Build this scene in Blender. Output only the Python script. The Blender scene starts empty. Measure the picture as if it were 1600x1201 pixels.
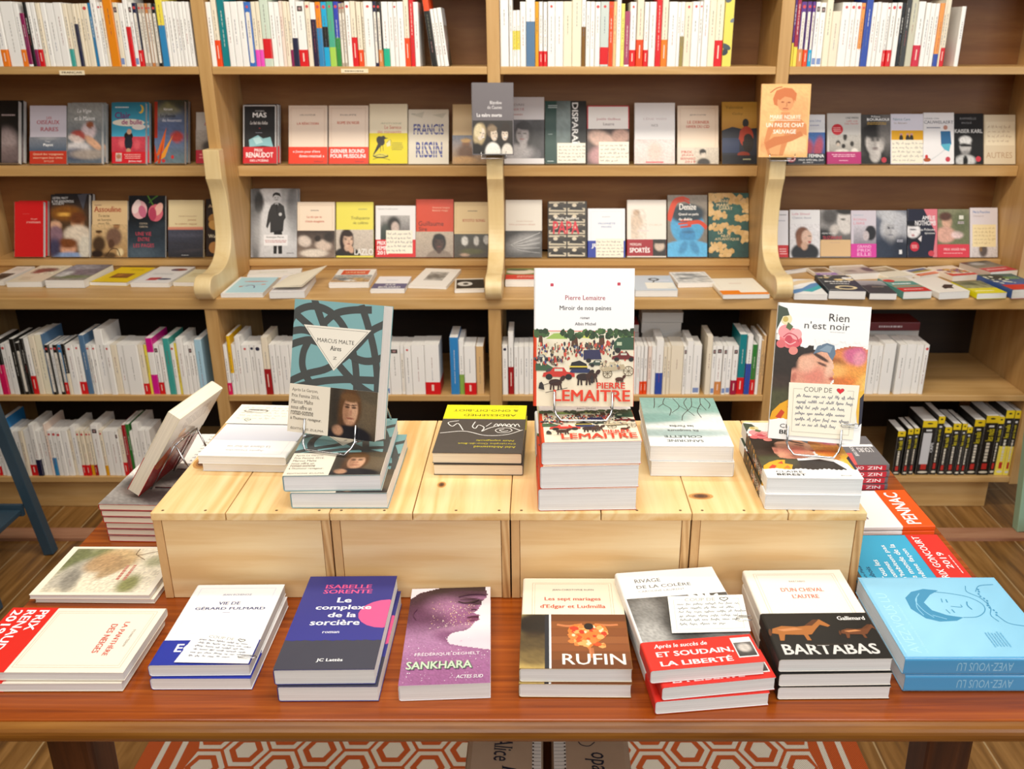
import bpy, math, random
import numpy as np
from mathutils import Matrix, Vector

# ------------------------------------------------------------------ camera
sc = bpy.context.scene
COL = sc.collection
FPX, CX, CY, HZ, CAMZ = 1400.0, 846.0, 600.5, 65.0, 1.62
TH = math.atan((CY-HZ)/FPX); CT, ST = math.cos(TH), math.sin(TH)
cam_d = bpy.data.cameras.new('camera'); cam = bpy.data.objects.new('camera', cam_d); COL.objects.link(cam)
cam_d.sensor_width = 36.0; cam_d.lens = 36.0*FPX/1600.0
cam_d.shift_x = -(CX-800.0)/1600.0
cam.location = (0, 0, CAMZ); cam.rotation_euler = (math.pi/2-TH, 0, 0)
cam_d.clip_start = .02
cam_d.dof.use_dof = True; cam_d.dof.focus_distance = 1.42; cam_d.dof.aperture_fstop = 8.0
sc.camera = cam

# ------------------------------------------------------------------ light and exposure
sc.view_settings.view_transform = 'Standard'; sc.view_settings.look = 'None'
sc.view_settings.gamma = 1; sc.view_settings.use_curve_mapping = False
sc.view_settings.exposure = 0.02
sc.cycles.max_bounces = 6; sc.cycles.diffuse_bounces = 3
wd = bpy.data.worlds.new('room_light'); sc.world = wd; wd.use_nodes = True
bg = wd.node_tree.nodes['Background']; bg.inputs[0].default_value = (1, .95, .88, 1); bg.inputs[1].default_value = .05
def area(name, loc, aim, sx, sy, power, col):
    d = bpy.data.lights.new(name, 'AREA'); d.shape = 'RECTANGLE'; d.size = sx; d.size_y = sy
    d.energy = power; d.color = col
    o = bpy.data.objects.new(name, d); COL.objects.link(o); o.location = loc
    o.rotation_euler = (Vector(aim)-Vector(loc)).to_track_quat('-Z', 'Y').to_euler()
    return o
area('ceiling_panel_light', (0.0, .75, 2.95), (0, 1.05, 0), 2.4, .9, 40, (1, .95, .88))
area('ceiling_track_light', (.25, 1.9, 2.95), (.3, 3.2, .9), 3.2, .30, 50, (1, .91, .76))
area('shop_window_light', (2.9, -1.4, 2.0), (.9, 2.4, .8), 1.6, 1.6, 50, (.80, .90, 1))
area('rear_fill_light', (-.2, -1.3, 2.7), (0, 2.0, .7), 2.2, 1.4, 44, (1, .93, .84))  # added fill behind the camera to brighten front faces, no known lamp

# ------------------------------------------------------------------ pixel <-> world helpers (photo frame 1600x1201)
def ray(x, y):
    u = (x-CX)/FPX; v = -(y-CY)/FPX
    return Vector((u, CT+v*ST, -ST+v*CT))
def onz(x, y, z):
    r = ray(x, y); t = (z-CAMZ)/r.z
    return Vector((r.x*t, r.y*t, z))
def ony(x, y, Y):
    r = ray(x, y); t = Y/r.y
    return Vector((r.x*t, Y, CAMZ+r.z*t))
def pix(p):
    z = p[2]-CAMZ; d = p[1]*CT-z*ST; h = p[1]*ST+z*CT
    return CX+FPX*p[0]/d, CY-FPX*h/d
def xat(x, Y, z):
    return (x-CX)/FPX*(Y*CT-(z-CAMZ)*ST)

# ------------------------------------------------------------------ colours and materials
def lin(c): return c/12.92 if c <= .04045 else ((c+.055)/1.055)**2.4
NAMED = {}
def rgb(c):
    if isinstance(c, str):
        c = NAMED.get(c, c)
        if len(c) == 3: v = [int(k, 16)/15 for k in c]
        else: v = [int(c[i:i+2], 16)/255 for i in (0, 2, 4)]
        return tuple(lin(k) for k in v)
    return tuple(c)
class NT:
    def __init__(s, name):
        s.m = bpy.data.materials.new(name); s.m.use_nodes = True
        s.t = s.m.node_tree; s.b = s.t.nodes['Principled BSDF']
    def n(s, kind, **kw):
        o = s.t.nodes.new(kind)
        for k, v in kw.items():
            if k in o.inputs: o.inputs[k].default_value = v
            else: setattr(o, k, v)
        return o
    def l(s, a, b): s.t.links.new(a, b)
    def ramp(s, fac, stops):
        r = s.n('ShaderNodeValToRGB'); el = r.color_ramp.elements
        while len(el) < len(stops): el.new(.5)
        for e, (p, c) in zip(el, stops): e.position = p; e.color = (*rgb(c), 1)
        s.l(fac, r.inputs[0]); return r
    def coord(s, scale=(1, 1, 1), rot=(0, 0, 0), loc=(0, 0, 0), kind='Object'):
        tc = s.n('ShaderNodeTexCoord'); mp = s.n('ShaderNodeMapping')
        mp.inputs['Scale'].default_value = scale; mp.inputs['Rotation'].default_value = rot; mp.inputs['Location'].default_value = loc
        s.l(tc.outputs[kind], mp.inputs[0]); return mp.outputs[0]
    def bump(s, h, k, d=.01):
        b = s.n('ShaderNodeBump'); b.inputs['Strength'].default_value = k; b.inputs['Distance'].default_value = d
        s.l(h, b.inputs['Height']); s.l(b.outputs[0], s.b.inputs['Normal'])
    def set(s, rough=.5, metal=0, spec=.5, coat=0):
        s.b.inputs['Roughness'].default_value = rough; s.b.inputs['Metallic'].default_value = metal
        s.b.inputs['Specular IOR Level'].default_value = spec; s.b.inputs['Coat Weight'].default_value = coat
        return s
def plain(name, c, rough=.5, metal=0, spec=.5, noise=.06):
    t = NT(name).set(rough, metal, spec)
    n = t.n('ShaderNodeTexNoise', Scale=35.0); t.l(t.coord(), n.inputs['Vector'])
    a = rgb(c); r = t.n('ShaderNodeValToRGB'); e = r.color_ramp.elements
    e[0].color = (*[k*(1-noise) for k in a], 1); e[1].color = (*[min(1, k*(1+noise)) for k in a], 1)
    t.l(n.outputs[0], r.inputs[0]); t.l(r.outputs[0], t.b.inputs['Base Color'])
    return t.m
def wood(name, c0, c1, c2, axis='X', grain=22, rough=.45, knots=0, coat=0, wave=0, spec=.5, ring=None):
    t = NT(name).set(rough, 0, spec, coat)
    sl = {'X': (1, grain, grain), 'Y': (grain, 1, grain), 'Z': (grain, grain, 1)}[axis]
    v = t.coord(sl)
    n = t.n('ShaderNodeTexNoise', Scale=2.2, Detail=7.0, Roughness=.6, Distortion=.5); t.l(v, n.inputs['Vector'])
    fac = n.outputs[0]
    if wave:
        v2 = t.coord({'X': (.9, 1, 1), 'Y': (1, .9, 1), 'Z': (1, 1, .9)}[axis])
        sl2 = {'X': (.06, 1, 1), 'Y': (1, .06, 1), 'Z': (1, 1, .06)}[axis]
        m2 = t.coord(sl2)
        n2 = t.n('ShaderNodeTexNoise', Scale=9.0, Detail=2.0, Distortion=.35); t.l(m2, n2.inputs['Vector'])
        mt = t.n('ShaderNodeMath', operation='MULTIPLY'); mt.inputs[1].default_value = wave; t.l(n2.outputs[0], mt.inputs[0])
        sn = t.n('ShaderNodeMath', operation='SINE'); t.l(mt.outputs[0], sn.inputs[0])
        mx = t.n('ShaderNodeMath', operation='MULTIPLY_ADD'); mx.inputs[1].default_value = .11; t.l(sn.outputs[0], mx.inputs[0]); t.l(fac, mx.inputs[2])
        fac = mx.outputs[0]
    r = t.ramp(fac, [(.28, c0), (.5, c1), (.72, c2)])
    col = r.outputs[0]
    if knots:
        vo = t.n('ShaderNodeTexVoronoi', Scale=knots); t.l(t.coord({'X': (.6, 1, 1), 'Y': (1, .6, 1), 'Z': (1, 1, .6)}[axis]), vo.inputs['Vector'])
        kr = t.ramp(vo.outputs['Distance'], [(.03, '5a3518'), (.06, 'a0703c'), (.11, 'fff')])
        mi = t.n('ShaderNodeMix', data_type='RGBA', blend_type='MULTIPLY'); mi.inputs['Factor'].default_value = .8
        t.l(col, mi.inputs['A']); t.l(kr.outputs[0], mi.inputs['B']); col = mi.outputs['Result']
    t.l(col, t.b.inputs['Base Color'])
    t.bump(n.outputs[0], .12, .002)
    return t.m
def printed(name, rough, coat=0, spec=.5, fine=0):
    t = NT(name).set(rough, 0, spec, coat)
    a = t.n('ShaderNodeAttribute', attribute_name='Col'); t.l(a.outputs['Color'], t.b.inputs['Base Color'])
    n = t.n('ShaderNodeTexNoise', Scale=60.0, Detail=2.0); t.l(t.coord(), n.inputs['Vector'])
    r = t.n('ShaderNodeMapRange'); r.inputs['To Min'].default_value = rough-.05; r.inputs['To Max'].default_value = rough+.07
    t.l(n.outputs[0], r.inputs[0]); t.l(r.outputs[0], t.b.inputs['Roughness'])
    return t.m
def pages_mat():
    t = NT('page_edges').set(.85, 0, .2)
    a = t.n('ShaderNodeAttribute', attribute_name='Col')
    n = t.n('ShaderNodeTexNoise', Scale=1.0, Detail=3.0, Roughness=.7); t.l(t.coord((6, 6, 1500)), n.inputs['Vector'])
    r = t.ramp(n.outputs[0], [(.3, 'e8e6e5'), (.6, 'ffffff')])
    mi = t.n('ShaderNodeMix', data_type='RGBA', blend_type='MULTIPLY'); mi.inputs['Factor'].default_value = 1
    t.l(a.outputs['Color'], mi.inputs['A']); t.l(r.outputs[0], mi.inputs['B']); t.l(mi.outputs['Result'], t.b.inputs['Base Color'])
    t.bump(n.outputs[0], .25, .0006)
    return t.m
M = {}
M['cover'] = printed('printed_cover', .42)
M['gloss'] = printed('laminated_cover', .22, .25)
M['card'] = printed('note_card_paper', .7, 0, .3)
M['page'] = pages_mat()
M['oak_x'] = wood('oak_veneer_lengthwise', 'b88e56', 'c69d63', 'd1ab74', 'X', 14, .42)
M['oak_z'] = wood('oak_veneer_upright', 'b58b54', 'c39a61', 'cea872', 'Z', 14, .42)
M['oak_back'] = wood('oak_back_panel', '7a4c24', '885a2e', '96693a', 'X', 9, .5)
M['shaded_back'] = wood('shade_darkened_back_panel', '1c120a', '24170d', '2c1d12', 'X', 9, .6)  # shade under the counter put into the colour as near-black wood
M['beech'] = wood('pale_beech_edging', 'dcbf88', 'e4ca96', 'ead3a3', 'Z', 10, .35)
M['pine_y'] = wood('knotty_pine_boards', 'dcae6c', 'eac68c', 'f0d3a0', 'Y', 16, .55, 5, 0, 60)
M['pine_x'] = wood('pine_front_boards', 'ddb47c', 'e8c794', 'efd4a6', 'X', 16, .55, 1.7, 0, 34)
M['pine_end'] = wood('pine_end_grain', '9a6b3a', 'c99a63', 'e0ba84', 'Z', 4, .7, 0, 0, 120)
M['teak'] = wood('varnished_teak', '6c2c08', '92430e', 'ae5a18', 'X', 42, .27, 0, .1)
M['teak_edge'] = wood('worn_teak_edge', '5e300a', '835018', '986424', 'X', 16, .34, 0, .1)
M['teak_leg'] = wood('dark_table_leg', '30170a', '4a2610', '66391c', 'Z', 20, .4)
M['chrome'] = plain('bright_wire', 'c9c9cc', .18, 1, .5, .03)
M['navy'] = plain('blue_grey_painted_metal', '2f4656', .45)
M['mint'] = plain('mint_painted_metal', '9cbfa4', .45)
M['redp'] = plain('red_paint', 'c01818', .4)
M['kraft'] = plain('kraft_wrapping', 'b89c82', .75, 0, .2, .05)
M['black'] = plain('black_felt', '0a0a0a', .9)
M['threshold'] = wood('worn_threshold_strip', '8a5a3c', 'a8775a', 'bd9070', 'X', 10, .6)
M['plaster'] = plain('warm_plaster', 'cfc3b0', .9, 0, .2, .03)
def acrylic():
    t = NT('clear_acrylic').set(.06); t.b.inputs['Transmission Weight'].default_value = 1; t.b.inputs['Base Color'].default_value = (.95, .97, .97, 1)
    t.b.inputs['IOR'].default_value = 1.2
    return t.m
M['acrylic'] = acrylic()
def floor_mat():
    t = NT('wood_look_floor_tiles').set(.38)
    v = t.coord(rot=(0, 0, math.pi/2))
    b = t.n('ShaderNodeTexBrick', offset=.37, squash=1); t.l(v, b.inputs['Vector'])
    for k, x in (('Scale', 1.0), ('Mortar Size', .0025), ('Mortar Smooth', .2), ('Brick Width', .92), ('Row Height', .137), ('Bias', 0.0)): b.inputs[k].default_value = x
    b.inputs['Color1'].default_value = (.25, .25, .25, 1); b.inputs['Color2'].default_value = (.8, .8, .8, 1); b.inputs['Mortar'].default_value = (.5, .5, .5, 1)
    n = t.n('ShaderNodeTexNoise', Scale=3.0, Detail=6.0, Distortion=.6); t.l(t.coord((14, 1.2, 1)), n.inputs['Vector'])
    ad = t.n('ShaderNodeMath', operation='MULTIPLY_ADD'); ad.inputs[1].default_value = .25; t.l(b.outputs['Color'], ad.inputs[0]); t.l(n.outputs[0], ad.inputs[2])
    r = t.ramp(ad.outputs[0], [(.4, '5c3c1c'), (.6, '7e5627'), (.85, '9c713e')])
    mi = t.n('ShaderNodeMix', data_type='RGBA'); t.l(b.outputs['Fac'], mi.inputs['Factor']); t.l(r.outputs[0], mi.inputs['A']); mi.inputs['B'].default_value = (*rgb('a98d66'), 1)
    t.l(mi.outputs['Result'], t.b.inputs['Base Color']); return t.m
M['floor'] = floor_mat()
def rug_mat():
    t = NT('woven_rug').set(.95, 0, .1)
    a = t.n('ShaderNodeAttribute', attribute_name='Col')
    w = t.n('ShaderNodeTexWave', Scale=90.0, Distortion=1.5); t.l(t.coord((1, 1, 1), (0, 0, .8)), w.inputs['Vector'])
    r = t.ramp(w.outputs['Fac'], [(0, 'c4c4c4'), (.7, 'fff')])
    mi = t.n('ShaderNodeMix', data_type='RGBA', blend_type='MULTIPLY'); mi.inputs['Factor'].default_value = 1
    t.l(a.outputs['Color'], mi.inputs['A']); t.l(r.outputs[0], mi.inputs['B']); t.l(mi.outputs['Result'], t.b.inputs['Base Color'])
    t.bump(w.outputs['Fac'], .3, .002); return t.m
M['rug'] = rug_mat()

# ------------------------------------------------------------------ mesh helpers
class MB:
    """collects polygons with a colour and a material, links them as one mesh object"""
    def __init__(s): s.v = []; s.f = []; s.c = []; s.m = []; s.cc = {}
    def add(s, vs, fs, c='fff', m=0):
        o = len(s.v); s.v.extend(vs); col = rgb(c)
        for f in fs: s.f.append([i+o for i in f]); s.c.append(col); s.m.append(m)
        return o
    def box(s, a, b, c='fff', m=0):
        (x0, y0, z0), (x1, y1, z1) = a, b
        s.add([(x0, y0, z0), (x1, y0, z0), (x1, y1, z0), (x0, y1, z0), (x0, y0, z1), (x1, y0, z1), (x1, y1, z1), (x0, y1, z1)],
              [(3, 2, 1, 0), (4, 5, 6, 7), (0, 1, 5, 4), (1, 2, 6, 5), (2, 3, 7, 6), (3, 0, 4, 7)], c, m)
    def prism(s, prof, y0, y1, axis='x', c='fff', m=0):
        """closed 2-D outline (a, b) extruded along axis"""
        n = len(prof)
        def p(a, b, t): return {'x': (t, a, b), 'y': (a, t, b), 'z': (a, b, t)}[axis]
        vs = [p(a, b, y0) for a, b in prof]+[p(a, b, y1) for a, b in prof]
        fs = [(i, (i+1) % n, n+(i+1) % n, n+i) for i in range(n)]+[tuple(range(n-1, -1, -1)), tuple(range(n, 2*n))]
        s.add(vs, fs, c, m)
    def tube(s, pts, r, c='fff', m=0, n=8, close=False):
        pts = [Vector(p) for p in pts]; k = len(pts); base = len(s.v); up = None; vs = []
        for i, p in enumerate(pts):
            a = pts[(i-1) % k] if (i or close) else p; b = pts[(i+1) % k] if (i < k-1 or close) else p
            d = (b-a).normalized()
            if up is None: up = d.orthogonal().normalized()
            up = (up-d*up.dot(d)).normalized(); sd = d.cross(up)
            for j in range(n):
                q = 2*math.pi*j/n; vs.append(tuple(p+(up*math.cos(q)+sd*math.sin(q))*r))
        fs = [(i*n+j, i*n+(j+1) % n, ((i+1) % k)*n+(j+1) % n, ((i+1) % k)*n+j) for i in range(k if close else k-1) for j in range(n)]
        if not close: fs += [tuple(range(n-1, -1, -1)), tuple((k-1)*n+j for j in range(n))]
        s.add(vs, fs, c, m)
    def build(s, name, mats, parent=None, smooth=False, bevel=0, mesh_only=False):
        me = bpy.data.meshes.new(name); me.from_pydata(s.v, [], s.f)
        if not isinstance(mats, (list, tuple)): mats = [mats]
        for m in mats: me.materials.append(m)
        nl = len(me.loops); arr = np.ones((nl, 4), np.float32); i = 0
        for fi, p in enumerate(me.polygons):
            k = p.loop_total; arr[i:i+k, :3] = s.c[fi]
            cc = s.cc.get(fi)
            if cc is not None: arr[i:i+k, :3] = cc
            i += k
        at = me.color_attributes.new('Col', 'FLOAT_COLOR', 'CORNER'); at.data.foreach_set('color', arr.ravel())
        if len(mats) > 1: me.polygons.foreach_set('material_index', s.m)
        if smooth: me.polygons.foreach_set('use_smooth', [True]*len(me.polygons))
        me.update()
        if mesh_only: return me
        return link(name, me, parent, bevel)
def link(name, me, parent=None, bevel=0):
    o = bpy.data.objects.new(name, me); COL.objects.link(o)
    if parent: o.parent = parent
    if bevel:
        b = o.modifiers.new('edge', 'BEVEL'); b.width = bevel; b.segments = 2; b.limit_method = 'ANGLE'
    return o
def tag(o, label, cat, group=None):
    o['label'] = label; o['category'] = cat
    if group: o['group'] = group
    return o
def thing(name, label, cat, loc=(0, 0, 0), group=None, rot=None):
    o = bpy.data.objects.new(name, None); COL.objects.link(o); o.location = loc; o.empty_display_size = .05
    if rot: o.rotation_euler = rot
    return tag(o, label, cat, group)
def struct(name, mb, mat):
    o = mb.build(name, mat); o['kind'] = 'structure'; return o
def part(mb, name, mat, parent, **k):
    """mb in world coordinates, parent an Empty: kept in world place"""
    L = parent.location
    mb.v = [(a-L.x, b-L.y, c-L.z) for a, b, c in mb.v]
    return mb.build(name, mat, parent, **k)
def spline(pts, n=8):
    if len(pts) < 3: return [tuple(p) for p in pts]
    P_ = [np.array(p, float) for p in pts]; P_ = [2*P_[0]-P_[1]]+P_+[2*P_[-1]-P_[-2]]; out = []
    for i in range(1, len(P_)-2):
        a, b, c, d = P_[i-1:i+3]
        for k in range(n):
            t = k/n
            out.append(tuple(.5*((2*b)+(-a+c)*t+(2*a-5*b+4*c-d)*t*t+(-a+3*b-3*c+d)*t**3)))
    out.append(tuple(P_[-2])); return out
# ------------------------------------------------------------------ lettering (built-in font turned into polygons)
_tx = {}
def glyphs(s, style):
    k = (s, style)
    if k in _tx: return _tx[k]
    cu = bpy.data.curves.new('lettering', 'FONT'); cu.body = s; cu.size = 1; cu.resolution_u = 2
    if style[0] == 'i' or 'i' in style: cu.shear = .22
    ob = bpy.data.objects.new('lettering', cu); COL.objects.link(ob)
    dg = bpy.context.evaluated_depsgraph_get(); ev = ob.evaluated_get(dg); me = ev.to_mesh()
    vs = [(v.co.x, v.co.y) for v in me.vertices]; fs = [tuple(p.vertices) for p in me.polygons]
    nmain = len(fs)
    if style[0] in 'fFi' and me.polygons:
        cnt = {}
        for f in fs:
            for a, b in zip(f, f[1:]+f[:1]): cnt.setdefault((min(a, b), max(a, b)), []).append(f)
        for (a, b), ff in cnt.items():
            if len(ff) != 1: continue
            (x0, y0), (x1, y1) = vs[a], vs[b]; ln = abs(x1-x0)
            if abs(y1-y0) > 1e-3 or not .03 < ln < .17: continue
            if not (abs(y0) < .02 or y0 > .5): continue
            cy = sum(vs[i][1] for i in ff[0])/3; up = 1 if cy > y0 else -1
            xa, xb = min(x0, x1)-.05, max(x0, x1)+.05; o = len(vs)
            vs += [(xa, y0), (xb, y0), (xb, y0+up*.03), (xa, y0+up*.03)]; fs.append((o, o+1, o+2, o+3))
    ev.to_mesh_clear(); bpy.data.objects.remove(ob); bpy.data.curves.remove(cu)
    if not vs: vs = [(0, 0)]
    a = np.array(vs); lo, hi = a.min(0), a.max(0); sz = np.maximum(hi-lo, 1e-6); a = (a-lo)/sz
    _tx[k] = (a, fs[:nmain], fs[nmain:], sz); return _tx[k]
WEIGHT = {'b': [(.011, 0), (-.011, 0)], 'B': [(.02, .012), (-.02, .012), (.02, -.012), (-.02, -.012)], 'F': [(.022, 0), (-.022, 0)], 'f': [(.006, 0), (-.006, 0)], 'i': [(.008, 0), (-.008, 0)]}

# ------------------------------------------------------------------ cover artwork: every op works in u (0 = left edge, 1 = right), v (0 = head, 1 = foot)
def R(u0, v0, u1, v1, c): return ('p', c, [(u0, v0), (u1, v0), (u1, v1), (u0, v1)])
def G(u0, v0, u1, v1, c0, c1): return ('g', (u0, v0, u1, v1), c0, c1)
def E(cu, cv, ru, rv, c, rot=0): return ('e', cu, cv, ru, rv, c, rot)
def P(c, *q): return ('p', c, list(zip(q[::2], q[1::2])))
def L(wd_, c, *q): return ('l', wd_, c, list(zip(q[::2], q[1::2])))
def T(s, u0, v0, u1, v1, c='222', st='s', rot=0): return ('t', s, (u0, v0, u1, v1), c, st, rot)
def F(u0, v0, u1, v1, c0, c1, blobs, rows=34, noise=.06, seed=1, mask=None): return ('f', (u0, v0, u1, v1), c0, c1, blobs, rows, noise, seed, mask)
def S(u0, v0, u1, v1, n, r, cols, seed=1, asp=1.0): return ('s', (u0, v0, u1, v1), n, r, cols, seed, asp)
def H(u0, v0, u1, v1, n, c='667', seed=1): return ('h', (u0, v0, u1, v1), n, c, seed)
def LN(u0, v0, u1, v1, n, c='888', seed=1): return ('n', (u0, v0, u1, v1), n, c, seed)
def FR(u0, v0, u1, v1, c='a98', w=.004):
    return ('l0', w, c, [(u0, v0), (u1, v0), (u1, v1), (u0, v1), (u0, v0)])
def FACE(x, y, s, sk='dba', hr='321', cl='222', long=1, tw=0, dk='211', lip='844', hat=None):
    b = [(x, y+2.05*s, 1.7*s, 1.1*s, 0, cl, 1, .1), (x-.05*s*tw, y+.15*s*long, .92*s, (1.05+.45*long)*s, 0, hr, 1, .12),
         (x, y+1.0*s, .36*s, .5*s, 0, sk, .9, .2), (x+.08*tw*s, y+.12*s, .64*s, .9*s, 0, sk, 1, .12),
         (x-.38*s, y+.25*s, .3*s, .7*s, 0, dk, .28, .6), (x+.02*s, y-.72*s, .74*s, .36*s, 8, hr, 1, .25)]
    for k in (-1, 1):
        b += [(x+(.27*k+.14*tw)*s, y-.02*s, .15*s, .075*s, 0, dk, .9, .4), (x+(.28*k+.14*tw)*s, y-.2*s, .2*s, .045*s, 6*k, dk, .7, .4)]
    b += [(x+.17*tw*s, y+.26*s, .1*s, .2*s, 0, dk, .28, .6), (x+.14*tw*s, y+.56*s, .23*s, .075*s, 0, lip, .85, .35)]
    if hat: b += [(x, y-.75*s, .95*s, .2*s, -5, hat, 1, .1), (x, y-1.0*s, .62*s, .42*s, 0, hat, 1, .1)]
    return b
def tri_poly(pts): return [tuple(range(len(pts)))]

def inside(mask, us, vs):
    poly = list(zip(mask[::2], mask[1::2])); X, Y = np.meshgrid(us, vs); r = np.zeros(X.shape, bool)
    for (x0, y0), (x1, y1) in zip(poly, poly[1:]+poly[:1]):
        if y0 == y1: continue
        r ^= ((Y > min(y0, y1)) & (Y <= max(y0, y1))) & (X < (x1-x0)*(Y-y0)/(y1-y0)+x0)
    return r
class Sheet:
    lo = 0.0; dk = 1.0
    """draws ops onto a plane; place(u, v, k) -> local 3-D point on layer k"""
    def __init__(s, mb, w, h, place, mat=0): s.mb, s.w, s.h, s.place, s.k, s.mat = mb, w, h, place, 0, mat
    def poly(s, pts, fs, c):
        pts = [(min(max(u, s.lo), 1), min(max(v, 0), 1)) for u, v in pts]
        s.mb.add([s.place(u, v, s.k) for u, v in pts], fs, c, s.mat)
    def stroke(s, pts, wd_, c):
        w, h = s.w, s.h; q = [np.array((u*w, v*h)) for u, v in pts]; a = []; b = []
        for i in range(len(q)):
            d = q[min(i+1, len(q)-1)]-q[max(i-1, 0)]; n = np.hypot(*d) or 1; nrm = np.array((-d[1], d[0]))/n*wd_*w/2
            a.append(q[i]+nrm); b.append(q[i]-nrm)
        vs = [(p[0]/w, p[1]/h) for p in a+b]; n = len(q)
        s.poly(vs, [(i, i+1, n+i+1, n+i) for i in range(n-1)], c)
    def draw(s, ops):
        for op in ops:
            k = op[0]; s.k += s.dk
            if k == 'p': s.poly(op[2], tri_poly(op[2]), op[1])
            elif k == 'g':
                u0, v0, u1, v1 = op[1]; f0 = len(s.mb.f)
                s.poly([(u0, v0), (u1, v0), (u1, v1), (u0, v1)], [(0, 1, 2, 3)], op[2])
                a, b = rgb(op[2]), rgb(op[3]); s.mb.cc[f0] = [a, a, b, b]
            elif k == 'e':
                _, cu, cv, ru, rv, c, rot = op; q = []; ca, sa = math.cos(math.radians(rot)), math.sin(math.radians(rot))
                for i in range(20):
                    t = 2*math.pi*i/20; x, y = ru*s.w*math.cos(t), rv*s.h*math.sin(t)
                    q.append((cu+(x*ca-y*sa)/s.w, cv+(x*sa+y*ca)/s.h))
                s.poly(q, tri_poly(q), c)
            elif k == 'l': s.stroke(spline(op[3], 7), op[1], op[2])
            elif k == 'l0':
                for a, b in zip(op[3], op[3][1:]): s.stroke([a, b], op[1], op[2])
            elif k == 't':
                _, tx, (u0, v0, u1, v1), c, st, rot = op; a0, fm, fb, sz = glyphs(tx, st)
                for fs, (dx, dy) in [(fm, o) for o in [(0, 0)]+WEIGHT.get(st[0], [])]+([(fb, (0, 0))] if fb else []):
                    a = a0+np.array((dx, dy))/sz; s.k += .45*s.dk
                    if rot == 0: q = [(u0+x*(u1-u0), v1-y*(v1-v0)) for x, y in a]
                    elif rot == 1: q = [(u0+(1-y)*(u1-u0), v1-x*(v1-v0)) for x, y in a]     # reads upwards
                    else: q = [(u0+y*(u1-u0), v0+x*(v1-v0)) for x, y in a]                  # reads downwards
                    s.poly(q, fs, c)
            elif k == 'f':
                _, (u0, v0, u1, v1), c0, c1, blobs, rows, noise, seed, mask = op
                pw, ph = (u1-u0)*s.w, (v1-v0)*s.h; nr = rows; nc = max(4, int(rows*pw/ph))
                Yg, Xg = np.mgrid[0:nr+1, 0:nc+1]; Yg = Yg/nr; Xg = Xg/nc
                a, b = np.array(rgb(c0)), np.array(rgb(c1)); img = a*(1-Yg[..., None])+b*Yg[..., None]
                rs = np.random.RandomState(seed)
                for (bx, by, rx, ry, ro, c, al, so) in blobs:
                    dx = (Xg-bx)*pw/ph; dy = Yg-by; r_ = math.radians(ro)
                    x = (dx*math.cos(r_)+dy*math.sin(r_))/rx; y = (-dx*math.sin(r_)+dy*math.cos(r_))/ry
                    d = np.sqrt(x*x+y*y); t = np.clip((1+so-d)/(2*so+1e-6), 0, 1); m = (al*t*t*(3-2*t))[..., None]
                    img = img*(1-m)+np.array(rgb(c))*m
                if noise: img = np.clip(img*(1+rs.uniform(-noise, noise, Yg.shape+(1,))*3), 0, 1)
                o = len(s.mb.v); s.mb.v.extend(s.place(u0+x*(u1-u0), v0+y*(v1-v0), s.k) for x, y in zip(Xg.ravel(), Yg.ravel()))
                W = nc+1; fl = img.reshape(-1, 3)
                ins = inside(mask, (np.arange(nc)+.5)/nc*(u1-u0)+u0, (np.arange(nr)+.5)/nr*(v1-v0)+v0) if mask else None
                for r_ in range(nr):
                    for q in range(nc):
                        if ins is not None and not ins[r_, q]: continue
                        i = r_*W+q; id_ = (i, i+1, i+W+1, i+W)
                        s.mb.cc[len(s.mb.f)] = fl[list(id_)]; s.mb.f.append([o+j for j in id_]); s.mb.c.append((1, 1, 1)); s.mb.m.append(s.mat)
            elif k == 's':
                _, (u0, v0, u1, v1), n, r, cols, seed, asp = op; rn = random.Random(seed)
                for i in range(n):
                    cu, cv = rn.uniform(u0, u1), rn.uniform(v0, v1); rr = r*rn.uniform(.5, 1.3); t0 = rn.uniform(0, 3)
                    q = [(cu+rr*math.cos(t0+j*1.0472)*rn.uniform(.7, 1.2), cv+rr*asp*s.w/s.h*math.sin(t0+j*1.0472)*rn.uniform(.7, 1.2)) for j in range(6)]
                    s.poly(q, tri_poly(q), rn.choice(cols))
                    s.k += .12*s.dk
            elif k == 'h':
                _, (u0, v0, u1, v1), n, c, seed = op; rn = random.Random(seed); dv = (v1-v0)/n
                for i in range(n):
                    u = u0+rn.uniform(0, .02); vb = v0+dv*(i+.55); end = u1-(rn.uniform(0, .06) if i < n-1 else rn.uniform(.1, .3))*(u1-u0)
                    while u < end-.02:
                        ln = rn.uniform(.07, .2)*(u1-u0); m = min(18, max(5, int(ln*s.w/(.13*dv*s.h+1e-9)))); q = []
                        for j in range(m): q.append((u+ln*j/m, vb+dv*(rn.choice([-.14, -.16, -.2, -.42]) if j % 2 else rn.choice([.1, .12, .14, .3]))))
                        s.stroke(spline(q, 3), .008, c); u += ln+.03*(u1-u0)
            elif k == 'n':
                _, (u0, v0, u1, v1), n, c, seed = op; rn = random.Random(seed); dv = (v1-v0)/n
                for i in range(n):
                    a = u0+rn.uniform(0, .08)*(u1-u0); b = u1-rn.uniform(0, .12)*(u1-u0); u = a
                    while u < b:
                        e = min(b, u+rn.uniform(.05, .16)*(u1-u0)); q = [(u, v0+dv*(i+.25)), (e, v0+dv*(i+.25)), (e, v0+dv*(i+.7)), (u, v0+dv*(i+.7))]
                        s.poly(q, tri_poly(q), c); u = e+.025*(u1-u0)

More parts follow.
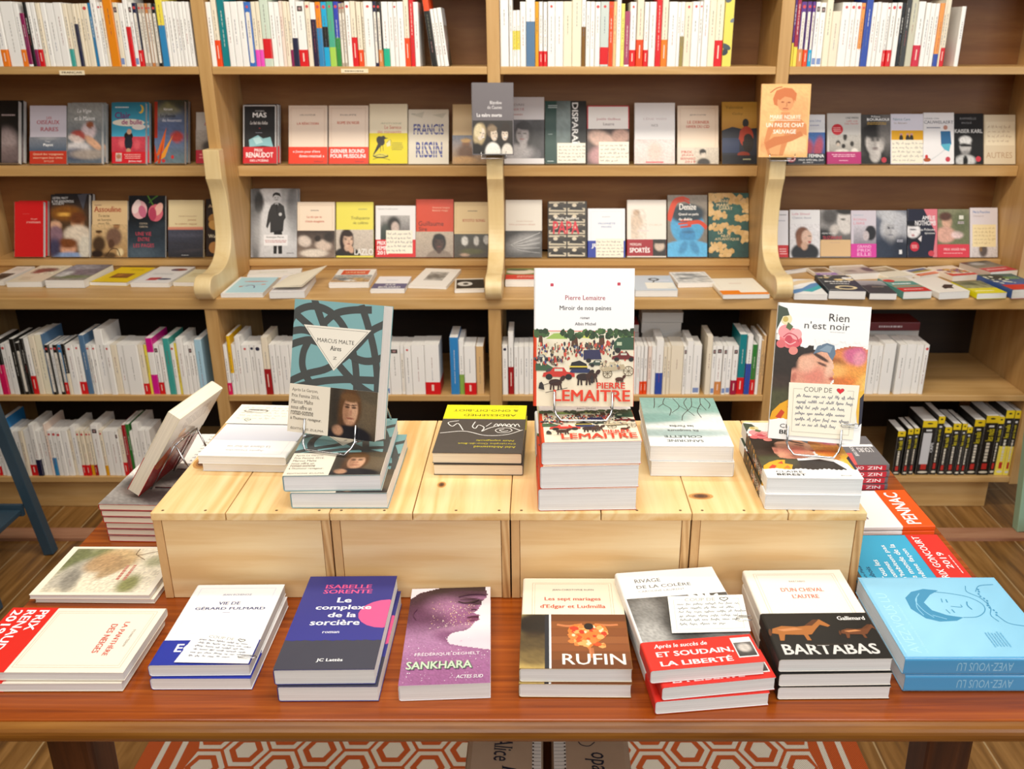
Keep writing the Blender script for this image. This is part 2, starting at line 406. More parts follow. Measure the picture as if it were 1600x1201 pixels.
# ------------------------------------------------------------------ a book: cover shell, page block, paper band
EPS, STEP = .00010, .00002
def wrap_profile(w, t, c, r, front=True, back=True):
    """outer and inner line of a wrap-around sheet, from the back fore-edge round the spine to the front fore-edge"""
    def arc(cx, cz, r_, a0, a1): return [(cx+r_*math.cos(math.radians(a0+(a1-a0)*i/4)), cz+r_*math.sin(math.radians(a0+(a1-a0)*i/4))) for i in range(5)]
    ri = max(r-c, .0002)
    o = [(w/2, 0)]+arc(-w/2+r, r, r, 270, 180)+arc(-w/2+r, t-r, r, 180, 90)+[(w/2, t)]
    i = [(w/2, c)]+arc(-w/2+c+ri, c+ri, ri, 270, 180)+arc(-w/2+c+ri, t-c-ri, ri, 180, 90)+[(w/2, t-c)]
    return o, i
def shell(mb, w, h, t, segs, c=.0007, grow=0.0, mat=0, bow=0.0):
    """segs: (y0, y1 as fractions from the foot, spine colour, side colour)"""
    r = min(.0035, t*.28); W, T_ = w+2*grow, t+2*grow
    o, i = wrap_profile(W, T_, c, r); n = len(o)
    for (a, b, cs, cf) in segs:
        y0, y1 = -h/2+a*h, -h/2+b*h
        vs = [(x, y0, z-grow) for x, z in o]+[(x, y0, z-grow) for x, z in i]+[(x, y1, z-grow) for x, z in o]+[(x, y1, z-grow) for x, z in i]
        fo = [[], []]
        for k in range(n-1):
            side = 1 if k in (0, n-2) else 0
            fo[side] += [(k, 2*n+k, 2*n+k+1, k+1), (n+k, n+k+1, 3*n+k+1, 3*n+k), (k, k+1, n+k+1, n+k), (2*n+k, 3*n+k, 3*n+k+1, 2*n+k+1)]
        fo[1] += [(0, n, 3*n, 2*n), (n-1, 3*n-1, 4*n-1, 2*n-1)]
        b0 = mb.add(vs, [], cf)
        for side, col in ((0, cs), (1, cf)):
            for f in fo[side]: mb.f.append([b0+q for q in f]); mb.c.append(rgb(col)); mb.m.append(mat)
PAPER = 'f0eeea'
BMESH = {}
def page_mesh(w, h, t, col, cv=.0007):
    k = ('pg', round(w, 4), round(h, 4), round(t, 4), col)
    if k not in BMESH:
        mb = MB(); mb.box((-w/2+cv+.0004, -h/2+.0006, cv+.0001), (w/2-.0008, h/2-.0006, t-cv-.0001), col)
        BMESH[k] = mb.build('page_block', M['page'], mesh_only=True)
    return BMESH[k]
def book(root, w, h, t, bgc='f4f2ee', front=(), spine=(), segs=None, sidec=None, band=None, pages=PAPER, mat='cover', key=None):
    """adds cover, page_block and belly_band under root (local: x across, y to the head, z out of the front cover)"""
    kk = ('cv', key, round(w, 4), round(h, 4), round(t, 4))
    if key is None or kk not in BMESH:
        mb = MB()
        shell(mb, w, h, t, segs or [(0, 1, bgc, sidec or bgc)])
        Sheet(mb, w, h, lambda u, v, k: ((u-.5)*w, (.5-v)*h, t+EPS+k*STEP)).draw(front)
        if spine: Sheet(mb, t, h, lambda u, v, k: (-w/2-EPS-k*STEP, (.5-v)*h, u*t)).draw(spine)
        me = mb.build('cover', M[mat], mesh_only=True); bm = None
        if band:
            v0, v1, bc, bops = band[:4]; bs = band[4] if len(band) > 4 else ()
            g = .0006; b2 = MB(); shell(b2, w, h, t, [(1-v1, 1-v0, bc, bc)], .0003, g)
            Sheet(b2, w, h, lambda u, v, k: ((u-.5)*w, (.5-v)*h, t+g+EPS+k*STEP)).draw(bops)
            if bs: Sheet(b2, t, h, lambda u, v, k: (-w/2-g-EPS-k*STEP, (.5-v)*h, u*t)).draw(bs)
            bm = b2.build('belly_band', M['cover'], mesh_only=True)
        BMESH[kk] = (me, bm)
    me, bm = BMESH[kk]
    link('cover', me, root); link('page_block', page_mesh(w, h, t, pages), root)
    if bm: link('belly_band', bm, root)
def frame(root, origin, ex, ey, ez):
    root.matrix_world = Matrix(((ex[0], ey[0], ez[0], origin[0]), (ex[1], ey[1], ez[1], origin[1]), (ex[2], ey[2], ez[2], origin[2]), (0, 0, 0, 1)))
# ------------------------------------------------------------------ the room
mb = MB(); mb.box((-3.6, -2.2, -.05), (3.6, 3.6, 0)); struct('floor', mb, M['floor'])
mb = MB(); mb.box((-3.6, 3.56, 0), (3.6, 3.66, 3.0)); struct('wall_back', mb, M['plaster'])
mb = MB(); mb.box((-3.4, 2.712, .0004), (3.4, 2.784, .012)); struct('trim_1', mb, M['threshold'])

# ------------------------------------------------------------------ bookcase
UX = [-2.095, -1.127, -.160, .809, 1.757]; LX = [-2.095, -1.126, -.160, .803, 1.735]; UT = .0215
YU, YL, YD, YB = 3.181, 2.932, 3.325, 3.47           # front planes: upper carcass, counter, display shelves, back panel
ZT, ZD1, ZD2, ZC, ZR1, ZR2 = 1.542, 1.198, .852, .81, .4555, .1355
bc = thing('bookcase', 'long light oak bookcase of four bays with scrolled brackets and a counter', 'bookcase', (-.16, 3.2, 0))
def bpart(nm, mat, *boxes, bevel=.002):
    m = MB()
    for a, b in boxes: m.box(a, b)
    return part(m, nm, mat, bc, bevel=bevel)
for i, x in enumerate(UX):
    bpart('upright', M['oak_z'], ((x-UT, YU, ZC+.0005), (x+UT, 3.50, 2.25)))
    bpart('base_upright', M['oak_z'], ((LX[i]-UT, YL+.006, .105), (LX[i]+UT, 3.42, .7695)))
    # scroll bracket in front of the upright, standing on the counter
    prof = spline([(3.128, 1.179), (3.15, 1.13), (3.158, 1.06), (3.152, .985), (3.12, .925), (3.06, .893), (2.99, .884), (2.945, .888), (2.912, .883), (2.892, .862), (2.89, .84), (2.90, .822), (2.915, ZC+.0006)], 5)
    prof = [(YU-.0006, ZC+.0006), (YU-.0006, 1.276), (3.132, 1.276)]+prof
    m = MB(); m.prism(prof, x-.028, x+.028)
    part(m, 'scroll_bracket', M['beech'], bc, bevel=.003)
for i in range(4):
    a, b = UX[i]+UT+.0006, UX[i+1]-UT-.0006; la, lb = LX[i]+UT+.0006, LX[i+1]-UT-.0006
    bpart('shelf', M['oak_x'], ((a, YU+.002, 1.517), (b, 3.468, ZT)))
    bpart('shelf', M['oak_x'], ((a, YU+.002, 1.805), (b, 3.468, 1.83)))
    bpart('display_shelf', M['oak_x'], ((a, YD, 1.161), (b, 3.468, ZD1)))
    bpart('display_shelf', M['oak_x'], ((a, YD, .828), (b, 3.468, ZD2)))
    bpart('riser', M['oak_x'], ((a, YD+.012, ZC+.0005), (b, 3.40, .8275)))
    bpart('shelf', M['oak_x'], ((la, YL+.004, ZR1-.022), (lb, 3.40, ZR1)))
    bpart('shelf', M['oak_x'], ((la, YL+.004, ZR2-.022), (lb, 3.40, ZR2)))
    bpart('back_panel', M['oak_back'], ((a, 3.47, .86), (b, 3.485, 2.25)), bevel=0)
    bpart('back_panel', M['shaded_back'], ((la, 3.402, .03), (lb, 3.415, .765)), bevel=0)
    bpart('plinth', M['oak_x'], ((la, 2.962, .0006), (lb-(.06 if i == 3 else 0), 2.98, .1125)))
bpart('counter_top', M['oak_x'], ((UX[0]-UT, YL, .77), (UX[4]+UT, 3.47, ZC)), bevel=.004)
def shelf_tag(x0, x1, y0, y1, ops):
    a, b = ony(x0, y1, YU-.001), ony(x1, y0, YU-.001); m = MB()
    m.box((a.x, YU+.0005, a.z), (b.x, YU+.0018, b.z), 'f4e2c0')
    w, h = b.x-a.x, b.z-a.z
    Sheet(m, w, h, lambda u, v, k: (a.x+u*w, YU+.0003-k*STEP, b.z-v*h)).draw(ops)
    part(m, 'shelf_label', M['card'], bc)
shelf_tag(93, 131, 110, 117, [T('FRANÇAIS', .1, .25, .9, .78, '543', 'F')])
shelf_tag(533, 575, 107.5, 114, [LN(.12, .3, .88, .8, 1, '654', 3)])

# ------------------------------------------------------------------ table
tb = thing('table', 'long varnished teak table with rounded worn front edge carrying crates and novels', 'table', (-.045, 1.25, 0))
TX0, TX1, TY0, TY1, TZ = -.762, .676, .877, 1.62, .845
m = MB(); m.box((TX0, TY0, TZ-.028), (TX1, TY1, TZ)); part(m, 'table_top', M['teak'], tb, bevel=.002)
m = MB(); prof = [(TY0-.0006, TZ-.028), (TY0-.0006, TZ-.0015)]+[(TY0-.0006-.013*math.cos(math.radians(q)), TZ-.0147+.0132*math.sin(math.radians(q))) for q in range(80, -91, -17)]
m.prism(prof, TX0, TX1); part(m, 'front_edge', M['teak_edge'], tb, smooth=False, bevel=.0008)
m = MB(); m.box((TX0+.09, TY0+.10, TZ-.095), (TX1-.09, TY0+.118, TZ-.0285)); part(m, 'apron', M['teak_leg'], tb)
m = MB(); m.box((TX0+.09, TY1-.118, TZ-.095), (TX1-.09, TY1-.10, TZ-.0285)); part(m, 'apron', M['teak_leg'], tb)
for x, sx, ys in ((-.637, 1, ((.95, 1),)), (.552, -1, ((.95, 1),)), (.012, 0, ((1.572, 0),))):
    for y0, sy in ys:
        m = MB(); w0, w1 = .031, .026; q = []
        for z, w_, off in ((TZ-.0286, w0, 0), (.0005, w1, -.02)):
            cx_, cy_ = x+sx*off*.4, y0+.035+sy*off*.3
            q += [(cx_-w_, cy_-w_, z), (cx_+w_, cy_-w_, z), (cx_+w_, cy_+w_, z), (cx_-w_, cy_+w_, z)]
        q = [(a, b, c) if c > .1 else (a, b, .0104) for a, b, c in q]
        m.add(q, [(0, 1, 2, 3), (7, 6, 5, 4), (0, 4, 5, 1), (1, 5, 6, 2), (2, 6, 7, 3), (3, 7, 4, 0)])
        part(m, 'leg', M['teak_leg'], tb, bevel=.006)

# ------------------------------------------------------------------ four pine crates in a row
CZ1 = .990
crates = [(-.5605, -.3045, .42, 'pine crate at the end of the row nearest the blue grey stand'), (-.3035, -.0455, .46, 'pine crate under the stack with the black and yellow book'),
          (-.0445, .2155, .5, 'pine crate under the tall stack of thick white novels'), (.2165, .4667, .55, 'pine crate with a dark knot on its top board')]
for x0, x1, sp, lab in crates:
    c = thing('wooden_crate', lab, 'crate', ((x0+x1)/2, 1.29, TZ), 'pine crates on the table')
    xs = x0+(x1-x0)*sp; y0, y1, zb, zt = 1.134, 1.468, TZ+.0006, CZ1
    for a, b in ((x0, xs-.0007), (xs+.0007, x1)):
        m = MB(); m.box((a, y0-.002, zt-.0125), (b, y1, zt))
        for kp, rx, ry in (((1095, 775), .011, .006), ((318, 722), .009, .014), ((905, 770), .005, .004), ((690, 757), .004, .006)):
            kc = onz(*kp, zt)
            if a+.01 < kc.x < b-.01:
                for j, (f, cl) in enumerate(((1.7, 'c9924e'), (1.25, 'a8703a'), (.95, '6b4424'), (.45, '4a2d16'))):
                    m.add([(kc.x+rx*f*math.cos(q*.4488), kc.y+ry*f*math.sin(q*.4488), zt+.00012*(j+1)) for q in range(14)], [tuple(range(14))], cl, 1)
        o = part(m, 'top_board', [M['pine_y'], M['cover']], c, bevel=.0012)
    for a in (x0+.0006, x1-.0126):
        m = MB(); m.box((a, y0, zb), (a+.012, y1-.012, zt-.013)); part(m, 'side_board', M['pine_end'], c, bevel=.0008)
    m = MB(); m.box((x0+.0132, y0+.0012, zb), (x1-.0132, y0+.012, zt-.013)); part(m, 'front_panel', M['pine_x'], c, bevel=.0008)
    m = MB(); m.box((x0+.0006, y1-.0114, zb), (x1-.0006, y1-.001, zt-.013)); part(m, 'back_panel', M['pine_x'], c)
    m = MB()
    for k in (.06, .3, .7, .94):
        q = [(x0+(x1-x0)*k+.0022*math.cos(j*.785), y0+.006+.0022*math.sin(j*.785), zt+.0001) for j in range(8)]; m.add(q, [tuple(range(8))], '6b5236')
    part(m, 'nail_head', M['card'], c)

# ------------------------------------------------------------------ rug with a honeycomb pattern
rg = MB(); RX0, RX1, RY0, RY1, RZ = -.967, .776, .30, 2.08, .009
OR, WH = 'b9562b', 'd9cfc0'
rg.box((RX0, RY0, .0006), (RX1, RY1, RZ), OR)
def hexa(cx, cy, r, col, k):
    q = []
    for j in range(6):
        t = math.radians(60*j); q.append((min(max(cx+r*.060*math.cos(t), RX0+.118), RX1-.118), min(max(cy+r*.0646*math.sin(t), RY0+.01), RY1-.01), RZ+.0003*k))
    if max(p[0] for p in q)-min(p[0] for p in q) > .004: rg.add(q, [tuple(range(6))], col)
for i in range(-9, 9):
    for j in range(0, 17):
        cx, cy = -.092+i*.0895, RY0+.02+j*.112+(.056 if i % 2 else 0)
        if RX0+.09 < cx < RX1-.09 and cy < RY1:
            hexa(cx, cy, .92, WH, 1); hexa(cx, cy, .70, OR, 2); hexa(cx, cy, .44, WH, 3)
for xa, d in ((RX0, 1), (RX1, -1)):
    for k in (.040, .084):
        x0_, x1_ = sorted((xa+d*k, xa+d*(k+.014))); rg.add([(x0_, RY0, RZ+.0003), (x1_, RY0, RZ+.0003), (x1_, RY1, RZ+.0003), (x0_, RY1, RZ+.0003)], [(0, 1, 2, 3)], WH)
tag(rg.build('rug', M['rug']), 'woven rug with orange and cream honeycomb pattern on the floor under the table', 'rug')

# ------------------------------------------------------------------ two kraft parcels under the table
for nm, x0, x1, lab, ops, edge in (
    ('a', -.150, .0035, 'kraft wrapped parcel with a name in ink starting with A, under the table', [T('Alice', .36, .29, .60, .47, '223', 'i', 2), L(.012, '223', .42, .24, .46, .25, .44, .27), T('P', .48, .505, .66, .58, '223', 'i', 2)], 1),
    ('b', .0205, .176, 'kraft wrapped parcel with a heart drawn in ink, under the table', [L(.014, '223', .56, .33, .48, .36, .38, .35, .35, .315, .42, .295, .50, .315, .47, .285, .52, .262, .60, .27, .64, .325), T('opa', .42, .41, .66, .54, '223', 'i', 2)], 0)):
    pc = thing('kraft_parcel', lab, 'parcel', ((x0+x1)/2, 1.45, RZ), 'kraft parcels under the table')
    m = MB(); m.box((x0, 1.19, RZ+.0016), (x1, 1.55, .30)); part(m, 'wrapping', M['kraft'], pc, bevel=.012)
    m = MB(); w, h = x1-x0, .36
    Sheet(m, w, h, lambda u, v, k: (x0+u*w, 1.55-v*h, .3004+k*.0001)).draw(ops); part(m, 'handwriting', M['card'], pc)
    m = MB(); xa, xb = (x1-.022, x1-.004) if edge else (x0+.004, x0+.028)
    m.add([(xa, 1.2, .3004), (xb, 1.2, .3004), (xb, 1.54, .3004), (xa, 1.54, .3004)], [(0, 1, 2, 3)], 'e8e2da')
    for k in range(34):
        y = 1.205+k*.0096; xx = xa if not edge else xb-.004
        m.add([(xa+.001, y, .3007), (xb-.001, y, .3007), (xb-.001, y+.0012, .3007), (xa+.001, y+.0012, .3007)], [(0, 1, 2, 3)], '9a938c')
        xe = xb-.002 if not edge else xa+.002
        m.add([(xe-.0016, y, .3009), (xe+.0016, y, .3009), (xe+.0016, y+.004, .3009), (xe-.0016, y+.004, .3009)], [(0, 1, 2, 3)], '3a2c24')
    part(m, 'stitched_tape', M['card'], pc)

# ------------------------------------------------------------------ blue grey stand at one side, mint ladder and red box at the other
st = thing('metal_stand', 'blue grey painted metal stand with a low tray on splayed legs', 'stand', (-1.9, 2.5, 0))
def bar(m, a, b, w):
    a, b = Vector(a), Vector(b); d = (b-a).normalized(); s = d.cross(Vector((0, 1, 0))).normalized()*w; t = d.cross(s).normalized()*w
    m.add([tuple(p+i*s+j*t) for p in (a, b) for i, j in ((-1, -1), (1, -1), (1, 1), (-1, 1))], [(3, 2, 1, 0), (4, 5, 6, 7), (0, 1, 5, 4), (1, 2, 6, 5), (2, 3, 7, 6), (3, 0, 4, 7)])
for fx, fy, tx, ty in ((-1.662, 2.634, -1.80, 2.60), (-1.662, 2.30, -1.80, 2.36), (-2.20, 2.634, -2.06, 2.60), (-2.20, 2.30, -2.06, 2.36)):
    m = MB(); bar(m, (fx, fy, .004), (tx, ty, 1.05), .017); part(m, 'leg', M['navy'], st, bevel=.002)
m = MB(); m.box((-2.17, 2.33, .168), (-1.709, 2.60, .186)); part(m, 'tray', M['navy'], st, bevel=.003)
m = MB(); m.box((-2.17, 2.602, .16), (-1.706, 2.615, .20)); part(m, 'tray_rail', M['navy'], st)
m = MB(); m.box((-2.10, 2.30, 1.0505), (-1.76, 2.66, 1.07)); part(m, 'top', M['navy'], st, bevel=.003)
m = MB(); m.box((-1.98, 2.42, .187), (-1.79, 2.56, .26), 'f1f1f6'); tag(m.build('leaflet_stack', M['card'], bevel=.001), 'white stack of leaflets on the tray of the blue grey stand', 'leaflets')
lad = thing('ladder', 'pale mint green painted ladder standing beside the end of the bookcase', 'ladder', (1.75, 2.72, 0))
for x in (0, .36):
    m = MB(); bar(m, (1.688+x, 2.77, .0135), (1.60+x, 2.77, 1.1), .019); part(m, 'rail', M['mint'], lad, bevel=.003)
for z in (.28, .56, .84):
    t = z/1.1*.088; m = MB(); m.box((1.712-t, 2.757, z), (2.02-t, 2.783, z+.02)); part(m, 'rung', M['mint'], lad)
m = MB(); m.box((1.665, 2.5, .0005), (1.9, 2.65, .10)); tag(m.build('red_box', M['redp'], bevel=.004), 'glossy red box on the floor past the corner of the table', 'box')
# ------------------------------------------------------------------ spine-out books on the shelves
NAMED.update(W='f5f3ef', C='efe3cc', C2='f1e9cf', G='b9aa98', K='15130f', N='1f2140', B='2f86bd', B2='3a6fc0', B3='2d3fb0', R='d8141c', V='f04a12', O='f07f1e', O2='e88a10', OO='ee9a4a', P='8c1f55', T='3fa39b', T2='0b7f86', Y='efdc4f',
    Y2='f2e878', Y3='eedc62', Y4='edb90c', PK='f3ddcf', M='ef4fc0', LG='a8d254', GT='4aab8c', CY='16a8d8', SB='55789c', AM='e0a012', BR='7c5410', GD='9c8a4c', GG='c9d4cf', GN='cfdccb', MV='a84668', MR='a3123c', PU='5a2f86', RB='2c4ba8', DG='3a3a38', BG='c9c6b0',
    CR='cf1f3c', DR='a3161c', LB='a9cfe2', HP='e0155f', MG='d5128c', TN='d9b27c', BL='2d83c4', GR='2e7d32', GL='8ab04a', NV='12183c', X='241537', OW='f3c58a', A='d48a4c', BRN='a06a3a')
CW = dict(W='white', C='cream', C2='ivory', G='putty grey', K='black', N='navy', B='blue', B2='sky blue', B3='ultramarine', R='red', O2='amber', OO='orange', T='teal', T2='petrol blue', Y='yellow', Y2='pale yellow', Y3='yellow floral', Y4='golden yellow', PK='blush',
    CY='cyan', GT='sea green', SB='slate blue', AM='amber', GG='pale grey green', GN='mint grey', MV='mauve', MR='maroon', PU='purple', RB='royal blue', DG='charcoal', BG='greige', DR='dark red', LB='light blue', MG='magenta', TN='tan', BL='bright blue', GR='green', X='violet', OW='apricot', A='brown', V='vermilion', O='orange', P='plum')
BW = dict(R='red', V='vermilion', O='orange', CR='crimson', DR='dark red', HP='pink', MR='maroon', A='orange brown', RB='blue', N='navy', NV='navy', M='pink', P='plum', B='blue', T='teal', W='white', C='cream', LG='lime', G2='green', Y='yellow', SB='slate', BR='brown', GD='gold', CY='cyan', X='violet', AM='amber', GL='green', RBB='blue', G3='green')
NAMED.update(G2='2f8a3c', G3='17b48c')
rnd = random.Random(7)
def ordinal(n): return f"{n}{'th' if 10 <= n % 100 <= 20 else {1: 'st', 2: 'nd', 3: 'rd'}.get(n % 10, 'th')}"
def spine_row(spec, x0, ybase, Yf, zs, shelf, group, lean=0.0, first=1):
    """spec: 'w:h:colour:deco;deco' in photo pixels, left to right; 'gN' leaves a gap"""
    Zd = Yf*CT-(zs-CAMZ)*ST; x = x0; n = first-1
    for it in spec.split():
        if it[0] == 'g': x += float(it[1:]); continue
        f = it.split(':'); wpx, hpx, c = float(f[0]), float(f[1]), f[2]; deco = f[3].split(';') if len(f) > 3 else []
        n += 1
        ln = 0
        Xa, Xb = (x-CX)/FPX*Zd, (x+wpx-CX)/FPX*Zd; x += wpx
        t = max(Xb-Xa-.0006, .0045); jit = rnd.uniform(-.003, .004)
        h = ony(CX, ybase-hpx, Yf).z-ony(CX, ybase, Yf).z; h = round(h*(1+rnd.uniform(-.006, .006)), 4)
        w = .108 if h < .19 else .135
        segs = [(0, 1, c, c)]; sp = []; band = None; desc = CW.get(c, 'pale'); extra = ''; sidec = c
        dark = c in ('K', 'N', 'DG', 'X', 'B3', 'PU', 'MR', 'DR', 'T2', 'RB', 'P', 'SB', 'MG', 'GR', 'BL', 'R', 'V', 'MV', 'B')
        txt = 'e8e4da' if dark else rnd.choice(['55504c', '55504c', '8a5a55', '6a6f80', '7c7772'])
        plain_txt = True
        for d in deco:
            if d == '': continue
            if d[0] == 'b' and d != 'bd':
                i = 1
                while i < len(d) and not d[i].isdigit(): i += 1
                if d[1:3] == 'G2': i = 3
                if d[1:3] == 'G3': i = 3
                bcol, pc = d[1:i], float(d[i:])/100
                extra = f" with {BW.get(bcol, 'coloured')} spine foot"
                if bcol in ('R', 'V', 'O', 'CR', 'DR', 'HP', 'MR', 'A', 'CY') and pc <= .46:
                    extra = f" with {BW[bcol]} paper band"
                    band = (1-pc, 1, bcol, [], [LN(.35, .30, .65, .45, 1, 'f3ddd0', n), T('·', .4, .5, .6, .52, 'fdd')] if 0 else [('p', 'f7d9cc', [(.42, 1-pc*.8), (.58, 1-pc*.8), (.58, 1-pc*.3), (.42, 1-pc*.3)])])
                else:
                    segs = [(0, pc, bcol, bcol), (pc, 1, c, c)]
            elif d[0] == 'm':
                i = 1
                while not d[i].isdigit(): i += 1
                a, b = [float(q)/100 for q in d[i:].split('-')]; mc = d[1:i]
                segs = [(0, a, c, c), (a, b, mc, mc), (b, 1, c, c)] if a > 0 else [(0, b, mc, mc), (b, 1, c, c)]
                extra = extra or f" with {BW.get(mc, CW.get(mc, 'coloured'))} stripe"
            elif d == 'k':
                sp += [R(.2, .17, .8, .93, 'efe8dc'), E(.5, .17, .3, .018, 'efe8dc'), E(.5, .93, .3, .018, 'efe8dc')]; txt = '6a625a'
            elif d == 'd': sp.append(E(.5, .075, .3 if t < .02 else .16, .3*t/h if t < .02 else .022, 'cf4a4a'))
            elif d == 'bd': sp.append(E(.5, .075, .28, .28*t/h, '2a2c44'))
            elif d == 'o': sp.append(R(.15, .87, .85, .97, '8096c8'))
            elif d == 'q': sp.append(R(.2, .07, .8, .15, '37302c')); sp.append(R(.35, .09, .65, .13, 'a88'))
            elif d == 'yy':
                sp += [R(0, 0, 1, .12, 'e6c81c'), E(.5, .05, .2, .014, '221'), R(.3, .16, .7, .19, 'ddd')]
                sp += [T(rnd.choice(['les nuls', 'pour les nuls']), .22, .22, .78, .42, 'e0d020', 'b', 1), LN2(.35, .45, .62, .78, 'ded8c8', n), R(.3, .80, .7, .90, 'c03028'), E(.5, .95, .35, .02, 'ded8c8')]; plain_txt = False
                desc = 'black and yellow'; pgcol = None
            elif d == 'lab': sp += [R(.15, .22, .75, .80, 'cfcfd2'), T('CRPE', .78, .40, .97, .58, 'eee', 'b', 1)]; extra = ' with wide grey label'
            elif d == 'fl':
                sp += [E(.7, .1, .5, .05, '3a4048', 30), E(.3, .16, .4, .04, '5a6470', -40), E(.3, .75, .6, .035, '4a545c', 25), E(.2, .82, .4, .04, '3a4048', -30), E(.9, .42, .2, .04, '7a848c', 60)]; plain_txt = False
        if plain_txt and t > .0052:
            a = rnd.uniform(.2, .3); b = rnd.uniform(.42, .62); wd_ = .0012/t
            sp.append(LN2(.5-wd_/1.4, a, .5+wd_/1.4, b, txt, n))
            if rnd.random() < .75: sp.append(LN2(.5-wd_/1.6, b+.03, .5+wd_/1.6, min(b+rnd.uniform(.12, .25), .84), rnd.choice([txt, 'a04a48', '66708a']), n+50))
        size = 'slim ' if t < .012 else 'thick ' if t > .026 else ''
        root = thing('guide_book' if 'yy' in deco else 'pocket_book' if h < .19 else 'paperback_book', f"{size}{desc} book{extra}, {ordinal(n)} along {shelf}", 'book', (0, 0, 0), group)
        X0 = (Xa+Xb)/2-t/2; Y0 = Yf+jit+w/2
        frame(root, (X0, Y0, zs+h/2+.0005), (0, 1, 0), (0, 0, 1), (1, 0, 0))
        book(root, w, h, t-(.0012 if band else 0), c, [], sp, segs, sidec, band, 'e6dfd2' if c == 'C' else PAPER)
def LN2(u0, v0, u1, v1, c, seed):
    """a line of small print running along a spine"""
    return ('v', (u0, v0, u1, v1), c, seed)
_draw = Sheet.draw
def draw2(s, ops):
    s.dk = min(1.0, 70/max(1, len(ops)))
    for op in ops:
        if op[0] == 'v':
            (u0, v0, u1, v1), c, sd = op[1:]; rn = random.Random(sd); v = v0; s.k += s.dk
            while v < v1:
                e = min(v1, v+rn.uniform(.02, .06)); s.poly([(u0, v), (u1, v), (u1, e), (u0, e)], [(0, 1, 2, 3)], c); v = e+.012
        else: _draw(s, [op])
Sheet.draw = draw2
Y1 = YU+.009; Y2 = YL+.014
top = 'the top shelf'
spine_row("8:100:W 11:99:W:bO27 20:101:W 9:99:W:bO27 7:83:P:mW0-4 5:100:K 6:100:W:bP27 8:99:W:bR27 7:99:C 8:99:W 12:99:W 13:99:W 7:98:C:bT28 8:98:C 6:98:C:mN0-68 5:98:C 4:98:C 9:98:C:d 5.5:99:B 9:125:W 5.5:100:W:d 4:100:C:d 14.5:125:O2 8:99:C:o;q 8:99:W 7.5:125:W:bR50 6.5:99:W:o;q 7.5:99:N:k;d;bR26 6:99:G:k;d 5:99:G:k;d 5.5:98:A:k;d 5:98:G:k;d 6.5:98:K:k;d 11:125:Y:bB52 5:101:W 8:101:W 5:101:W 6:101:W 6:101:W 5:101:W 6:101:W",
          -2, 107.5, Y1, ZT, 'the top shelf, first bay', 'spine-out books on the top shelf')
spine_row("8:101:W 9:125:C:bV33 12:125:T2 9:101:W 11:101:W 10:101:W 10.5:101:B2:k;d 7:101:C:bM26 6.5:101:C:bM26 13:125:GN:mR10-35 8:101:W 8.5:101:W 5:102:PK 7:101:C 4:101:C:bP26 9:125:W:bN36 14:101:W:bR26;q;o 7.7:101:C:d 8.5:100:W:bX74 8.5:101:O2:bB60;d 9:101:CY:mK30-62;d 10:101:GT:bLG30;d 7.7:101:B3:bG245;d 5.3:99:G:k;d 4.6:99:G:k;d 7.7:101:W:d 9:102:C:bR45 8.5:101:C:bV26 3:101:C 14.5:101:W:d 6:101:N:k;d 7:101:K:k;d;bA26 10:101:W:bG328 8.5:101:W 5.5:101:W:d 10:101:W 8.5:125:C:bV36 7:125:R 7.7:101:W",
          331.6, 105.5, Y1, ZT, 'the top shelf, second bay', 'spine-out books on the top shelf')
spine_row("13.5:125:W g.6 5.5:125:W 6:88:W:mY30-64 5.5:88:W:mY30-64 9:101:W 14:125:W:bSB57 6:101:AM 6.7:101:W:bR24 6.7:101:W:bR24 11.5:101:W:d 12.8:101:W 13.4:101:C2 14.6:125:C2 6.7:125:W:bBR50 6.7:101:W 7.3:101:W 8:101:W:d 13.4:101:GG:mR3-30;d 6.7:101:V:d 5:101:OW 7:125:W 5.6:98:Y2 8:86:MV:mW0-3 10.6:101:W:d;bR26 11.2:125:C:bV34 8:101:W:bR26 10.6:101:W 8.8:125:R 10:125:C:bO34 13.7:101:W 5:101:W 6.3:101:W:bGD47 11.2:101:C:d 11.2:101:W:d 5:101:W:d 10:125:W 10.6:125:C2 13:125:C2:bR33 14.4:125:Y3:fl",
          782, 104, Y1, ZT, 'the top shelf, third bay', 'spine-out books on the top shelf')
spine_row("3.2:125:PU:bY30 6:125:MR:bY25 9:101:PU:k;d;bA27 7.5:101:PU:k;d;bV26 6:101:PU:k;d;bCY26 7.5:100:W:o;q 9:100:W:o;q 10:125:C2 13.5:86:C 13.5:100:W:d 8:100:W:d 8.5:100:W:d 6.5:99:OO:bW28;d 10.5:125:RB 7:100:W 6:100:W 10:99:W 5.5:99:W:d;bR26 8.5:99:W:d;bR26 7.5:99:W:d 6.5:99:K 8.5:125:DG 10.5:125:BG 11.5:101:W:bCR33 7.5:99:W 8:98:W 6:98:W 7:98:OO:bRB20 3:104:C 8:105:C:bR28 g16 7:93:W",
          1234.5, 107, Y1, ZT, 'the top shelf, fourth bay', 'spine-out books on the top shelf')
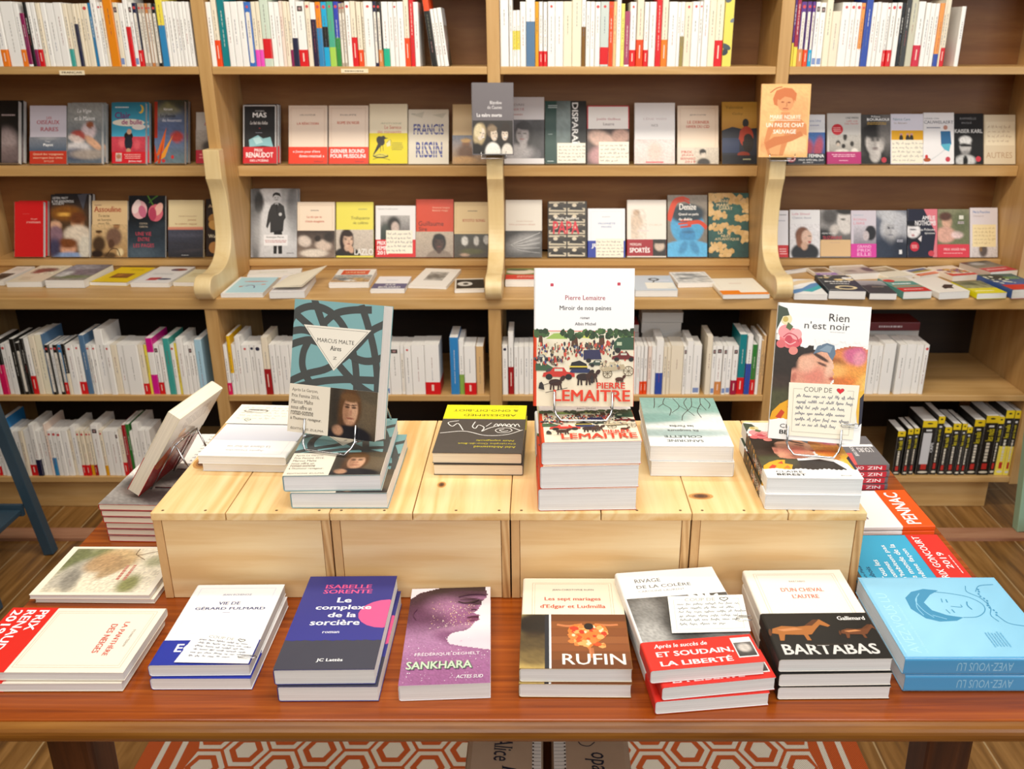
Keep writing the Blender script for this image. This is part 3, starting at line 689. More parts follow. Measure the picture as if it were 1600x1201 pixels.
# four books leaning at the end of the second bay
def leaning(items, x0, ybase, Yf, zs, deg, shelf):
    Zd = Yf*CT-(zs-CAMZ)*ST; a = math.radians(deg); Xc = (x0-CX)/FPX*Zd
    for wpx, h, c, lab in items:
        t = wpx/FPX*Zd; w = .135 if h > .19 else .108
        root = thing('paperback_book', lab, 'book', (0, 0, 0), 'spine-out books on the top shelf')
        ey = Vector((-math.sin(a), 0, math.cos(a))); ez = Vector((math.cos(a), 0, math.sin(a)))
        # lowest corner is the front-cover foot
        foot = Vector((Xc, Yf+w/2, zs+.0006)); frame(root, foot+ey*(h/2), (0, 1, 0), ey, ez)
        tt = t*math.cos(a)-.0008; segs = None
        if c == 'K': segs = [(0, .8, 'K', 'K'), (.8, 1, 'V', 'V')]
        front = [R(0, 0, 1, .3, 'c9ccd0'), F(0, .3, 1, 1, '8a8070', '4a443c', [(.3, .4, .3, .4, 20, 'cbb', .8, .5), (.7, .8, .3, .3, 0, '221', .8, .5)], 16)] if 'photo' in lab else []
        book(root, w, h, tt, c, front, [LN2(.42, .25, .58, .6, '665', 3), LN2(.42, .64, .58, .8, '866', 5)], segs)
        Xc += t/math.cos(a)
leaning([(9, .215, 'K', 'black and orange book leaning beside the red spine on the top shelf'), (5.2, .178, 'W', 'white paperback leaning on the black and orange book, top shelf'),
         (5.5, .18, 'W', 'slim white paperback leaning between two others, top shelf, second bay'), (7.5, .182, 'W', 'outermost leaning white paperback with grey photo cover, top shelf, second bay')], 675, 105, Y1+.003, ZT, 6.5, '')
g2 = 'spine-out books under the counter'
spine_row("8:77:W 6:77:W 10.5:84:K:bHP55 7.5:77:W:d 8.7:79:W 8:87:K 7:80:K:k 6:87:K 8.7:87:W:bR33 9.3:91:C 11:93:C2 2.6:93:SB 6.4:77:K:k;d 5.8:77:W:d 7:77:K:k;d 6.4:77:B:k;d;bR24 5.8:79:K:bC42 11.7:77:W:d 10.5:77:W:d;bR25 8.7:92:SB 5.2:77:W:d 4.7:77:W 5.8:77:W:d 13.2:99:W 9.3:77:W:d 9.3:77:C 10:77:W 22.7:77:W 8.7:77:C:bR22 4:77:Y 10.5:87:MG:mW35-75 8.7:77:W:bR24;q 7.6:77:W 10:87:T 6.4:77:W:d 4:80:Y 10:87:W 7:77:W 7:77:W:q 3.5:80:W 11:85:LB",
          -9, 617, Y2, ZR1, 'the under-counter shelf, first bay', g2)
spine_row("6.4:77:W:bHP24 5.5:91:Y4:bW37 6.5:77:W 8.5:89:W 12.5:77:W:d 8:77:W:bd 11.5:77:W:bd 10.5:89:C:bDR45 9.3:77:W 7.6:77:W 13:76:W 12:76:W 14:77:W 13:76:C 11:77:W 15:76:W 12:77:W 14:76:W 11:77:C 13:76:W 12:77:W 10:76:W 9:77:W 8:77:W:o 17:75:W:q 6.3:75:W:k 11:75:W:d 20:76:W 23.5:77:W:bR25 g16 13.5:89:BL 8:84:W:bGL37 18.5:75:W:bR25 11.5:74:TN",
          358, 617, Y2, ZR1, 'the under-counter shelf, second bay', g2)
spine_row("8.6:76:W:bd g.8 8.6:95:W:bDR45 7:74:W 8.6:74:W 7.8:74:W 7.8:74:W 9:74:W 12:75:C 14:74:W 11:75:W 13:74:W 15:75:W 12:74:C 13:75:W 11:74:W 14:75:W 12:74:W 11:75:W 11:74:W 6:75:W 5.5:75:W:bV27 6:75:W:bV27 5.7:75:PK 6.5:75:W 11.5:84:W:bRB40 5.7:74:C 5.7:74:C 19.5:75:C 5:75:W:q 10:82:W 13:76:W:o g7 8.6:91:C 6.5:75:W:o;q 10.8:75:W:bA26;q;o 6.5:75:W:o;q 8:75:W:o 9.3:75:W:bMR30;q;o 12:93:T2:bR28 8.6:91:W:bRB53 8:78:GR:bR30 5:90:W 3.5:84:TN 3.6:92:TN",
          785.5, 616, Y2, ZR1, 'the under-counter shelf, third bay', g2)
spine_row("8:76:W 12:76:W 7.3:75:W 19:79:W g5 11.6:77:W 15.4:77:W 11:76:W 7.5:76:W:d", 1344, 615.5, Y2+.004, ZR1, 'the under-counter shelf, fourth bay', g2)
g3 = 'spine-out books on the bottom shelf'
spine_row("5:70:W 5:70:W:bR20 7:70:W 7:70:W 7.6:86:BL 9:70:W 9:69:W 6.4:70:C 11:70:W:bR24 8:79:W:bNV32 6:69:W 8:69:W 3.5:80:PK 6.4:69:W:d;bB40 7.6:69:W:d 7.6:69:W:d 10:70:W 4.7:70:C 8:76:W 6:69:C:d;bR24 7:69:C:d;bR24 5.8:69:C:d;bAM24 4.7:69:C:d;bDR24 11.6:78:W:q 5.2:70:C:d;bAM22 9.3:69:W 10.5:69:W 4.7:69:W:q 7:72:C:bR28 5.8:79:DR 5.8:79:GR 3.5:69:W 10:80:W 9:70:W 7:70:W",
          -6, 745, Y2, ZR2, 'the bottom shelf, first bay', g3)
NULS = [(12, 68, 3), (8.5, 72, 2), (8, 72, 3), (22, 84, 1), (10, 90, 2), (11, 74, 1), (12, 80, 1), (8, 80, 1), (8, 74, 2), (16, 86, 0), (20, 92, 0), (9, 90, 0), (13, 100, 0), (9, 100, 0)]
spine_row(' '.join(f"{w_}:{h_}:K:yy{';lab' if w_ == 22 else ''}{';bY45' if h_ == 100 else ''} g{q}" for w_, h_, q in NULS), 1393, 748, Y2+.006, ZR2, 'the bottom shelf, fourth bay', g3)
# books lying flat on top of the row
def flat_on_row(x0, x1, z, t, y0, c, lab, spine=()):
    Zd = (y0)*CT-(z-CAMZ)*ST; Xa, Xb = (x0-CX)/FPX*Zd, (x1-CX)/FPX*Zd
    root = thing('pocket_book', lab, 'book', (0, 0, 0), g2); h = Xb-Xa; w = .11
    # head turned, spine or fore-edge towards the viewer
    if spine: frame(root, ((Xa+Xb)/2, y0+w/2, z), (0, 1, 0), (-1, 0, 0), (0, 0, 1))
    else: frame(root, ((Xa+Xb)/2, y0+w/2, z), (0, -1, 0), (1, 0, 0), (0, 0, 1))
    book(root, w, h, t, c, [], spine, pages='cfcac4')
for k in range(5): flat_on_row(1003, 1065, ZR1+.0006+k*.0368, .036, 3.085, 'e2ded8', 'pale paperback buried in the pile behind the row, third bay')
flat_on_row(1002, 1064, ZR1+.0006+5*.0368, .036, 3.085, 'e6e2dc', 'pale thick paperback lying near the top of the pile under the counter, third bay')
flat_on_row(1003, 1067, ZR1+.0006+6*.0368, .036, 3.09, 'e2ded8', 'pale thick paperback topping the pile under the counter, third bay')
for k in range(5): flat_on_row(950, 998, ZR1+.0006+k*.0368, .036, 3.085, 'ddd', 'pale paperback buried in the pile behind the tall standing novel')
flat_on_row(950, 998, ZR1+.0006+5*.0368, .030, 3.085, 'a33', 'dark red paperback topping the pile behind the tall standing novel')
for k in range(5): flat_on_row(1345, 1434, ZR1+.0006+k*.0388, .038, 3.09, 'ddd', 'pale paperback buried behind the white row, fourth bay')
flat_on_row(1345, 1436, ZR1+.0006+5*.0388, .032, 3.075, '6a1f24', 'dark red book lying flat behind white paperbacks under the counter, fourth bay', [LN2(.4, .3, .6, .7, 'd8c8c8', 4)])
# ------------------------------------------------------------------ face-out books on the two display shelves
def GALL(title, author=None, c='c8502f', fr='b98f6a', y=.27):
    o = [FR(.06, .04, .94, .96, fr), FR(.085, .057, .915, .943, fr, .002)]
    if author: o.append(T(author, .3, .15, .7, .175, '544'))
    for i, (s, a, b) in enumerate(title): o.append(T(s, a, y+.075*i, b, y+.05+.075*i, c, 'F'))
    return o
def NOTE(u0, v0, u1, v1, seed=1): return [R(u0, v0, u1, v1, 'f6efdc'), H(u0+.02, v0+.03, u1-.02, v1-.02, 5, '8a8688', seed)]
TAU = math.radians(21)
def display(x0, x1, ytop, ybase, zs, t, lab, bgc, front, band=None, dy=0.0, yaw=0.0, sidec=None, pages=PAPER, mat='cover', tau=TAU, grp=None, n=1):
    Yb = 3.352+dy; Xa, Xb = xat(x0, Yb, zs), xat(x1, Yb, zs); w = Xb-Xa
    s_, c_ = math.sin(tau), math.cos(tau); lo, hi = .05, .5
    for _ in range(40):
        m_ = (lo+hi)/2
        if pix((Xa, Yb+m_*s_, zs+m_*c_))[1] > ytop: lo = m_
        else: hi = m_
    h = lo
    root = thing('paperback_book', lab, 'book', (0, 0, 0), grp or 'face-out books on the display shelves')
    ex = Vector((math.cos(yaw), math.sin(yaw), 0)); ey = Vector((-s_*math.sin(yaw), s_*math.cos(yaw), c_)); ez = ex.cross(ey)
    back_foot = Vector(((Xa+Xb)/2, Yb+t*c_*.3, zs+.0008))
    frame(root, back_foot+ey*(h/2), ex, ey, ez)
    book(root, w-.0012, h, t, bgc, front, (), None, sidec, band, pages, mat, key=lab if n > 1 else None)
    for k in range(1, n):
        r2 = thing('paperback_book', 'second copy showing behind the '+' '.join(lab.split(',')[0].split(' with ')[0].split()[:9]), 'book', (0, 0, 0), grp or 'face-out books on the display shelves')
        frame(r2, back_foot+ey*(h/2)+ex*.005*k+Vector((0, (t+.0015)/c_*k, 0)), ex, ey, ez)
        book(r2, w-.0012, h, t, bgc, front, (), None, sidec, band, pages, mat, key=lab)
    return root
D1, D2 = ZD1, ZD2
def PH(u0, v0, u1, v1, c0, c1, bl, rows=26, noise=.05, seed=1): return F(u0, v0, u1, v1, c0, c1, bl, rows, noise, seed)
# --- upper display shelf, first bay
display(-20, 33, 161, 258, D1, .022, 'black paperback with a pale statue, first on the upper display shelf', '0c0c0c', [PH(.5, .3, 1, 1, '111', '222', [(.3, .5, .25, .3, 0, 'a99', .8, .4), (.5, .8, .5, .2, 0, '766', .8, .4)]), LN(.5, .2, .95, .26, 1, 'a99')], n=2)
display(48, 106, 167, 258, D1, .012, 'lavender paperback with rose title, sea strip and brick red band', 'dcd6e2', [T('LES', .46, .19, .6, .23, 'c46a74', 'F'), T('OISEAUX', .2, .25, .82, .32, 'c2606c', 'F'), T('RARES', .3, .37, .78, .44, 'c2606c', 'F'), PH(0, .54, 1, .78, '8f939c', '4e5f74', [(.5, .1, .6, .1, 0, 'b8b8bc', .8, .8)]), T('Yves', .42, .6, .56, .63, 'eee'), T('Payot', .38, .65, .64, .71, 'fff', 'B')],
        (.78, 1, 'c93a24', [T('Quand des voyageuses', .1, .815, .92, .86, 'f3c9a8', 'F'), T('interrogent leur siècle', .1, .88, .9, .92, 'f3c9a8', 'F'), T('IDYLLES', .4, .94, .66, .97, 'f3c9a8')]))
display(109, 162, 164, 258, D1, .020, 'grey seaside painting paperback with white italic title, beside lavender one', '7d868a', [PH(0, 0, 1, 1, '8f9190', '5f6a76', [(.6, .15, .6, .2, 0, 'a9aaa6', .7, .8), (.62, .46, .12, .14, 10, 'e2cfd2', 1, .2), (.66, .36, .06, .06, 0, '9a5a3c', 1, .2), (.75, .66, .18, .06, 40, 'd8a888', 1, .2), (.3, .55, .12, .1, 0, 'b8483c', .9, .2), (.25, .6, .14, .06, 20, 'e8d8d0', .9, .2), (.3, .75, .2, .1, 0, 'e2dcdc', .9, .3), (.2, .85, .25, .1, 0, '3c4a66', .9, .4), (.6, .85, .3, .08, 0, 'b8a89a', .8, .4)], 34), T('La Vigie', .28, .1, .7, .18, 'fff', 'i'), T('et la Maison', .2, .22, .8, .29, 'fff', 'i')], n=2)
display(177, 230, 163, 258, D1, .018, 'sky blue paperback with crescent moon, plum title and red band', '3a9fc2', [G(0, 0, 1, .6, '2f7f96', '4fb8dc'), E(.5, .33, .48, .06, 'f2ead8'), E(.8, .40, .2, .05, 'f2e8e0'), E(.86, .11, .09, .07, 'f0c040'), E(.81, .10, .08, .06, '3289a2'), LN(.1, .06, .55, .1, 1, 'eee'), T('Clair', .1, .16, .55, .26, '7a2a70', 'B'), T('de bulle', .3, .28, .9, .36, 'a83478', 'B'), PH(0, .56, 1, .82, 'd84a5a', 'c43a4a', [(.3, .4, .2, .3, 0, 'e86a70', .8, .5), (.75, .5, .2, .3, 0, 'e2606a', .8, .5)]), E(.5, .55, .13, .07, '2a1c18'), E(.5, .66, .12, .12, '232430'), E(.52, .48, .07, .045, 'e0b090'), E(.5, .79, .07, .04, 'c89878')],
        (.81, 1, 'd8202c', [PH(.12, .83, .3, .97, 'e8d8c8', 'caa', [(.5, .4, .3, .3, 0, 'b87a5a', 1, .3)], 8), LN(.36, .84, .9, .93, 3, 'f4b8b0', 3), T('Jérôme Attal', .5, .95, .88, .985, 'fff', 'b')]), n=2)
display(244, 291, 160, 258, D1, .020, 'stormy paperback with orange paper crane and red poppy, near the first bracket', '5a6478', [PH(0, 0, 1, 1, '44443c', '6d8088', [(.6, .12, .5, .12, -30, '9a9258', .8, .4), (.9, .05, .4, .1, 30, '33332c', .9, .4), (.5, .5, .6, .3, 0, '5f6f98', .8, .6), (.75, .58, .1, .09, 0, 'b03a34', 1, .2)], 30), P('e2641e', .02, .92, .40, .42, .30, .80), P('f09a28', .08, .98, .62, .55, .35, .9), P('c23a18', 0, .7, .12, .95, .0, 1), P('c23a18', .1, 1, .3, .62, .2, 1), R(0, .02, .1, .6, 'b03018'), E(.3, .96, .06, .03, 'c33'), E(.6, .9, .05, .03, 'c33'), T('Vercors', .3, .12, .6, .16, 'fff', 'i'), T('Le chemin', .2, .22, .7, .27, '223', 'F'), T('des Amoureuses', .26, .29, .9, .34, 'd6d6e0', 'F')], n=2)
display(307, 352, 177, 258, D1, .010, 'small pale paperback with dark red band, half behind the first bracket', 'd8d0c8', [T('Les', .3, .2, .6, .26, 'c66', 'i'), PH(0, .35, 1, .75, 'cdc4bb', '8a7a6c', [(.5, .8, .4, .3, 0, '332a26', .9, .4)])], (.74, 1, 'b81c34', [LN(.12, .8, .85, .92, 2, 'e88')]), dy=.02)
# second bay
display(381, 434, 166, 258, D1, .018, 'black paperback with pale blue cloth and red prize band, by the first bracket', '0e1016', [FR(.03, .02, .97, .98, 'ddd', .03), T('VICTORIA', .36, .1, .64, .125, 'ddd'), T('MAS', .3, .14, .7, .22, 'f2f2f2', 'B'), T('Le bal des folles', .22, .285, .74, .34, 'e8e4e0', 'i'), R(.48, .40, .52, .41, 'c33'), LN(.38, .47, .6, .49, 1, '99a'), P('8fc4cc', .18, .60, .45, .52, .6, .58, .82, .55, .9, .72, .6, .70, .2, .72), P('b8e0e4', .3, .58, .5, .55, .6, .64, .4, .68), R(0, .72, 1, .9, '0e1016')],
        (.72, 1, 'd01c28', [T('PRIX', .35, .75, .6, .80, 'fff', 'b'), T('RENAUDOT', .1, .815, .9, .90, 'fff', 'B'), T('DES LYCÉENS', .22, .925, .76, .97, 'fff', 'b')]), n=2)
display(451.5, 512.5, 167, 258, D1, .013, 'cream paperback with red italic quote on its band, beside the black prize novel', 'f3dfcc', GALL([('LA RÉACTION', .22, .78)], 'UN AUTEUR', y=.28), (.71, 1, 'ee3d1c', [T("« J'avais peur d'être", .12, .77, .82, .82, 'fff', 'b'), T('devenu consensuel. »', .28, .84, .92, .89, 'fff', 'b'), T('Gallimard', .66, .945, .9, .975, '933', 'i')]))
display(514, 576.5, 167, 258, D1, .013, 'cream paperback with capital lettering on its red band, before the yellow crow book', 'f3dfcc', GALL([('ROME EN NOIR', .22, .78)], 'PHILIPPE', y=.27), (.71, 1, 'ee3d1c', [T('DERNIER ROUND', .06, .75, .9, .815, 'fff', 'B'), T('POUR MUSSOLINI', .05, .835, .93, .9, 'fff', 'B'), T('Gallimard', .66, .945, .9, .975, '933', 'i')]))
crow = [E(.30, .62, .10, .085, '1a1a16', -30), E(.37, .57, .055, .035, '1a1a16'), P('1a1a16', .40, .56, .50, .575, .41, .59), P('1a1a16', .10, .86, .26, .62, .32, .70, .14, .84), L(.012, '1a1a16', .3, .7, .3, .8), L(.012, '1a1a16', .36, .69, .37, .79), P('e8e0b0', .45, .66, .55, .60, .56, .70, .47, .72), L(.008, '222', .45, .66, .56, .60, .57, .70)]
display(577.5, 637.5, 165, 258, D1, .016, 'cream and yellow paperback with an ink crow on open books', 'efe2c4', [T('ANTOINE', .3, .31, .85, .34, 'aa8'), T('Le Service', .4, .36, .84, .42, 'd06a50', 'f'), T('des manuscrits', .22, .44, .84, .49, 'd06a50', 'f')],
        (.49, 1, 'e6d400', crow+[E(.3, .87, .2, .04, '3a3612'), E(.3, .86, .18, .03, 'd8cc50'), L(.01, '222', .1, .93, .3, .9, .55, .94), L(.01, '222', .12, .88, .3, .85, .5, .89), LN(.58, .64, .9, .78, 5, '8a8420', 2)]))
display(638, 701.5, 173, 258, D1, .012, 'grey beige paperback with huge split blue letters', 'ddd4c2', [LN(.08, .07, .3, .1, 1, '998'), P('c6c0ae', .6, .1, .95, .06, .85, .16), P('c6c0ae', .1, .1, .4, .04, .35, .16), T('FRANCIS', .14, .27, .88, .46, '39418e', 'B'), T('RISSIN', .2, .60, .84, .88, '39418e', 'B')]+[R(.14, v, .9, v+.012, 'ddd4c2') for v in (.33, .41, .66, .74, .82)])
display(707, 768, 165, 258, D1, .012, 'ochre paperback with a crouching man in a cap, behind the bracketed grey novel', 'e3c898', [T('Hivers', .55, .42, .9, .48, 'c0603a', 'F'), PH(0, .52, 1, 1, '7d8698', 'b08850', [(.35, .3, .14, .14, 0, '8a5a34', 1, .3), (.35, .18, .18, .07, 0, 'd0a868', 1, .2), (.35, .62, .3, .3, 0, '6a4424', 1, .4), (.3, .85, .4, .12, 0, 'c89a5a', .9, .4)])])
# third bay
display(788, 850.5, 154, 258, D1, .014, 'tall black and white paperback of a pensive woman, behind the grey bracketed novel', 'd4d0d2', [T('DÉDAIS', .08, .09, .5, .13, '8a7a80', 'f'), T('LIBERTÉ', .1, .16, .5, .20, 'b07078', 'f'), LN(.1, .24, .5, .29, 1, 'b99'), PH(0, .34, 1, .92, '55535a', '3a383e', FACE(.48, .36, .26, 'a8a2a4', '2a282c', '6a686c', 1, -1)+[(.8, .3, .2, .5, 0, '222', .7, .5), (.3, .85, .4, .2, 0, 'b4b0b2', .9, .4)], 34), R(0, .92, 1, 1, 'e2dfe0')])
display(851, 916, 160, 258, D1, .014, 'dark green paperback with vertical white title and a note card', '0f3f38', [PH(.28, 0, .72, 1, '3a4a48', '22322e', [(.5, .3, .2, .3, 20, '9aa', .6, .8), (.4, .6, .2, .3, -20, '788', .6, .8)]), R(.62, 0, 1, 1, '0a0e0e'), T('DISPARAÎTRE', .66, .03, .84, .95, 'f4f4f2', 'B', 2), LN(.08, .06, .32, .12, 2, 'cdd'), LN(.08, .52, .2, .54, 1, 'abb'), LN(.06, .95, .24, .97, 1, 'dee'), P('3a8fc0', .75, .68, .80, .66, .84, .69, .79, .74)]+NOTE(.3, .67, .98, .99, 4))
display(917, 983, 167, 258, D1, .012, 'white and red edged paperback over a reclining figure with a note card', 'f6f2ee', [FR(0, 0, 1, .42, 'c8283a', .05), T('Josélie Guilloux', .22, .21, .8, .26, 'b8606a', 'f'), T('Leurre', .38, .29, .64, .34, '766', 'f'), PH(0, .40, 1, 1, '3a2a26', '5a4440', [(.35, .3, .4, .22, 20, 'd8b4a4', .95, .3), (.8, .2, .25, .2, 0, 'c8a090', .9, .3), (.3, .75, .3, .25, -20, 'c8989a', .9, .4), (.55, .55, .18, .15, 0, '3a201c', .9, .4)])]+NOTE(.28, .62, .99, 1, 7))
display(990.5, 1054, 163, 258, D1, .014, 'plain white paperback with a faint pink wrapped figure', 'f2f0f0', [T('LÉNE WEIS', .22, .24, .8, .28, 'd0c0c2', 'f'), T('NCS', .42, .35, .58, .39, '8a8688', 'f'), PH(0, .6, 1, 1, 'e8dcda', 'e2d0ca', [(.5, .5, .3, .4, 0, 'e6c8bc', .9, .5), (.2, .1, .3, .1, 20, 'dcd0cc', .8, .5)]), R(.28, .965, .72, .985, 'd8505a')])
display(1057.5, 1122, 167, 258, D1, .012, 'cream paperback above a strip with a dark haired man and red capitals', 'f0dcc6', GALL([('LE DERNIER', .24, .78), ('HIVER DU CID', .22, .78)], 'JEROME', y=.26), (.72, 1, 'ddd2c2', [PH(.4, .72, 1, 1, 'd8cdbd', 'cbbfae', [(.36, .3, .2, .2, 0, '1c1816', 1, .2), (.38, .42, .13, .2, 0, 'd8cbbd', 1, .2), (.4, .95, .4, .3, 0, '3a3430', 1, .2), (.36, .22, .2, .12, 0, '1c1816', 1, .2)], 18), T('PRIX', .1, .775, .36, .82, 'c8402c', 'b'), T('JEAN', .1, .835, .38, .875, 'c8402c', 'b'), T('BERNARD', .08, .89, .44, .93, 'c8402c', 'b'), T('2019', .18, .945, .44, .985, 'c8402c', 'b')]))
display(1127, 1182, 161, 258, D1, .010, 'mustard paperback with a red robed seated figure against dark hills', 'c8962e', [G(0, 0, 1, .45, 'd8aa44', 'b98420'), T('Valentine', .1, .06, .6, .11, '8a6a20', 'f'), T('Goby', .3, .17, .6, .22, '8a6a20', 'f'), P('1a2030', 0, .46, .3, .40, .6, .44, 1, .42, 1, 1, 0, 1), R(0, .58, .5, .82, '26365a'), E(.68, .34, .09, .07, '14100e'), E(.7, .56, .2, .17, 'b03a1e'), E(.75, .66, .16, .15, '1a120e'), P('b03a1e', .52, .46, .66, .44, .62, .64, .48, .6), E(.62, .85, .18, .05, '8a3018'), R(0, .86, 1, 1, '10131c'), LN(.6, .9, .85, .95, 1, 'aa8')])
# fourth bay
display(1229, 1288, 181, 258, D1, .012, 'white and blue paperback with red prize lettering, behind the orange bracketed book', 'eef0f4', [T('Luce Lévy', .55, .1, .9, .16, '7a86b0', 'f'), LN(.6, .2, .88, .24, 1, '99b'), PH(.3, .36, 1, .8, '3a6fb8', '2a4a8a', [(.3, .7, .3, .4, 0, 'b83040', .9, .4), (.75, .7, .2, .5, 10, 'c03a44', .8, .4)])], (.79, 1, '1e2638', [T('PRIX FEMINA', .3, .805, .97, .87, 'fff', 'B'), T('PRIX SPÉCIAL DU', .3, .895, .95, .94, 'fff', 'b'), T('JURY', .4, .96, .7, .99, 'fff', 'b'), E(.1, .9, .12, .07, 'c82838')]))
display(1291, 1344, 179, 258, D1, .012, 'grey paperback with children, red sticker and magenta band', 'd2cfcb', [T('LINE PAPIN', .55, .07, .92, .11, '444', 'b'), T('LES OS', .58, .14, .9, .17, 'c44'), T('DES FILLES', .52, .19, .92, .22, 'c44'), PH(.06, .42, 1, .80, 'c8c4be', '9a958e', [(.28, .45, .12, .15, 0, '2a2622', 1, .2), (.28, .52, .09, .1, 0, 'c8b8aa', 1, .2), (.5, .12, .1, .2, 0, '2c2824', 1, .3), (.72, .48, .1, .14, 0, '2a2622', 1, .2), (.45, .6, .1, .12, 0, '1c1816', 1, .2), (.4, .95, .4, .2, 0, 'ded8d0', 1, .3), (.8, .9, .2, .2, 0, 'e4ded6', 1, .3)], 26), E(.3, .32, .17, .11, 'cc2030'), LN(.18, .27, .42, .37, 3, 'fbb')], (.76, 1, 'b82a72', [LN(.12, .80, .88, .87, 2, 'f4c0d8', 3), LN(.35, .92, .65, .95, 1, 'f4c0d8')]))
display(1344, 1390, 181, 258, D1, .012, 'black and white paperback of a smiling fringed girl', '3a3838', [PH(0, 0, 1, 1, '4a4846', '2c2a2a', FACE(.48, .52, .30, 'c8c2be', '141212', '1c1a1a', .4, 0, '111', '655')+[(.48, .36, .3, .12, 0, '1a1818', 1, .3), (.85, .3, .15, .4, 0, '7a7674', .8, .5)], 34), T('Nina', .35, .02, .65, .06, 'eee', 'b'), T('BOURAOUI', .2, .075, .95, .125, 'fff', 'B'), LN(.2, .15, .94, .21, 2, 'c8a040'), E(.78, .92, .09, .055, 'c03848')])
display(1390, 1441, 180, 258, D1, .012, 'pale paperback with three small people on yellow, covered by a note card', 'e4e2f0', [T('Fabrice Caro', .07, .08, .6, .13, '5a8a9a', 'f'), T('Le discours', .1, .16, .5, .2, 'a98', 'f'), R(.02, .33, 1, .6, 'e2a818')]+[q for x in (.32, .52, .64) for q in (E(x, .41, .045, .025, 'c99'), E(x, .49, .06, .07, '2a2620'))]+NOTE(.02, .52, .99, .99, 9))
display(1441, 1489, 178, 258, D1, .012, 'white paperback with a man in blue dissolving into smoke', 'f0eef0', [T('DIDIER VAN', .04, .1, .5, .13, '667'), T('CAUWELAERT', .02, .155, .98, .215, '556', 'b'), LN(.1, .27, .6, .32, 1, '889'), E(.72, .29, .07, .045, 'c89080'), P('2f6a9a', .56, .36, .88, .36, .92, .62, .58, .64), P('5ab4cc', .56, .62, .9, .6, .84, .76, .68, .72), L(.02, 'c8ccd0', .7, .72, .5, .82, .3, .9, .15, .96), E(.12, .92, .12, .04, 'b05a30'), E(.1, .86, .05, .04, 'c33'), E(.8, .91, .08, .05, 'c84050')])
display(1489, 1535, 179, 258, D1, .010, 'black paperback with a white haired man in dark glasses', '101012', [T('RAPHAËLLE', .2, .07, .75, .12, '8a8a8c', 'b'), T('BACQUÉ', .26, .16, .6, .21, '8a8a8c', 'b'), T('KAISER KARL', .02, .31, .97, .385, 'd8d8d8', 'B'), PH(.05, .42, .85, 1, '121214', '101012', [(.42, .38, .2, .27, 0, 'b8b6b6', 1, .15), (.42, .18, .21, .14, 0, 'dedede', 1, .2), (.42, .36, .22, .055, 4, '141416', 1, .15), (.42, .62, .14, .08, 0, '8a8888', .8, .4), (.42, .88, .35, .2, 0, 'c8c8c8', 1, .2), (.42, .9, .08, .2, 0, '111', 1, .2)], 26), E(.83, .9, .09, .055, 'c83848')])
display(1536, 1585, 181, 258, D1, .010, 'kraft covered book with a handwritten note, last on the upper display shelf', 'd8c8ac', [R(.05, .14, .97, .62, 'e6d8bc'), H(.1, .2, .9, .58, 4, 'a88868', 3), T('AUTRES', .06, .76, .9, .88, 'b89878', 's')])
# --- lower display shelf, first bay
display(25, 71, 317, 403, D2, .018, 'plain red paperback with a small white title, lower display shelf', 'd01018', [T('Le gai', .58, .30, .8, .33, 'f4c0b8', 'i'), LN(.3, .22, .56, .225, 1, 'e88'), T('roman', .42, .36, .9, .39, 'f4c0b8', 'i')], n=2)
display(82, 142, 306, 403, D2, .018, 'colour snapshot paperback of a mother and children on a brown sofa', '3a2a20', [PH(0, 0, 1, 1, '1c1c22', '6a4a24', [(.4, .3, .25, .12, 0, '8a5418', .9, .4), (.35, .32, .1, .03, 0, 'e8b050', .9, .5), (.7, .46, .1, .12, 0, 'c8946c', 1, .2), (.7, .38, .13, .1, 0, '6a3a1c', 1, .3), (.7, .65, .22, .16, 0, 'e0d0bc', 1, .2), (.12, .5, .1, .08, 0, 'd8a888', 1, .2), (.12, .65, .12, .15, 0, '8a6a78', 1, .2), (.45, .86, .14, .1, 0, 'd8a080', 1, .2), (.45, .78, .16, .08, 0, '7a4420', 1, .3), (.48, 1, .25, .08, 0, '8aa0c8', 1, .2), (.9, .85, .1, .2, 0, 'e0d8c8', .9, .3), (.1, .85, .1, .15, 0, '3a3a5a', .9, .4)], 36), T('LISTEN, MATT', .05, .04, .45, .08, 'eee', 'b'), T('& THE ANONYMOUS', .03, .09, .6, .13, 'eee', 'b'), T('SOCIETY', .05, .135, .35, .165, 'eee', 'b'), P('4a4a54', .7, 0, .95, 0, .85, .25)], n=2)
display(145, 201, 315, 403, D2, .012, 'sepia paperback of a boy and a capped man with bicycle, red serif author name', 'e0c090', [LN(.08, .06, .3, .1, 1, '976'), T('Assouline', .06, .1, .82, .2, 'a83a20', 'F'), T('Tu seras', .18, .24, .5, .29, '6a5030', 'f'), T('un homme,', .16, .315, .56, .365, '6a5030', 'f'), T('mon fils', .18, .38, .5, .43, '6a5030', 'f'), PH(0, .42, 1, 1, 'd8b888', 'a88050', [(.2, .3, .09, .1, 0, 'c8a070', 1, .2), (.2, .22, .1, .05, 0, '4a3018', 1, .2), (.2, .6, .2, .25, 0, '4a3420', 1, .3), (.7, .05, .1, .1, 0, 'a87a50', 1, .2), (.7, -.04, .13, .06, 0, '5a3c20', 1, .2), (.62, .38, .24, .28, 0, '7a5a48', 1, .25), (.55, .6, .1, .15, 0, '5a3c2a', 1, .3), (.15, .9, .2, .12, 0, '2a1a10', 1, .3), (.5, .95, .2, .1, 0, '2a1a10', .8, .3), (.8, .85, .1, .12, 0, 'e8d0a0', 1, .3)], 30), L(.02, '3a2414', .4, .98, .55, .86, .72, .86, .8, .98)])
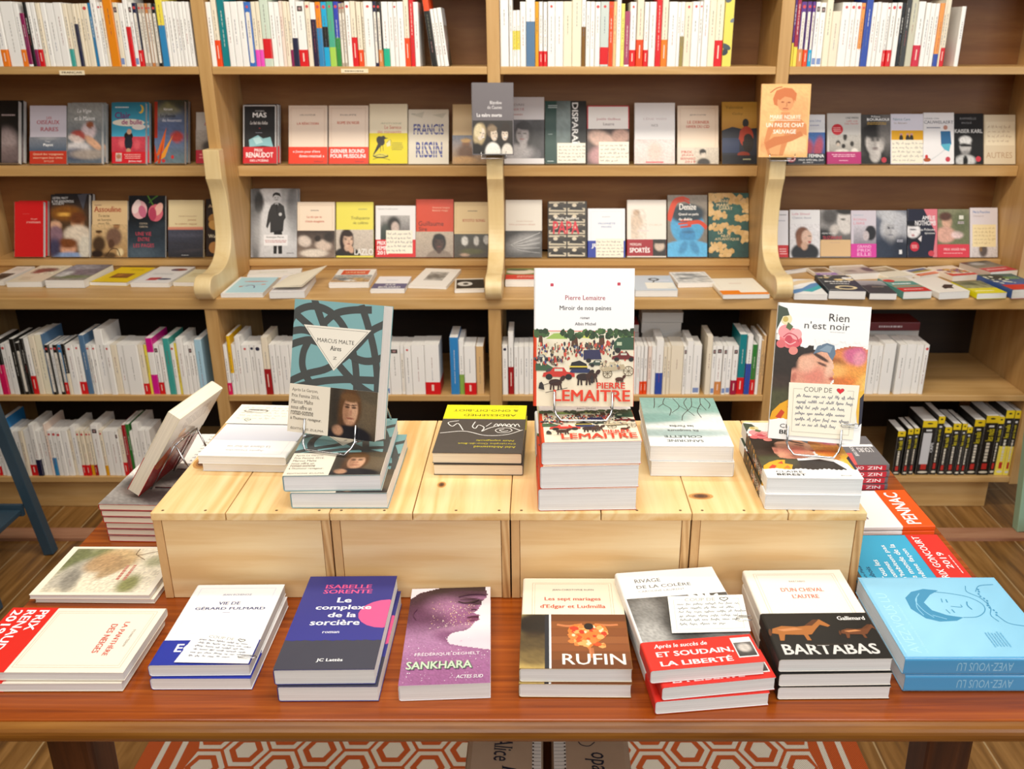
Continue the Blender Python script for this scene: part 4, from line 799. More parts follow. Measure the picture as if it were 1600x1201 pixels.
display(202, 260, 307, 403, D2, .012, 'black paperback with two pink tulips and rose capitals', '12161c', [PH(0, .4, 1, 1, '14181e', '3c4a58', [(.7, .3, .5, .15, -35, '2c3640', .9, .6), (.3, .9, .4, .2, 0, '5a6a78', .6, .8)]), E(.30, .23, .21, .15, 'e6b0b4'), E(.22, .18, .1, .12, 'f0d8d4', 20), E(.38, .26, .1, .1, 'c86a86', -15), E(.74, .28, .2, .14, 'd86a78'), E(.82, .22, .1, .11, 'f0b8a8', 25), E(.66, .3, .1, .11, 'b8405c'), L(.03, '5a8a34', .52, 0, .60, .08, .68, .16), L(.03, '4a7a2c', .8, .0, .66, .06, .56, .12), T('CRISTINA', .3, .44, .52, .47, 'c8b8a0'), T('CABONI', .3, .49, .52, .52, 'c8b8a0'), T('UNE VIE', .2, .59, .62, .65, 'd0485a', 's'), T('ENTRE', .26, .68, .58, .74, 'd0485a', 's'), T('LES PAGES', .14, .78, .7, .84, 'd0485a', 's')])
display(264, 319, 314, 403, D2, .012, 'cream paperback above a dark sea with a pink horizon', 'f0dcae', [T('Isabelle Desesquelles', .3, .27, .82, .3, 'b8946a', 'f'), T('Jamais', .56, .33, .8, .37, 'b87a4a', 'f'), T('la même vague', .2, .4, .82, .44, 'b87a4a', 'f'), G(0, .47, 1, .53, 'e8a080', 'd07a6a'), PH(0, .52, 1, 1, '4a4c5c', '2e2c30', [(.5, .2, .6, .06, 0, '5a5a6a', .7, .8), (.3, .5, .5, .05, 5, '3a3840', .8, .8), (.7, .75, .5, .05, -5, '4a444a', .8, .8)]), LN(.38, .955, .62, .975, 1, 'ccc')])
display(322, 366, 312, 403, D2, .010, 'dark brown paperback with amber shapes, tucked behind the first bracket', '2c180c', [T('Andreï', .1, .1, .6, .15, 'e8c8a0', 'F'), E(.4, .35, .3, .1, 'b8803a'), E(.3, .46, .2, .08, 'd8a050', 30), T('Wassili', .1, .62, .6, .68, 'f0e0c0', 'F'), E(.3, .85, .18, .1, 'c88a4a')], dy=.02)
# second bay
display(393, 465, 297, 403, D2, .012, 'tall black and white paperback of a man in dark jacket walking in a street', 'c8c8ca', [PH(0, 0, 1, 1, 'd4d4d6', 'bcbcc0', [(.1, .4, .08, .8, 0, '4a4a4c', .9, .3), (.18, .2, .07, .16, 0, '2a2a2c', 1, .2), (.8, .1, .1, .5, 0, '8a8a8c', .7, .3), (.93, .3, .1, .4, 0, '5a5a5c', .8, .3), (.5, .65, .3, .3, 0, 'dcdcde', .6, .6)], 44, .03), P('2a2a2c', .44, .24, .52, .20, .62, .20, .72, .25, .76, .42, .72, .46, .70, .62, .42, .64, .42, .48, .36, .58, .33, .55, .38, .34), P('101012', .50, .62, .49, .95, .56, .95, .58, .70, .60, .95, .68, .95, .68, .60), P('e8e8ea', .52, .21, .60, .21, .57, .30), P('1a1a1c', .53, .22, .59, .22, .57, .40), E(.56, .125, .075, .055, 'c4c4c6'), P('1c1c1e', .47, .13, .48, .07, .55, .045, .63, .06, .66, .12, .62, .10, .54, .085, .50, .10), E(.53, .125, .012, .006, '222'), E(.59, .125, .012, .006, '222'), L(.012, '555', .53, .155, .59, .155), E(.64, .37, .035, .025, 'c4c4c6'), R(.28, .67, .8, .83, 'eceaec'), T('Georges Perec', .34, .69, .72, .725, '555', 'F'), LN(.3, .745, .78, .79, 2, 'b77', 4), LN(.78, .93, .95, .95, 1, '444')], n=2)
display(465, 524, 317, 403, D2, .012, 'cream paperback over a sepia strip of a reclining woman', 'f2dfc8', [FR(.06, .06, .94, .52, 'b98f6a'), LN(.36, .14, .6, .17, 1, '766'), T('La vie que tu', .26, .25, .66, .3, 'c8502f', 'F'), T("t'étais imaginée", .22, .33, .72, .38, 'c8502f', 'F'), PH(0, .52, 1, 1, '3a2e2a', '8a7668', [(.2, .4, .25, .2, 20, 'e0d0c4', .9, .3), (.7, .55, .3, .2, 10, 'd8c4b4', .95, .3), (.45, .85, .5, .15, 0, 'e6dacb', .9, .3), (.55, .3, .12, .12, 0, '2a1e1a', 1, .3), (.85, .25, .2, .2, 0, '2c2420', .9, .4)], 26)])
display(525.5, 584, 317, 403, D2, .010, 'yellow topped paperback with a dark haired woman resting her chin', 'ece05a', [LN(.6, .11, .86, .15, 1, 'aa6'), T('Trafiquante', .4, .26, .9, .33, '6a6430', 'f'), T('de colères', .46, .35, .86, .4, '6a6430', 'f')],
        (.50, .97, 'cfc3b4', [PH(0, .50, 1, .97, 'd0c4b6', 'bfb2a4', FACE(.30, .38, .30, 'd8b49c', '2a1610', '1a1614', 1.2, 1)+[(.4, .75, .1, .16, -20, 'd0a88e', 1, .2)], 34), T('LAZLO', .5, .845, 1.0, .955, 'eceae4', 'B')]))
display(587, 650, 323, 403, D2, .014, 'white paperback with a portrait, red prize band and a note card', 'efeceb', [T('Sylvain Prudhomme', .06, .05, .56, .085, '8a8688', 'f'), PH(.13, .19, .86, .66, 'b8b4b2', '3a3432', [(.45, .38, .28, .35, 0, '2a2422', 1, .3), (.5, .5, .16, .24, 0, 'c8b4aa', 1, .2), (.15, .7, .2, .4, 0, '1e3228', .8, .4)], 22)], (.66, 1, 'd81e24', [T('PRIX', .05, .69, .26, .76, 'fff', 'B'), T('FEMINA', .05, .785, .4, .86, 'fff', 'B'), T('2019', .05, .88, .34, .95, 'fff', 'B')]+NOTE(.27, .48, .93, .93, 5)))
display(650, 709, 313, 403, D2, .014, 'orange red paperback with a photo of a boy below', 'd8431c', [T('Avant la longue', .44, .13, .9, .165, 'f4c8a8', 'b'), T('flamme rouge', .44, .18, .86, .215, 'f4c8a8', 'b'), T('Guillaume', .07, .38, .74, .46, '2c1008', 's'), T('Sire', .08, .48, .3, .55, '2c1008', 's'), PH(0, .56, 1, 1, 'c4b4a0', 'a8988a', FACE(.62, .42, .30, '4a342a', '16100e', '8a7a6c', .3, 0, '100'), 34)])
display(709.5, 766, 317, 403, D2, .012, 'tan paperback over a photo of a house front, tucked against the middle bracket', 'e8cd98', [FR(.06, .06, .94, .54, 'b98f5a'), LN(.38, .15, .68, .18, 1, '765'), T('KYOTO SONG', .24, .31, .86, .36, 'b8482a', 'F'), PH(0, .58, 1, 1, '4a4a44', '4a4030', [(.3, .3, .15, .2, 0, 'e0e0dc', 1, .1), (.62, .3, .12, .2, 0, 'd8d8d4', 1, .1), (.9, .25, .12, .2, 0, 'c8c8c4', 1, .1), (.5, .75, .5, .12, 0, '5a5a2a', .9, .4), (.3, .9, .2, .06, 0, 'c8a890', .9, .4)], 20)])
# third bay
display(789.5, 847, 314, 403, D2, .014, 'white paperback above a black and white close-up of a pleated shell', 'eae4d8', [T('Claudie Hunzinger', .3, .36, .76, .39, 'c8a890', 'f'), T('Une présence idéale', .1, .415, .82, .45, 'c89a86', 'f'), PH(0, .54, 1, 1, '3a3a3a', '5a5a5a', [(.5, .45, .6, .3, -15, 'aaa', .9, .6)])]+[L(.008, c, .15, .78, .4, .72+k*.02, .95, .57+k*.045) for k, c in enumerate(['eee', '444', 'ddd', '333', 'eee', '444', 'ddd', '333', 'ccc'])])
papa = []
for r_ in range(5):
    for q in range(2): papa += [R(.03+q*.48, r_*.2+.005, .47+q*.48, r_*.2+.185, 'cabfa8'), R(.03+q*.48, r_*.2+.04, .47+q*.48, r_*.2+.12, '2e2822'), P('16120e', .05+q*.48, r_*.2+.15, .12+q*.48, r_*.2+.10, .36+q*.48, r_*.2+.10, .45+q*.48, r_*.2+.16), E(.2+q*.48, r_*.2+.07, .06, .03, 'd8ccb4'), R(.3+q*.48, r_*.2+.02, .42+q*.48, r_*.2+.06, '4a4238')]
display(855.5, 917, 316, 403, D2, .012, 'sepia contact sheet paperback with pink red block title', '2a241e', papa+[T('Régis Jauffret', .18, .28, .8, .34, 'f4efe6', 'F'), T('PAPA', .14, .36, .8, .58, 'd8263c', 'B')])
display(918, 976.5, 327, 403, D2, .010, 'white paperback with blue title, blue band and a note card', 'eef0f6', [FR(.08, .06, .92, .9, 'a8b4d0'), LN(.38, .16, .62, .18, 1, '778'), T('PROPRIÉTÉ', .28, .28, .74, .325, '8a9ac0', 'F'), T('PRIVÉE', .36, .35, .64, .395, '8a9ac0', 'F')], (.66, 1, '1c36a0', [T('JULIA', .1, .72, .6, .82, 'fff', 'B')]+NOTE(.22, .62, .96, 1, 12)))
display(979, 1040.5, 314, 403, D2, .014, 'ivory paperback with a faint statue and dark red band with a portrait', 'ece4da', [PH(.1, .16, .5, .68, 'e8dfd4', 'e4d9cc', [(.35, .12, .12, .1, 0, 'b89a80', .9, .3), (.35, .42, .22, .25, 0, 'cdb49c', .8, .4), (.25, .8, .14, .3, 0, 'd8c4b0', .8, .4)], 20), T('SI JE T’OUBLIE', .26, .42, .9, .46, 'd8c8b8', 'f'), LN(.26, .52, .6, .56, 1, 'dcc')], (.69, .98, 'a01c28', [T('MORGAN', .08, .755, .36, .80, 'f0d8d4', 'B'), T('SPORTÈS', .07, .82, .58, .92, 'fff', 'B'), PH(.66, .69, 1, .98, '1c1614', '2a2420', [(.5, .4, .3, .3, 0, 'c8b4a4', 1, .2), (.5, .12, .35, .15, 0, '2a201c', 1, .2)], 14)]))
display(1042, 1104, 307, 403, D2, .020, 'paperback of a blue tinted man with red hands over his eyes', '8a7f72', [PH(0, 0, 1, 1, '8f8578', '6f675c', [(.5, .5, .27, .3, 0, '4aa0d0', 1, .06), (.5, .30, .28, .16, 0, '22323e', 1, .2), (.5, .66, .13, .14, 0, '3a88bc', 1, .1), (.5, .95, .48, .22, 0, '58aede', 1, .05), (.52, .6, .1, .02, 0, '2a5a80', .8, .4), (.4, .85, .06, .12, 30, '3a80b0', .8, .3), (.68, .85, .06, .12, -30, '3a80b0', .8, .3)], 50, .04), L(.14, 'd0401c', .02, .42, .18, .12, .42, .06), L(.05, 'd0401c', .4, .04, .55, .08), L(.05, 'c2381a', .4, .08, .56, .13), L(.10, 'd0401c', 1, .54, .8, .44, .5, .46), L(.05, 'c2381a', .55, .40, .32, .42), L(.05, 'd0401c', .55, .45, .27, .47), L(.05, 'c2381a', .6, .5, .32, .52), T('Denize', .30, .14, .72, .24, 'f6f2ec', 'F'), T('Quand on parle', .28, .29, .78, .34, 'f6f2ec', 'F'), T('du diable', .28, .37, .62, .41, 'f6f2ec', 'F')], sidec='b01c1c')
gold = 'd8b274'
display(1106, 1169, 303, 403, D2, .012, 'dark green paperback with tan foam waves, beside the third bracket', '1e4a46', [PH(0, 0, 1, 1, '28564e', '1a3c3a', [(.6, .3, .2, .3, 20, '3c7068', .6, .8), (.4, .7, .2, .3, -20, '34685f', .6, .8)])]+[S(u0, v0, u1, v1, 26, .055, [gold, 'd0a868', 'dcb880'], k) for k, (u0, v0, u1, v1) in enumerate([(0, .02, .25, .12), (.25, .0, .6, .06), (.55, .04, .9, .16), (.85, .1, 1, .3), (.1, .30, .45, .4), (0, .48, .5, .58), (.5, .52, .8, .62), (.8, .6, 1, .75), (.05, .78, .4, .9), (.3, .9, .6, 1), (.7, .35, 1, .42), (0, .15, .1, .35)])]+[T('ANNE', .26, .1, .5, .15, 'f0d8a8', 'b'), T('MARIE', .2, .165, .52, .215, 'f0d8a8', 'b'), T('GARAT', .26, .22, .6, .265, 'f0d8a8', 'b'), T('LA', .24, .60, .36, .64, 'f0d8a8', 'b'), T('NUIT', .32, .65, .56, .69, 'f0d8a8', 'b'), T('ATLANTIQUE', .16, .70, .76, .745, 'f0d8a8', 'b')])
# fourth bay
display(1196, 1231, 330, 404, D2, .010, 'white paperback with a red label, against the third bracket', 'eceaf0', [LN(.6, .08, .95, .11, 1, '333'), LN(.55, .2, .9, .24, 1, 'aab'), R(.5, .74, 1, 1, 'd0242c'), LN(.6, .8, .95, .95, 3, 'fcc')])
display(1233, 1280.5, 329, 404, D2, .010, 'white paperback with a red haired woman in profile, black coat', 'ecebee', [T('Leïla Slimani', .08, .06, .66, .11, 'c86a80', 's'), T('Chanson douce', .08, .14, .7, .19, '99a', 'f'), PH(0, .30, 1, 1, 'e8e6ea', 'dcdade', [(.5, .86, .42, .3, 0, '1a1a20', 1, .1), (.42, .34, .22, .26, 0, '7a4a30', 1, .15), (.36, .5, .14, .2, 0, '8a5638', 1, .2), (.56, .4, .16, .22, 0, 'dcb8a4', 1, .15), (.48, .66, .1, .12, 0, 'd0a890', 1, .2), (.66, .54, .05, .025, 0, 'b02c30', 1, .3), (.66, .36, .05, .02, 0, '332', .9, .4)], 36)])
display(1281, 1328, 329, 404, D2, .010, 'black and white paperback of a woman holding her collar, kraft band', '8a8688', [PH(0, 0, 1, .66, 'c8c4c4', '55524f', [(.3, .2, .3, .3, 0, '3a3634', .9, .5), (.85, .35, .28, .42, 0, 'd8d2ce', 1, .15), (.85, .02, .35, .14, 0, '2a2624', 1, .3), (.75, .3, .08, .03, 0, '332', .9, .4), (.45, .65, .14, .2, 30, 'ccc4be', 1, .3), (.1, .9, .3, .3, 0, '1a1818', 1, .4)], 34), T('HÉLÈNE GESTERN', .04, .47, .5, .51, 'eee'), T('SUZANNE', .08, .55, .72, .62, 'c8344a', 'b')], (.63, .98, 'dcb888', [LN(.3, .68, .7, .70, 1, 'b98')]))
display(1328.5, 1368, 330, 404, D2, .010, 'pale lilac paperback with a woman in profile and magenta band', 'd4ccd8', [T('Laurence', .1, .08, .5, .11, '8ab'), T('ROMAN', .1, .17, .6, .22, 'd88a98'), T('LIBRE', .1, .25, .55, .3, 'd88a98'), PH(.1, .32, 1, .72, 'ccc6d0', '8a8690', [(.75, .4, .3, .4, 0, '1e1c22', 1, .15), (.55, .55, .16, .26, 0, 'c8bcc0', 1, .2)], 24)], (.71, 1, 'd83ca0', [T('GRAND', .25, .74, .8, .8, 'f0b0d8', 'B'), T('PRIX', .25, .82, .8, .88, 'f0b0d8', 'B'), T('ELLE', .25, .9, .8, .97, 'f0b0d8', 'B')]))
display(1368, 1415.5, 330, 404, D2, .010, 'blue grey paperback of a curly blonde film star', '6a7284', [PH(0, 0, 1, 1, '6a7080', '3c4456', FACE(.48, .38, .25, 'd0d0d4', 'b4b6be', '2c3240', .5, 0, '223', '556')+[(.55, .14, .4, .14, 20, 'c8cad0', .9, .4), (.85, .35, .2, .3, 0, 'b8bac2', .8, .5), (.75, .85, .25, .3, 0, '20283a', .9, .4), (.2, .85, .25, .3, 0, '2a3448', .9, .4)], 44), LN(.68, .62, .9, .68, 2, 'dde'), R(.75, .84, .85, .93, 'e8e8ec')])
display(1416, 1463, 328, 404, D2, .012, 'navy and pink paperback with a pale faced woman and white capitals', '1c1e34', [P('e07a88', .55, 0, 1, 0, 1, 1, .85, 1, .95, .5), PH(0, .25, .45, .75, '141628', '101220', [(.4, .4, .32, .3, 0, 'e6e4e8', 1, .1), (.4, .1, .4, .12, 0, '0c0c18', 1, .2), (.3, .36, .07, .03, 0, '223', 1, .3), (.52, .36, .07, .03, 0, '223', 1, .3), (.42, .58, .08, .03, 0, 'a34', 1, .3)], 20), T('AMÉLIE', .5, .12, .93, .22, 'f0eef2', 'B'), T('NOTHOMB', .26, .24, .95, .34, 'f0eef2', 'B'), T('Les Prénoms', .4, .4, .92, .45, 'eee', 'b'), T('épicènes', .58, .48, .92, .53, 'eee', 'b'), E(.24, .78, .15, .1, 'c8243c'), LN(.14, .74, .34, .82, 3, 'fcc'), E(.8, .92, .1, .06, 'c84050'), P('e6e0e4', .35, .62, .48, .55, .46, .68)])
display(1463.5, 1513, 328, 404, D2, .010, 'garden photo paperback of a girl with braid, coral prize band', '8a8468', [PH(0, 0, 1, .76, '8a8a6c', '6a7250', [(.3, .35, .14, .17, 0, 'd8ac94', 1, .2), (.25, .2, .18, .12, 0, '5a3a30', 1, .3), (.25, .7, .28, .22, 0, 'd8a898', 1, .2), (.62, .7, .16, .1, 0, 'ecd0d0', 1, .3), (.75, .35, .25, .3, 0, '5c6648', .8, .6)], 30), R(.68, .13, .82, .21, 'e0e0d4'), LN(.64, .25, .86, .31, 2, 'dcd')], (.73, 1, 'd83a4c', [T('PRIX ANAÏS NIN', .2, .80, .88, .86, 'fbd0d4', 'b'), LN(.18, .9, .86, .93, 1, 'f8b8c0')]))
display(1514, 1557, 326, 404, D2, .012, 'pale paperback with blue author name and yellowed note, last on lower display shelf', 'dcd4d8', [T('Maria Pourchet', .1, .06, .72, .11, '4a74b0', 'b'), T('Champion', .1, .15, .5, .19, 'a99', 'f'), PH(.05, .72, 1, 1, 'd8d0d0', 'ccc4c4', [(.45, .5, .3, .5, 0, '3a2c28', .9, .3), (.35, .4, .1, .2, 0, '8a6a40', .9, .3)], 14), R(.08, .34, .94, .79, 'eedcae'), H(.12, .38, .9, .75, 5, 'b8a070', 6)])
# ------------------------------------------------------------------ books lying flat (counter, crates and table)
def lie(lab, nl, nr, far, ybot, zb, bgc, front, orient='up', n=1, lower=None, which='fr', band=None, spine=(), jit=(), pages=PAPER, mat='cover', grp=None, key=None, sidec=None, depth=None, segs=None, kind='novel', ymax=None):
    P0 = onz(nl[0], ybot, zb); zt = ony(nl[0], nl[1], P0.y).z; t = (zt-zb)/n
    A, B, Fp = onz(*nl, zt), onz(*nr, zt), onz(*far, zt)
    yaw = math.atan2(B.y-A.y, B.x-A.x); ex = Vector((math.cos(yaw), math.sin(yaw), 0)); ey = Vector((-ex.y, ex.x, 0))
    Wn = (B-A).length; D = depth or (Fp-A).dot(ey)
    ymax = ymax or (1.128 if zb < .86 and A.x < .40 and orient == 'up' and A.y < 1.12 else None)
    if kind == 'paperback_book': Wn *= .955; A = A+ex*Wn*.0225
    if ymax: D = min(D, (ymax-max(A.y, B.y))/math.cos(yaw))
    ctr = A+ex*(Wn/2)+ey*(D/2); w, h = (Wn, D) if orient in ('up', 'down') else (D, Wn)
    rot = {'up': 0, 'down': math.pi, 'right': -math.pi/2, 'left': math.pi/2}[orient]
    out = []
    for k in range(n):
        lb = lab if k == 0 else (lower[k-1] if isinstance(lower, (list, tuple)) else lower)
        root = thing(kind, lb, 'book', (0, 0, 0), grp)
        dx, dy, da = jit[k-1] if k and k-1 < len(jit) else (0, 0, 0)
        a = yaw+rot+da; zz = zb+.0004+(n-1-k)*t
        frame(root, (ctr.x+dx, ctr.y+dy, zz), (math.cos(a), math.sin(a), 0), (-math.sin(a), math.cos(a), 0), (0, 0, 1))
        tt = t-.0017 if band else t-.0009
        book(root, w, h, tt, bgc, front, spine, segs, sidec, band, pages, mat, key=lab if n > 1 else None)
        if band: root.location.z += .0006
        out.append(root)
    return out[0], zt, yaw, ctr, Wn, D
def standing(lab, BL, BR, TL, zb, tau, t, bgc, front, band=None, spine=(), lift=.010, sidec=None, segs=None, mat='cover', pages=PAPER, wire=True, wlab=''):
    z0 = zb+lift; A, B = onz(*BL, z0), onz(*BR, z0); yaw = math.atan2(B.y-A.y, B.x-A.x); w = (B-A).length
    ex = Vector((math.cos(yaw), math.sin(yaw), 0)); hn = Vector((-ex.y, ex.x, 0)); s_, c_ = math.sin(tau), math.cos(tau)
    ey = hn*s_+Vector((0, 0, c_)); ez = ex.cross(ey); lo, hi = .05, .5
    for _ in range(40):
        m_ = (lo+hi)/2
        if pix(A+ey*m_)[1] > TL[1]: lo = m_
        else: hi = m_
    h = lo; foot = (A+B)/2                                   # front foot edge
    root = thing('novel', lab, 'book')
    frame(root, foot+ey*(h/2)-ez*t, ex, ey, ez)
    book(root, w, h, t, bgc, front, spine, segs, sidec, band, pages, mat)
    if wire:
        st_ = thing('wire_book_stand', wlab, 'book stand', (foot.x, foot.y, zb), 'wire book stands')
        m = MB(); f = -hn; r = .0016; d = w*.29; q = []
        pr = foot+ez*.0050
        zf = zb+.0035
        U = []
        for s in (-1, 1):
            tip = pr+ex*(s*d)+ey*.022; bend = pr+ex*(s*d)-ey*.004
            low = Vector((*(foot+f*.022+ex*(s*(d-.006))).xy, zf)); U.append((tip, bend, low))
        path = [U[0][0], U[0][1]]+[U[0][1].lerp(U[0][2], .5), U[0][2]+ex*.004, U[0][2]+ex*.012, U[1][2]-ex*.012, U[1][2]-ex*.004, U[1][1].lerp(U[1][2], .5), U[1][1], U[1][0]]
        m.tube(path, r, 'fff', n=8); part(m, 'front_wire', M['chrome'], st_, smooth=True)
        for s in (-1, 1):
            m = MB(); a = bend = pr+ex*(s*d)-ey*.004; b = foot+ex*(s*d)-ey*.0042-ez*(t+.0040)
            c = b+ey*.11; e_ = Vector((*(foot+hn*(.11*s_+t+.055)+ex*(s*d)).xy, zf))
            m.tube([a, b, b+ey*.02, c], r, n=8); m.tube([c, c.lerp(e_, .5), e_], r, n=8); part(m, 'back_leg', M['chrome'], st_, smooth=True)
        m = MB(); c0 = foot-ex*d-ey*.0042-ez*(t+.0042)+ey*.11; m.tube([c0, c0+ex*2*d], r, n=8); part(m, 'crossbar', M['chrome'], st_, smooth=True)
    return root, foot, ex, ey, ez, w, h
def on_plane(x, y, p0, nrm):
    r = ray(x, y); o = Vector((0, 0, CAMZ)); return o+r*((p0-o).dot(nrm)/r.dot(nrm))
def card(lab, quad, p0, nrm, ops, clip=None, col='f6efdf', th=.0007, clab='', heart=None):
    """note card on a plane: quad = photo corners top-left, top-right, bottom-right, bottom-left"""
    q = [on_plane(x, y, p0, nrm) for x, y in quad]
    L0 = sum(q, Vector())/4
    m = MB(); w = ((q[1]-q[0]).length+(q[2]-q[3]).length)/2; h = ((q[3]-q[0]).length+(q[2]-q[1]).length)/2
    a = [tuple(p-L0) for p in q]; b = [tuple(p-L0+nrm*th) for p in q]
    m.add(a+b, [(0, 1, 2, 3), (7, 6, 5, 4), (0, 4, 5, 1), (1, 5, 6, 2), (2, 6, 7, 3), (3, 7, 4, 0)], col)
    def pl(u, v, k):
        p = (q[0]*(1-u)+q[1]*u)*(1-v)+(q[3]*(1-u)+q[2]*u)*v; return tuple(p-L0+nrm*(th+.00006+k*.00003))
    Sheet(m, w, h, pl).draw(ops)
    o = m.build('note_card', M['card']); o.location = L0; tag(o, lab, 'card')
    if clip:
        u, v, du, dv = clip
        def W(u, v): return Vector(pl(u, v, 0))+L0+nrm*.0016
        m = MB(); m.tube([W(u, v), W(u+du, v), W(u+du*1.12, v+dv*.5), W(u+du, v+dv), W(u-du*.1, v+dv), W(u-du*.2, v+dv*.65), W(u-du*.1, v+dv*.3), W(u+du*.8, v+dv*.3)], .0006, n=6)
        tag(m.build('paper_clip', M['chrome'], smooth=True), clab, 'paper clip')
def HEART(u, v, r, c, fill=True, asp=1.0):
    q = []
    for i in range(24):
        t = 2*math.pi*i/24; q.append((u+r*math.sin(t)**3, v-asp*r*(13*math.cos(t)-5*math.cos(2*t)-2*math.cos(3*t)-math.cos(4*t))/16))
    if fill: return [('p', c, q)]
    return [('l0', .014, c, q+[q[0]])]
def CARDART(c='6a6662', heart='444', fill=False, seed=1, frame_=True, hc=None):
    o = [T('COUP DE', .22, .07, .62, .16, c, 's')]+HEART(.74, .115, .055, heart, fill, 1.1)
    if fill: o += HEART(.74, .115, .05, 'e0303c', True, 1.1)
    if frame_: o += [L(.006, 'c4bcae', .2, .11, .07, .11), L(.006, 'c4bcae', .84, .11, .93, .11), ('l0', .006, 'c4bcae', [(.07, .11), (.07, .92), (.93, .92), (.93, .11)])]
    return o+[H(.11, .19, .9, .84, 6, hc or '8c98a4', seed)]

# ---- counter, first three bays
Zc = ZC+.0006; gc = 'flat books on the counter'
def ctr(lab, nl, nr, far, ybot, bgc, front, **k): return lie(lab, nl, nr, far, ybot, Zc, bgc, front, grp=gc, kind='paperback_book', ymax=3.322, **k)
ctr('white paperback with a dark photo corner, first flat book on the counter', (-27, 438), (6, 438), (62, 416), 446, 'f2eee6', [PH(.1, .5, .8, 1, '4a3c3a', 'b8aaa0', [(.5, .5, .3, .3, 0, '2a2020', .9, .4)], 14), LN(.2, .1, .8, .3, 3, 'bba')])
ctr('cream paperback with a red brown engraving, second flat book on the counter', (8, 440), (66, 439.5), (121, 411), 449, 'efe6ce', [PH(.14, .12, .86, .55, 'efe6ce', 'efe6ce', [(.5, .4, .4, .3, 0, '7a3a38', .95, .4), (.3, .7, .2, .2, 0, '8a4a44', .9, .4)], 16, .14), LN(.2, .7, .55, .9, 3, 'cb9')])
ctr('thick grey photo paperback beside the yellow flat book on the counter', (68, 437), (132, 437), (182, 413), 450, 'b8b4b0', [PH(0, 0, 1, 1, '6a6474', '9a968a', [(.3, .2, .3, .2, 0, 'a8a4b0', .8, .5), (.6, .5, .4, .2, 0, '7a6a78', .9, .4), (.5, .8, .3, .1, 0, '6a7a4a', .8, .4), (.2, .6, .1, .2, 0, 'ddd', .9, .4)], 22, .1)])
ctr('bright yellow paperback with a brown block picture, flat on the counter', (138, 440), (199, 441), (243, 416), 446, 'f2cf00', [R(.28, .42, .78, .72, '8a5214'), PH(.3, .45, .76, .7, '9a5c18', '7a4410', [(.3, .4, .2, .3, 0, 'c08020', .8, .5)], 8), LN(.45, .12, .85, .22, 2, 'b89800'), R(0, .985, 1, 1, '3a3a50')])
ctr('white paperback with two small red sketches, flat beside the yellow one', (202, 441), (265, 441.5), (305, 416.5), 448.5, 'f2efee', [E(.7, .2, .22, .08, '8a3a30'), E(.6, .22, .1, .05, '5a4a6a'), P('c84a4a', .3, .7, .6, .68, .55, .85, .28, .86), E(.72, .78, .18, .05, '4a4a68'), LN(.2, .42, .8, .52, 2, 'bbb')])
ctr('cream paperback partly behind the foot of the first bracket', (269, 440), (310, 440.5), (352, 416), 447, 'efe2b8', [LN(.2, .3, .8, .6, 5, 'c8b070')], depth=.19)
ctr('white paperback at the back of the counter behind the pale blue one', (384, 429), (472, 425.5), (476, 418.5), 436, 'f0eeea', [LN(.2, .5, .8, .7, 2, 'cca')])
ctr('pale blue paperback with tiny acrobats, flat at the counter edge', (343, 458), (412, 457.5), (438, 432), 465, 'f4f4f4', [R(.08, .04, 1, .96, 'b2dcea'), L(.02, 'c08a80', .3, .6, .42, .5, .6, .52, .85, .45), E(.3, .6, .05, .03, 'b86a5a'), L(.03, '5a5a88', .42, .6, .5, .52, .62, .58, .66, .7), E(.8, .48, .06, .03, 'd89080'), E(.55, .3, .3, .03, 'd08a80')])
r9 = ctr('thick pale paperback lying under a raised black cover on the counter', (419, 456), (477, 455), (514, 429), 466.5, 'e8e4e6', [])
ctr('small white paperback with an orange title block and crowd picture, on the counter', (512, 441.5), (578, 441), (594, 420), 450, 'f3f0ec', [R(.15, .08, .85, .42, 'd84a22'), T('LA RUE BLEUE', .25, .2, .75, .3, 'f6d8b0', 'F'), PH(.02, .45, .98, .95, '9aa8b0', 'b88a50', [(.3, .6, .2, .2, 0, '6a7a8a', .9, .4), (.7, .6, .2, .2, 0, 'c09a60', .9, .4), (.5, .8, .2, .1, 0, 'ddd', .9, .4)], 14, .14)])
ctr('small white paperback with a purple band, flat near the counter edge', (577, 452), (633, 452), (641, 431.5), 458, 'f4f3f6', [LN(.3, .25, .7, .35, 1, 'ccd'), R(0, .55, 1, .92, '54507c'), T('JULIE', .36, .6, .66, .72, 'eee', 'B'), T('BOUARD', .2, .76, .84, .88, 'eee', 'B')])
ctr('white paperback with a small grey framed drawing, flat by the middle bracket', (636, 445), (699, 447), (712, 420), 450, 'f4f1ea', [PH(.26, .2, .76, .7, 'c4c2bc', 'b0aea8', [(.3, .5, .15, .3, 0, '6a6862', .8, .5), (.7, .5, .15, .3, 0, '76746c', .8, .5)], 12, .14)])
ctr('black and white eye photo paperback tucked beside the middle bracket foot', (709, 452), (758, 451), (757, 430), 458, 'e8e0d0', [R(.06, .1, 1, .92, '16140f'), E(.35, .5, .26, .2, 'd8d4cc'), E(.38, .5, .1, .1, '6a6660'), E(.38, .5, .05, .05, '111')], depth=.15)
ctr('thick paperback with red and green cover, behind the tall standing novel on the counter', (788, 437), (850, 437), (842, 419), 448, 'f0ece6', [R(0, 0, 1, .55, '7a8a4a'), E(.4, .3, .4, .2, 'e8dcc8'), E(.3, .15, .3, .06, '3a4a2a'), R(0, .55, 1, .95, 'd83a24'), LN(.3, .65, .9, .8, 2, 'f8c8b0')])
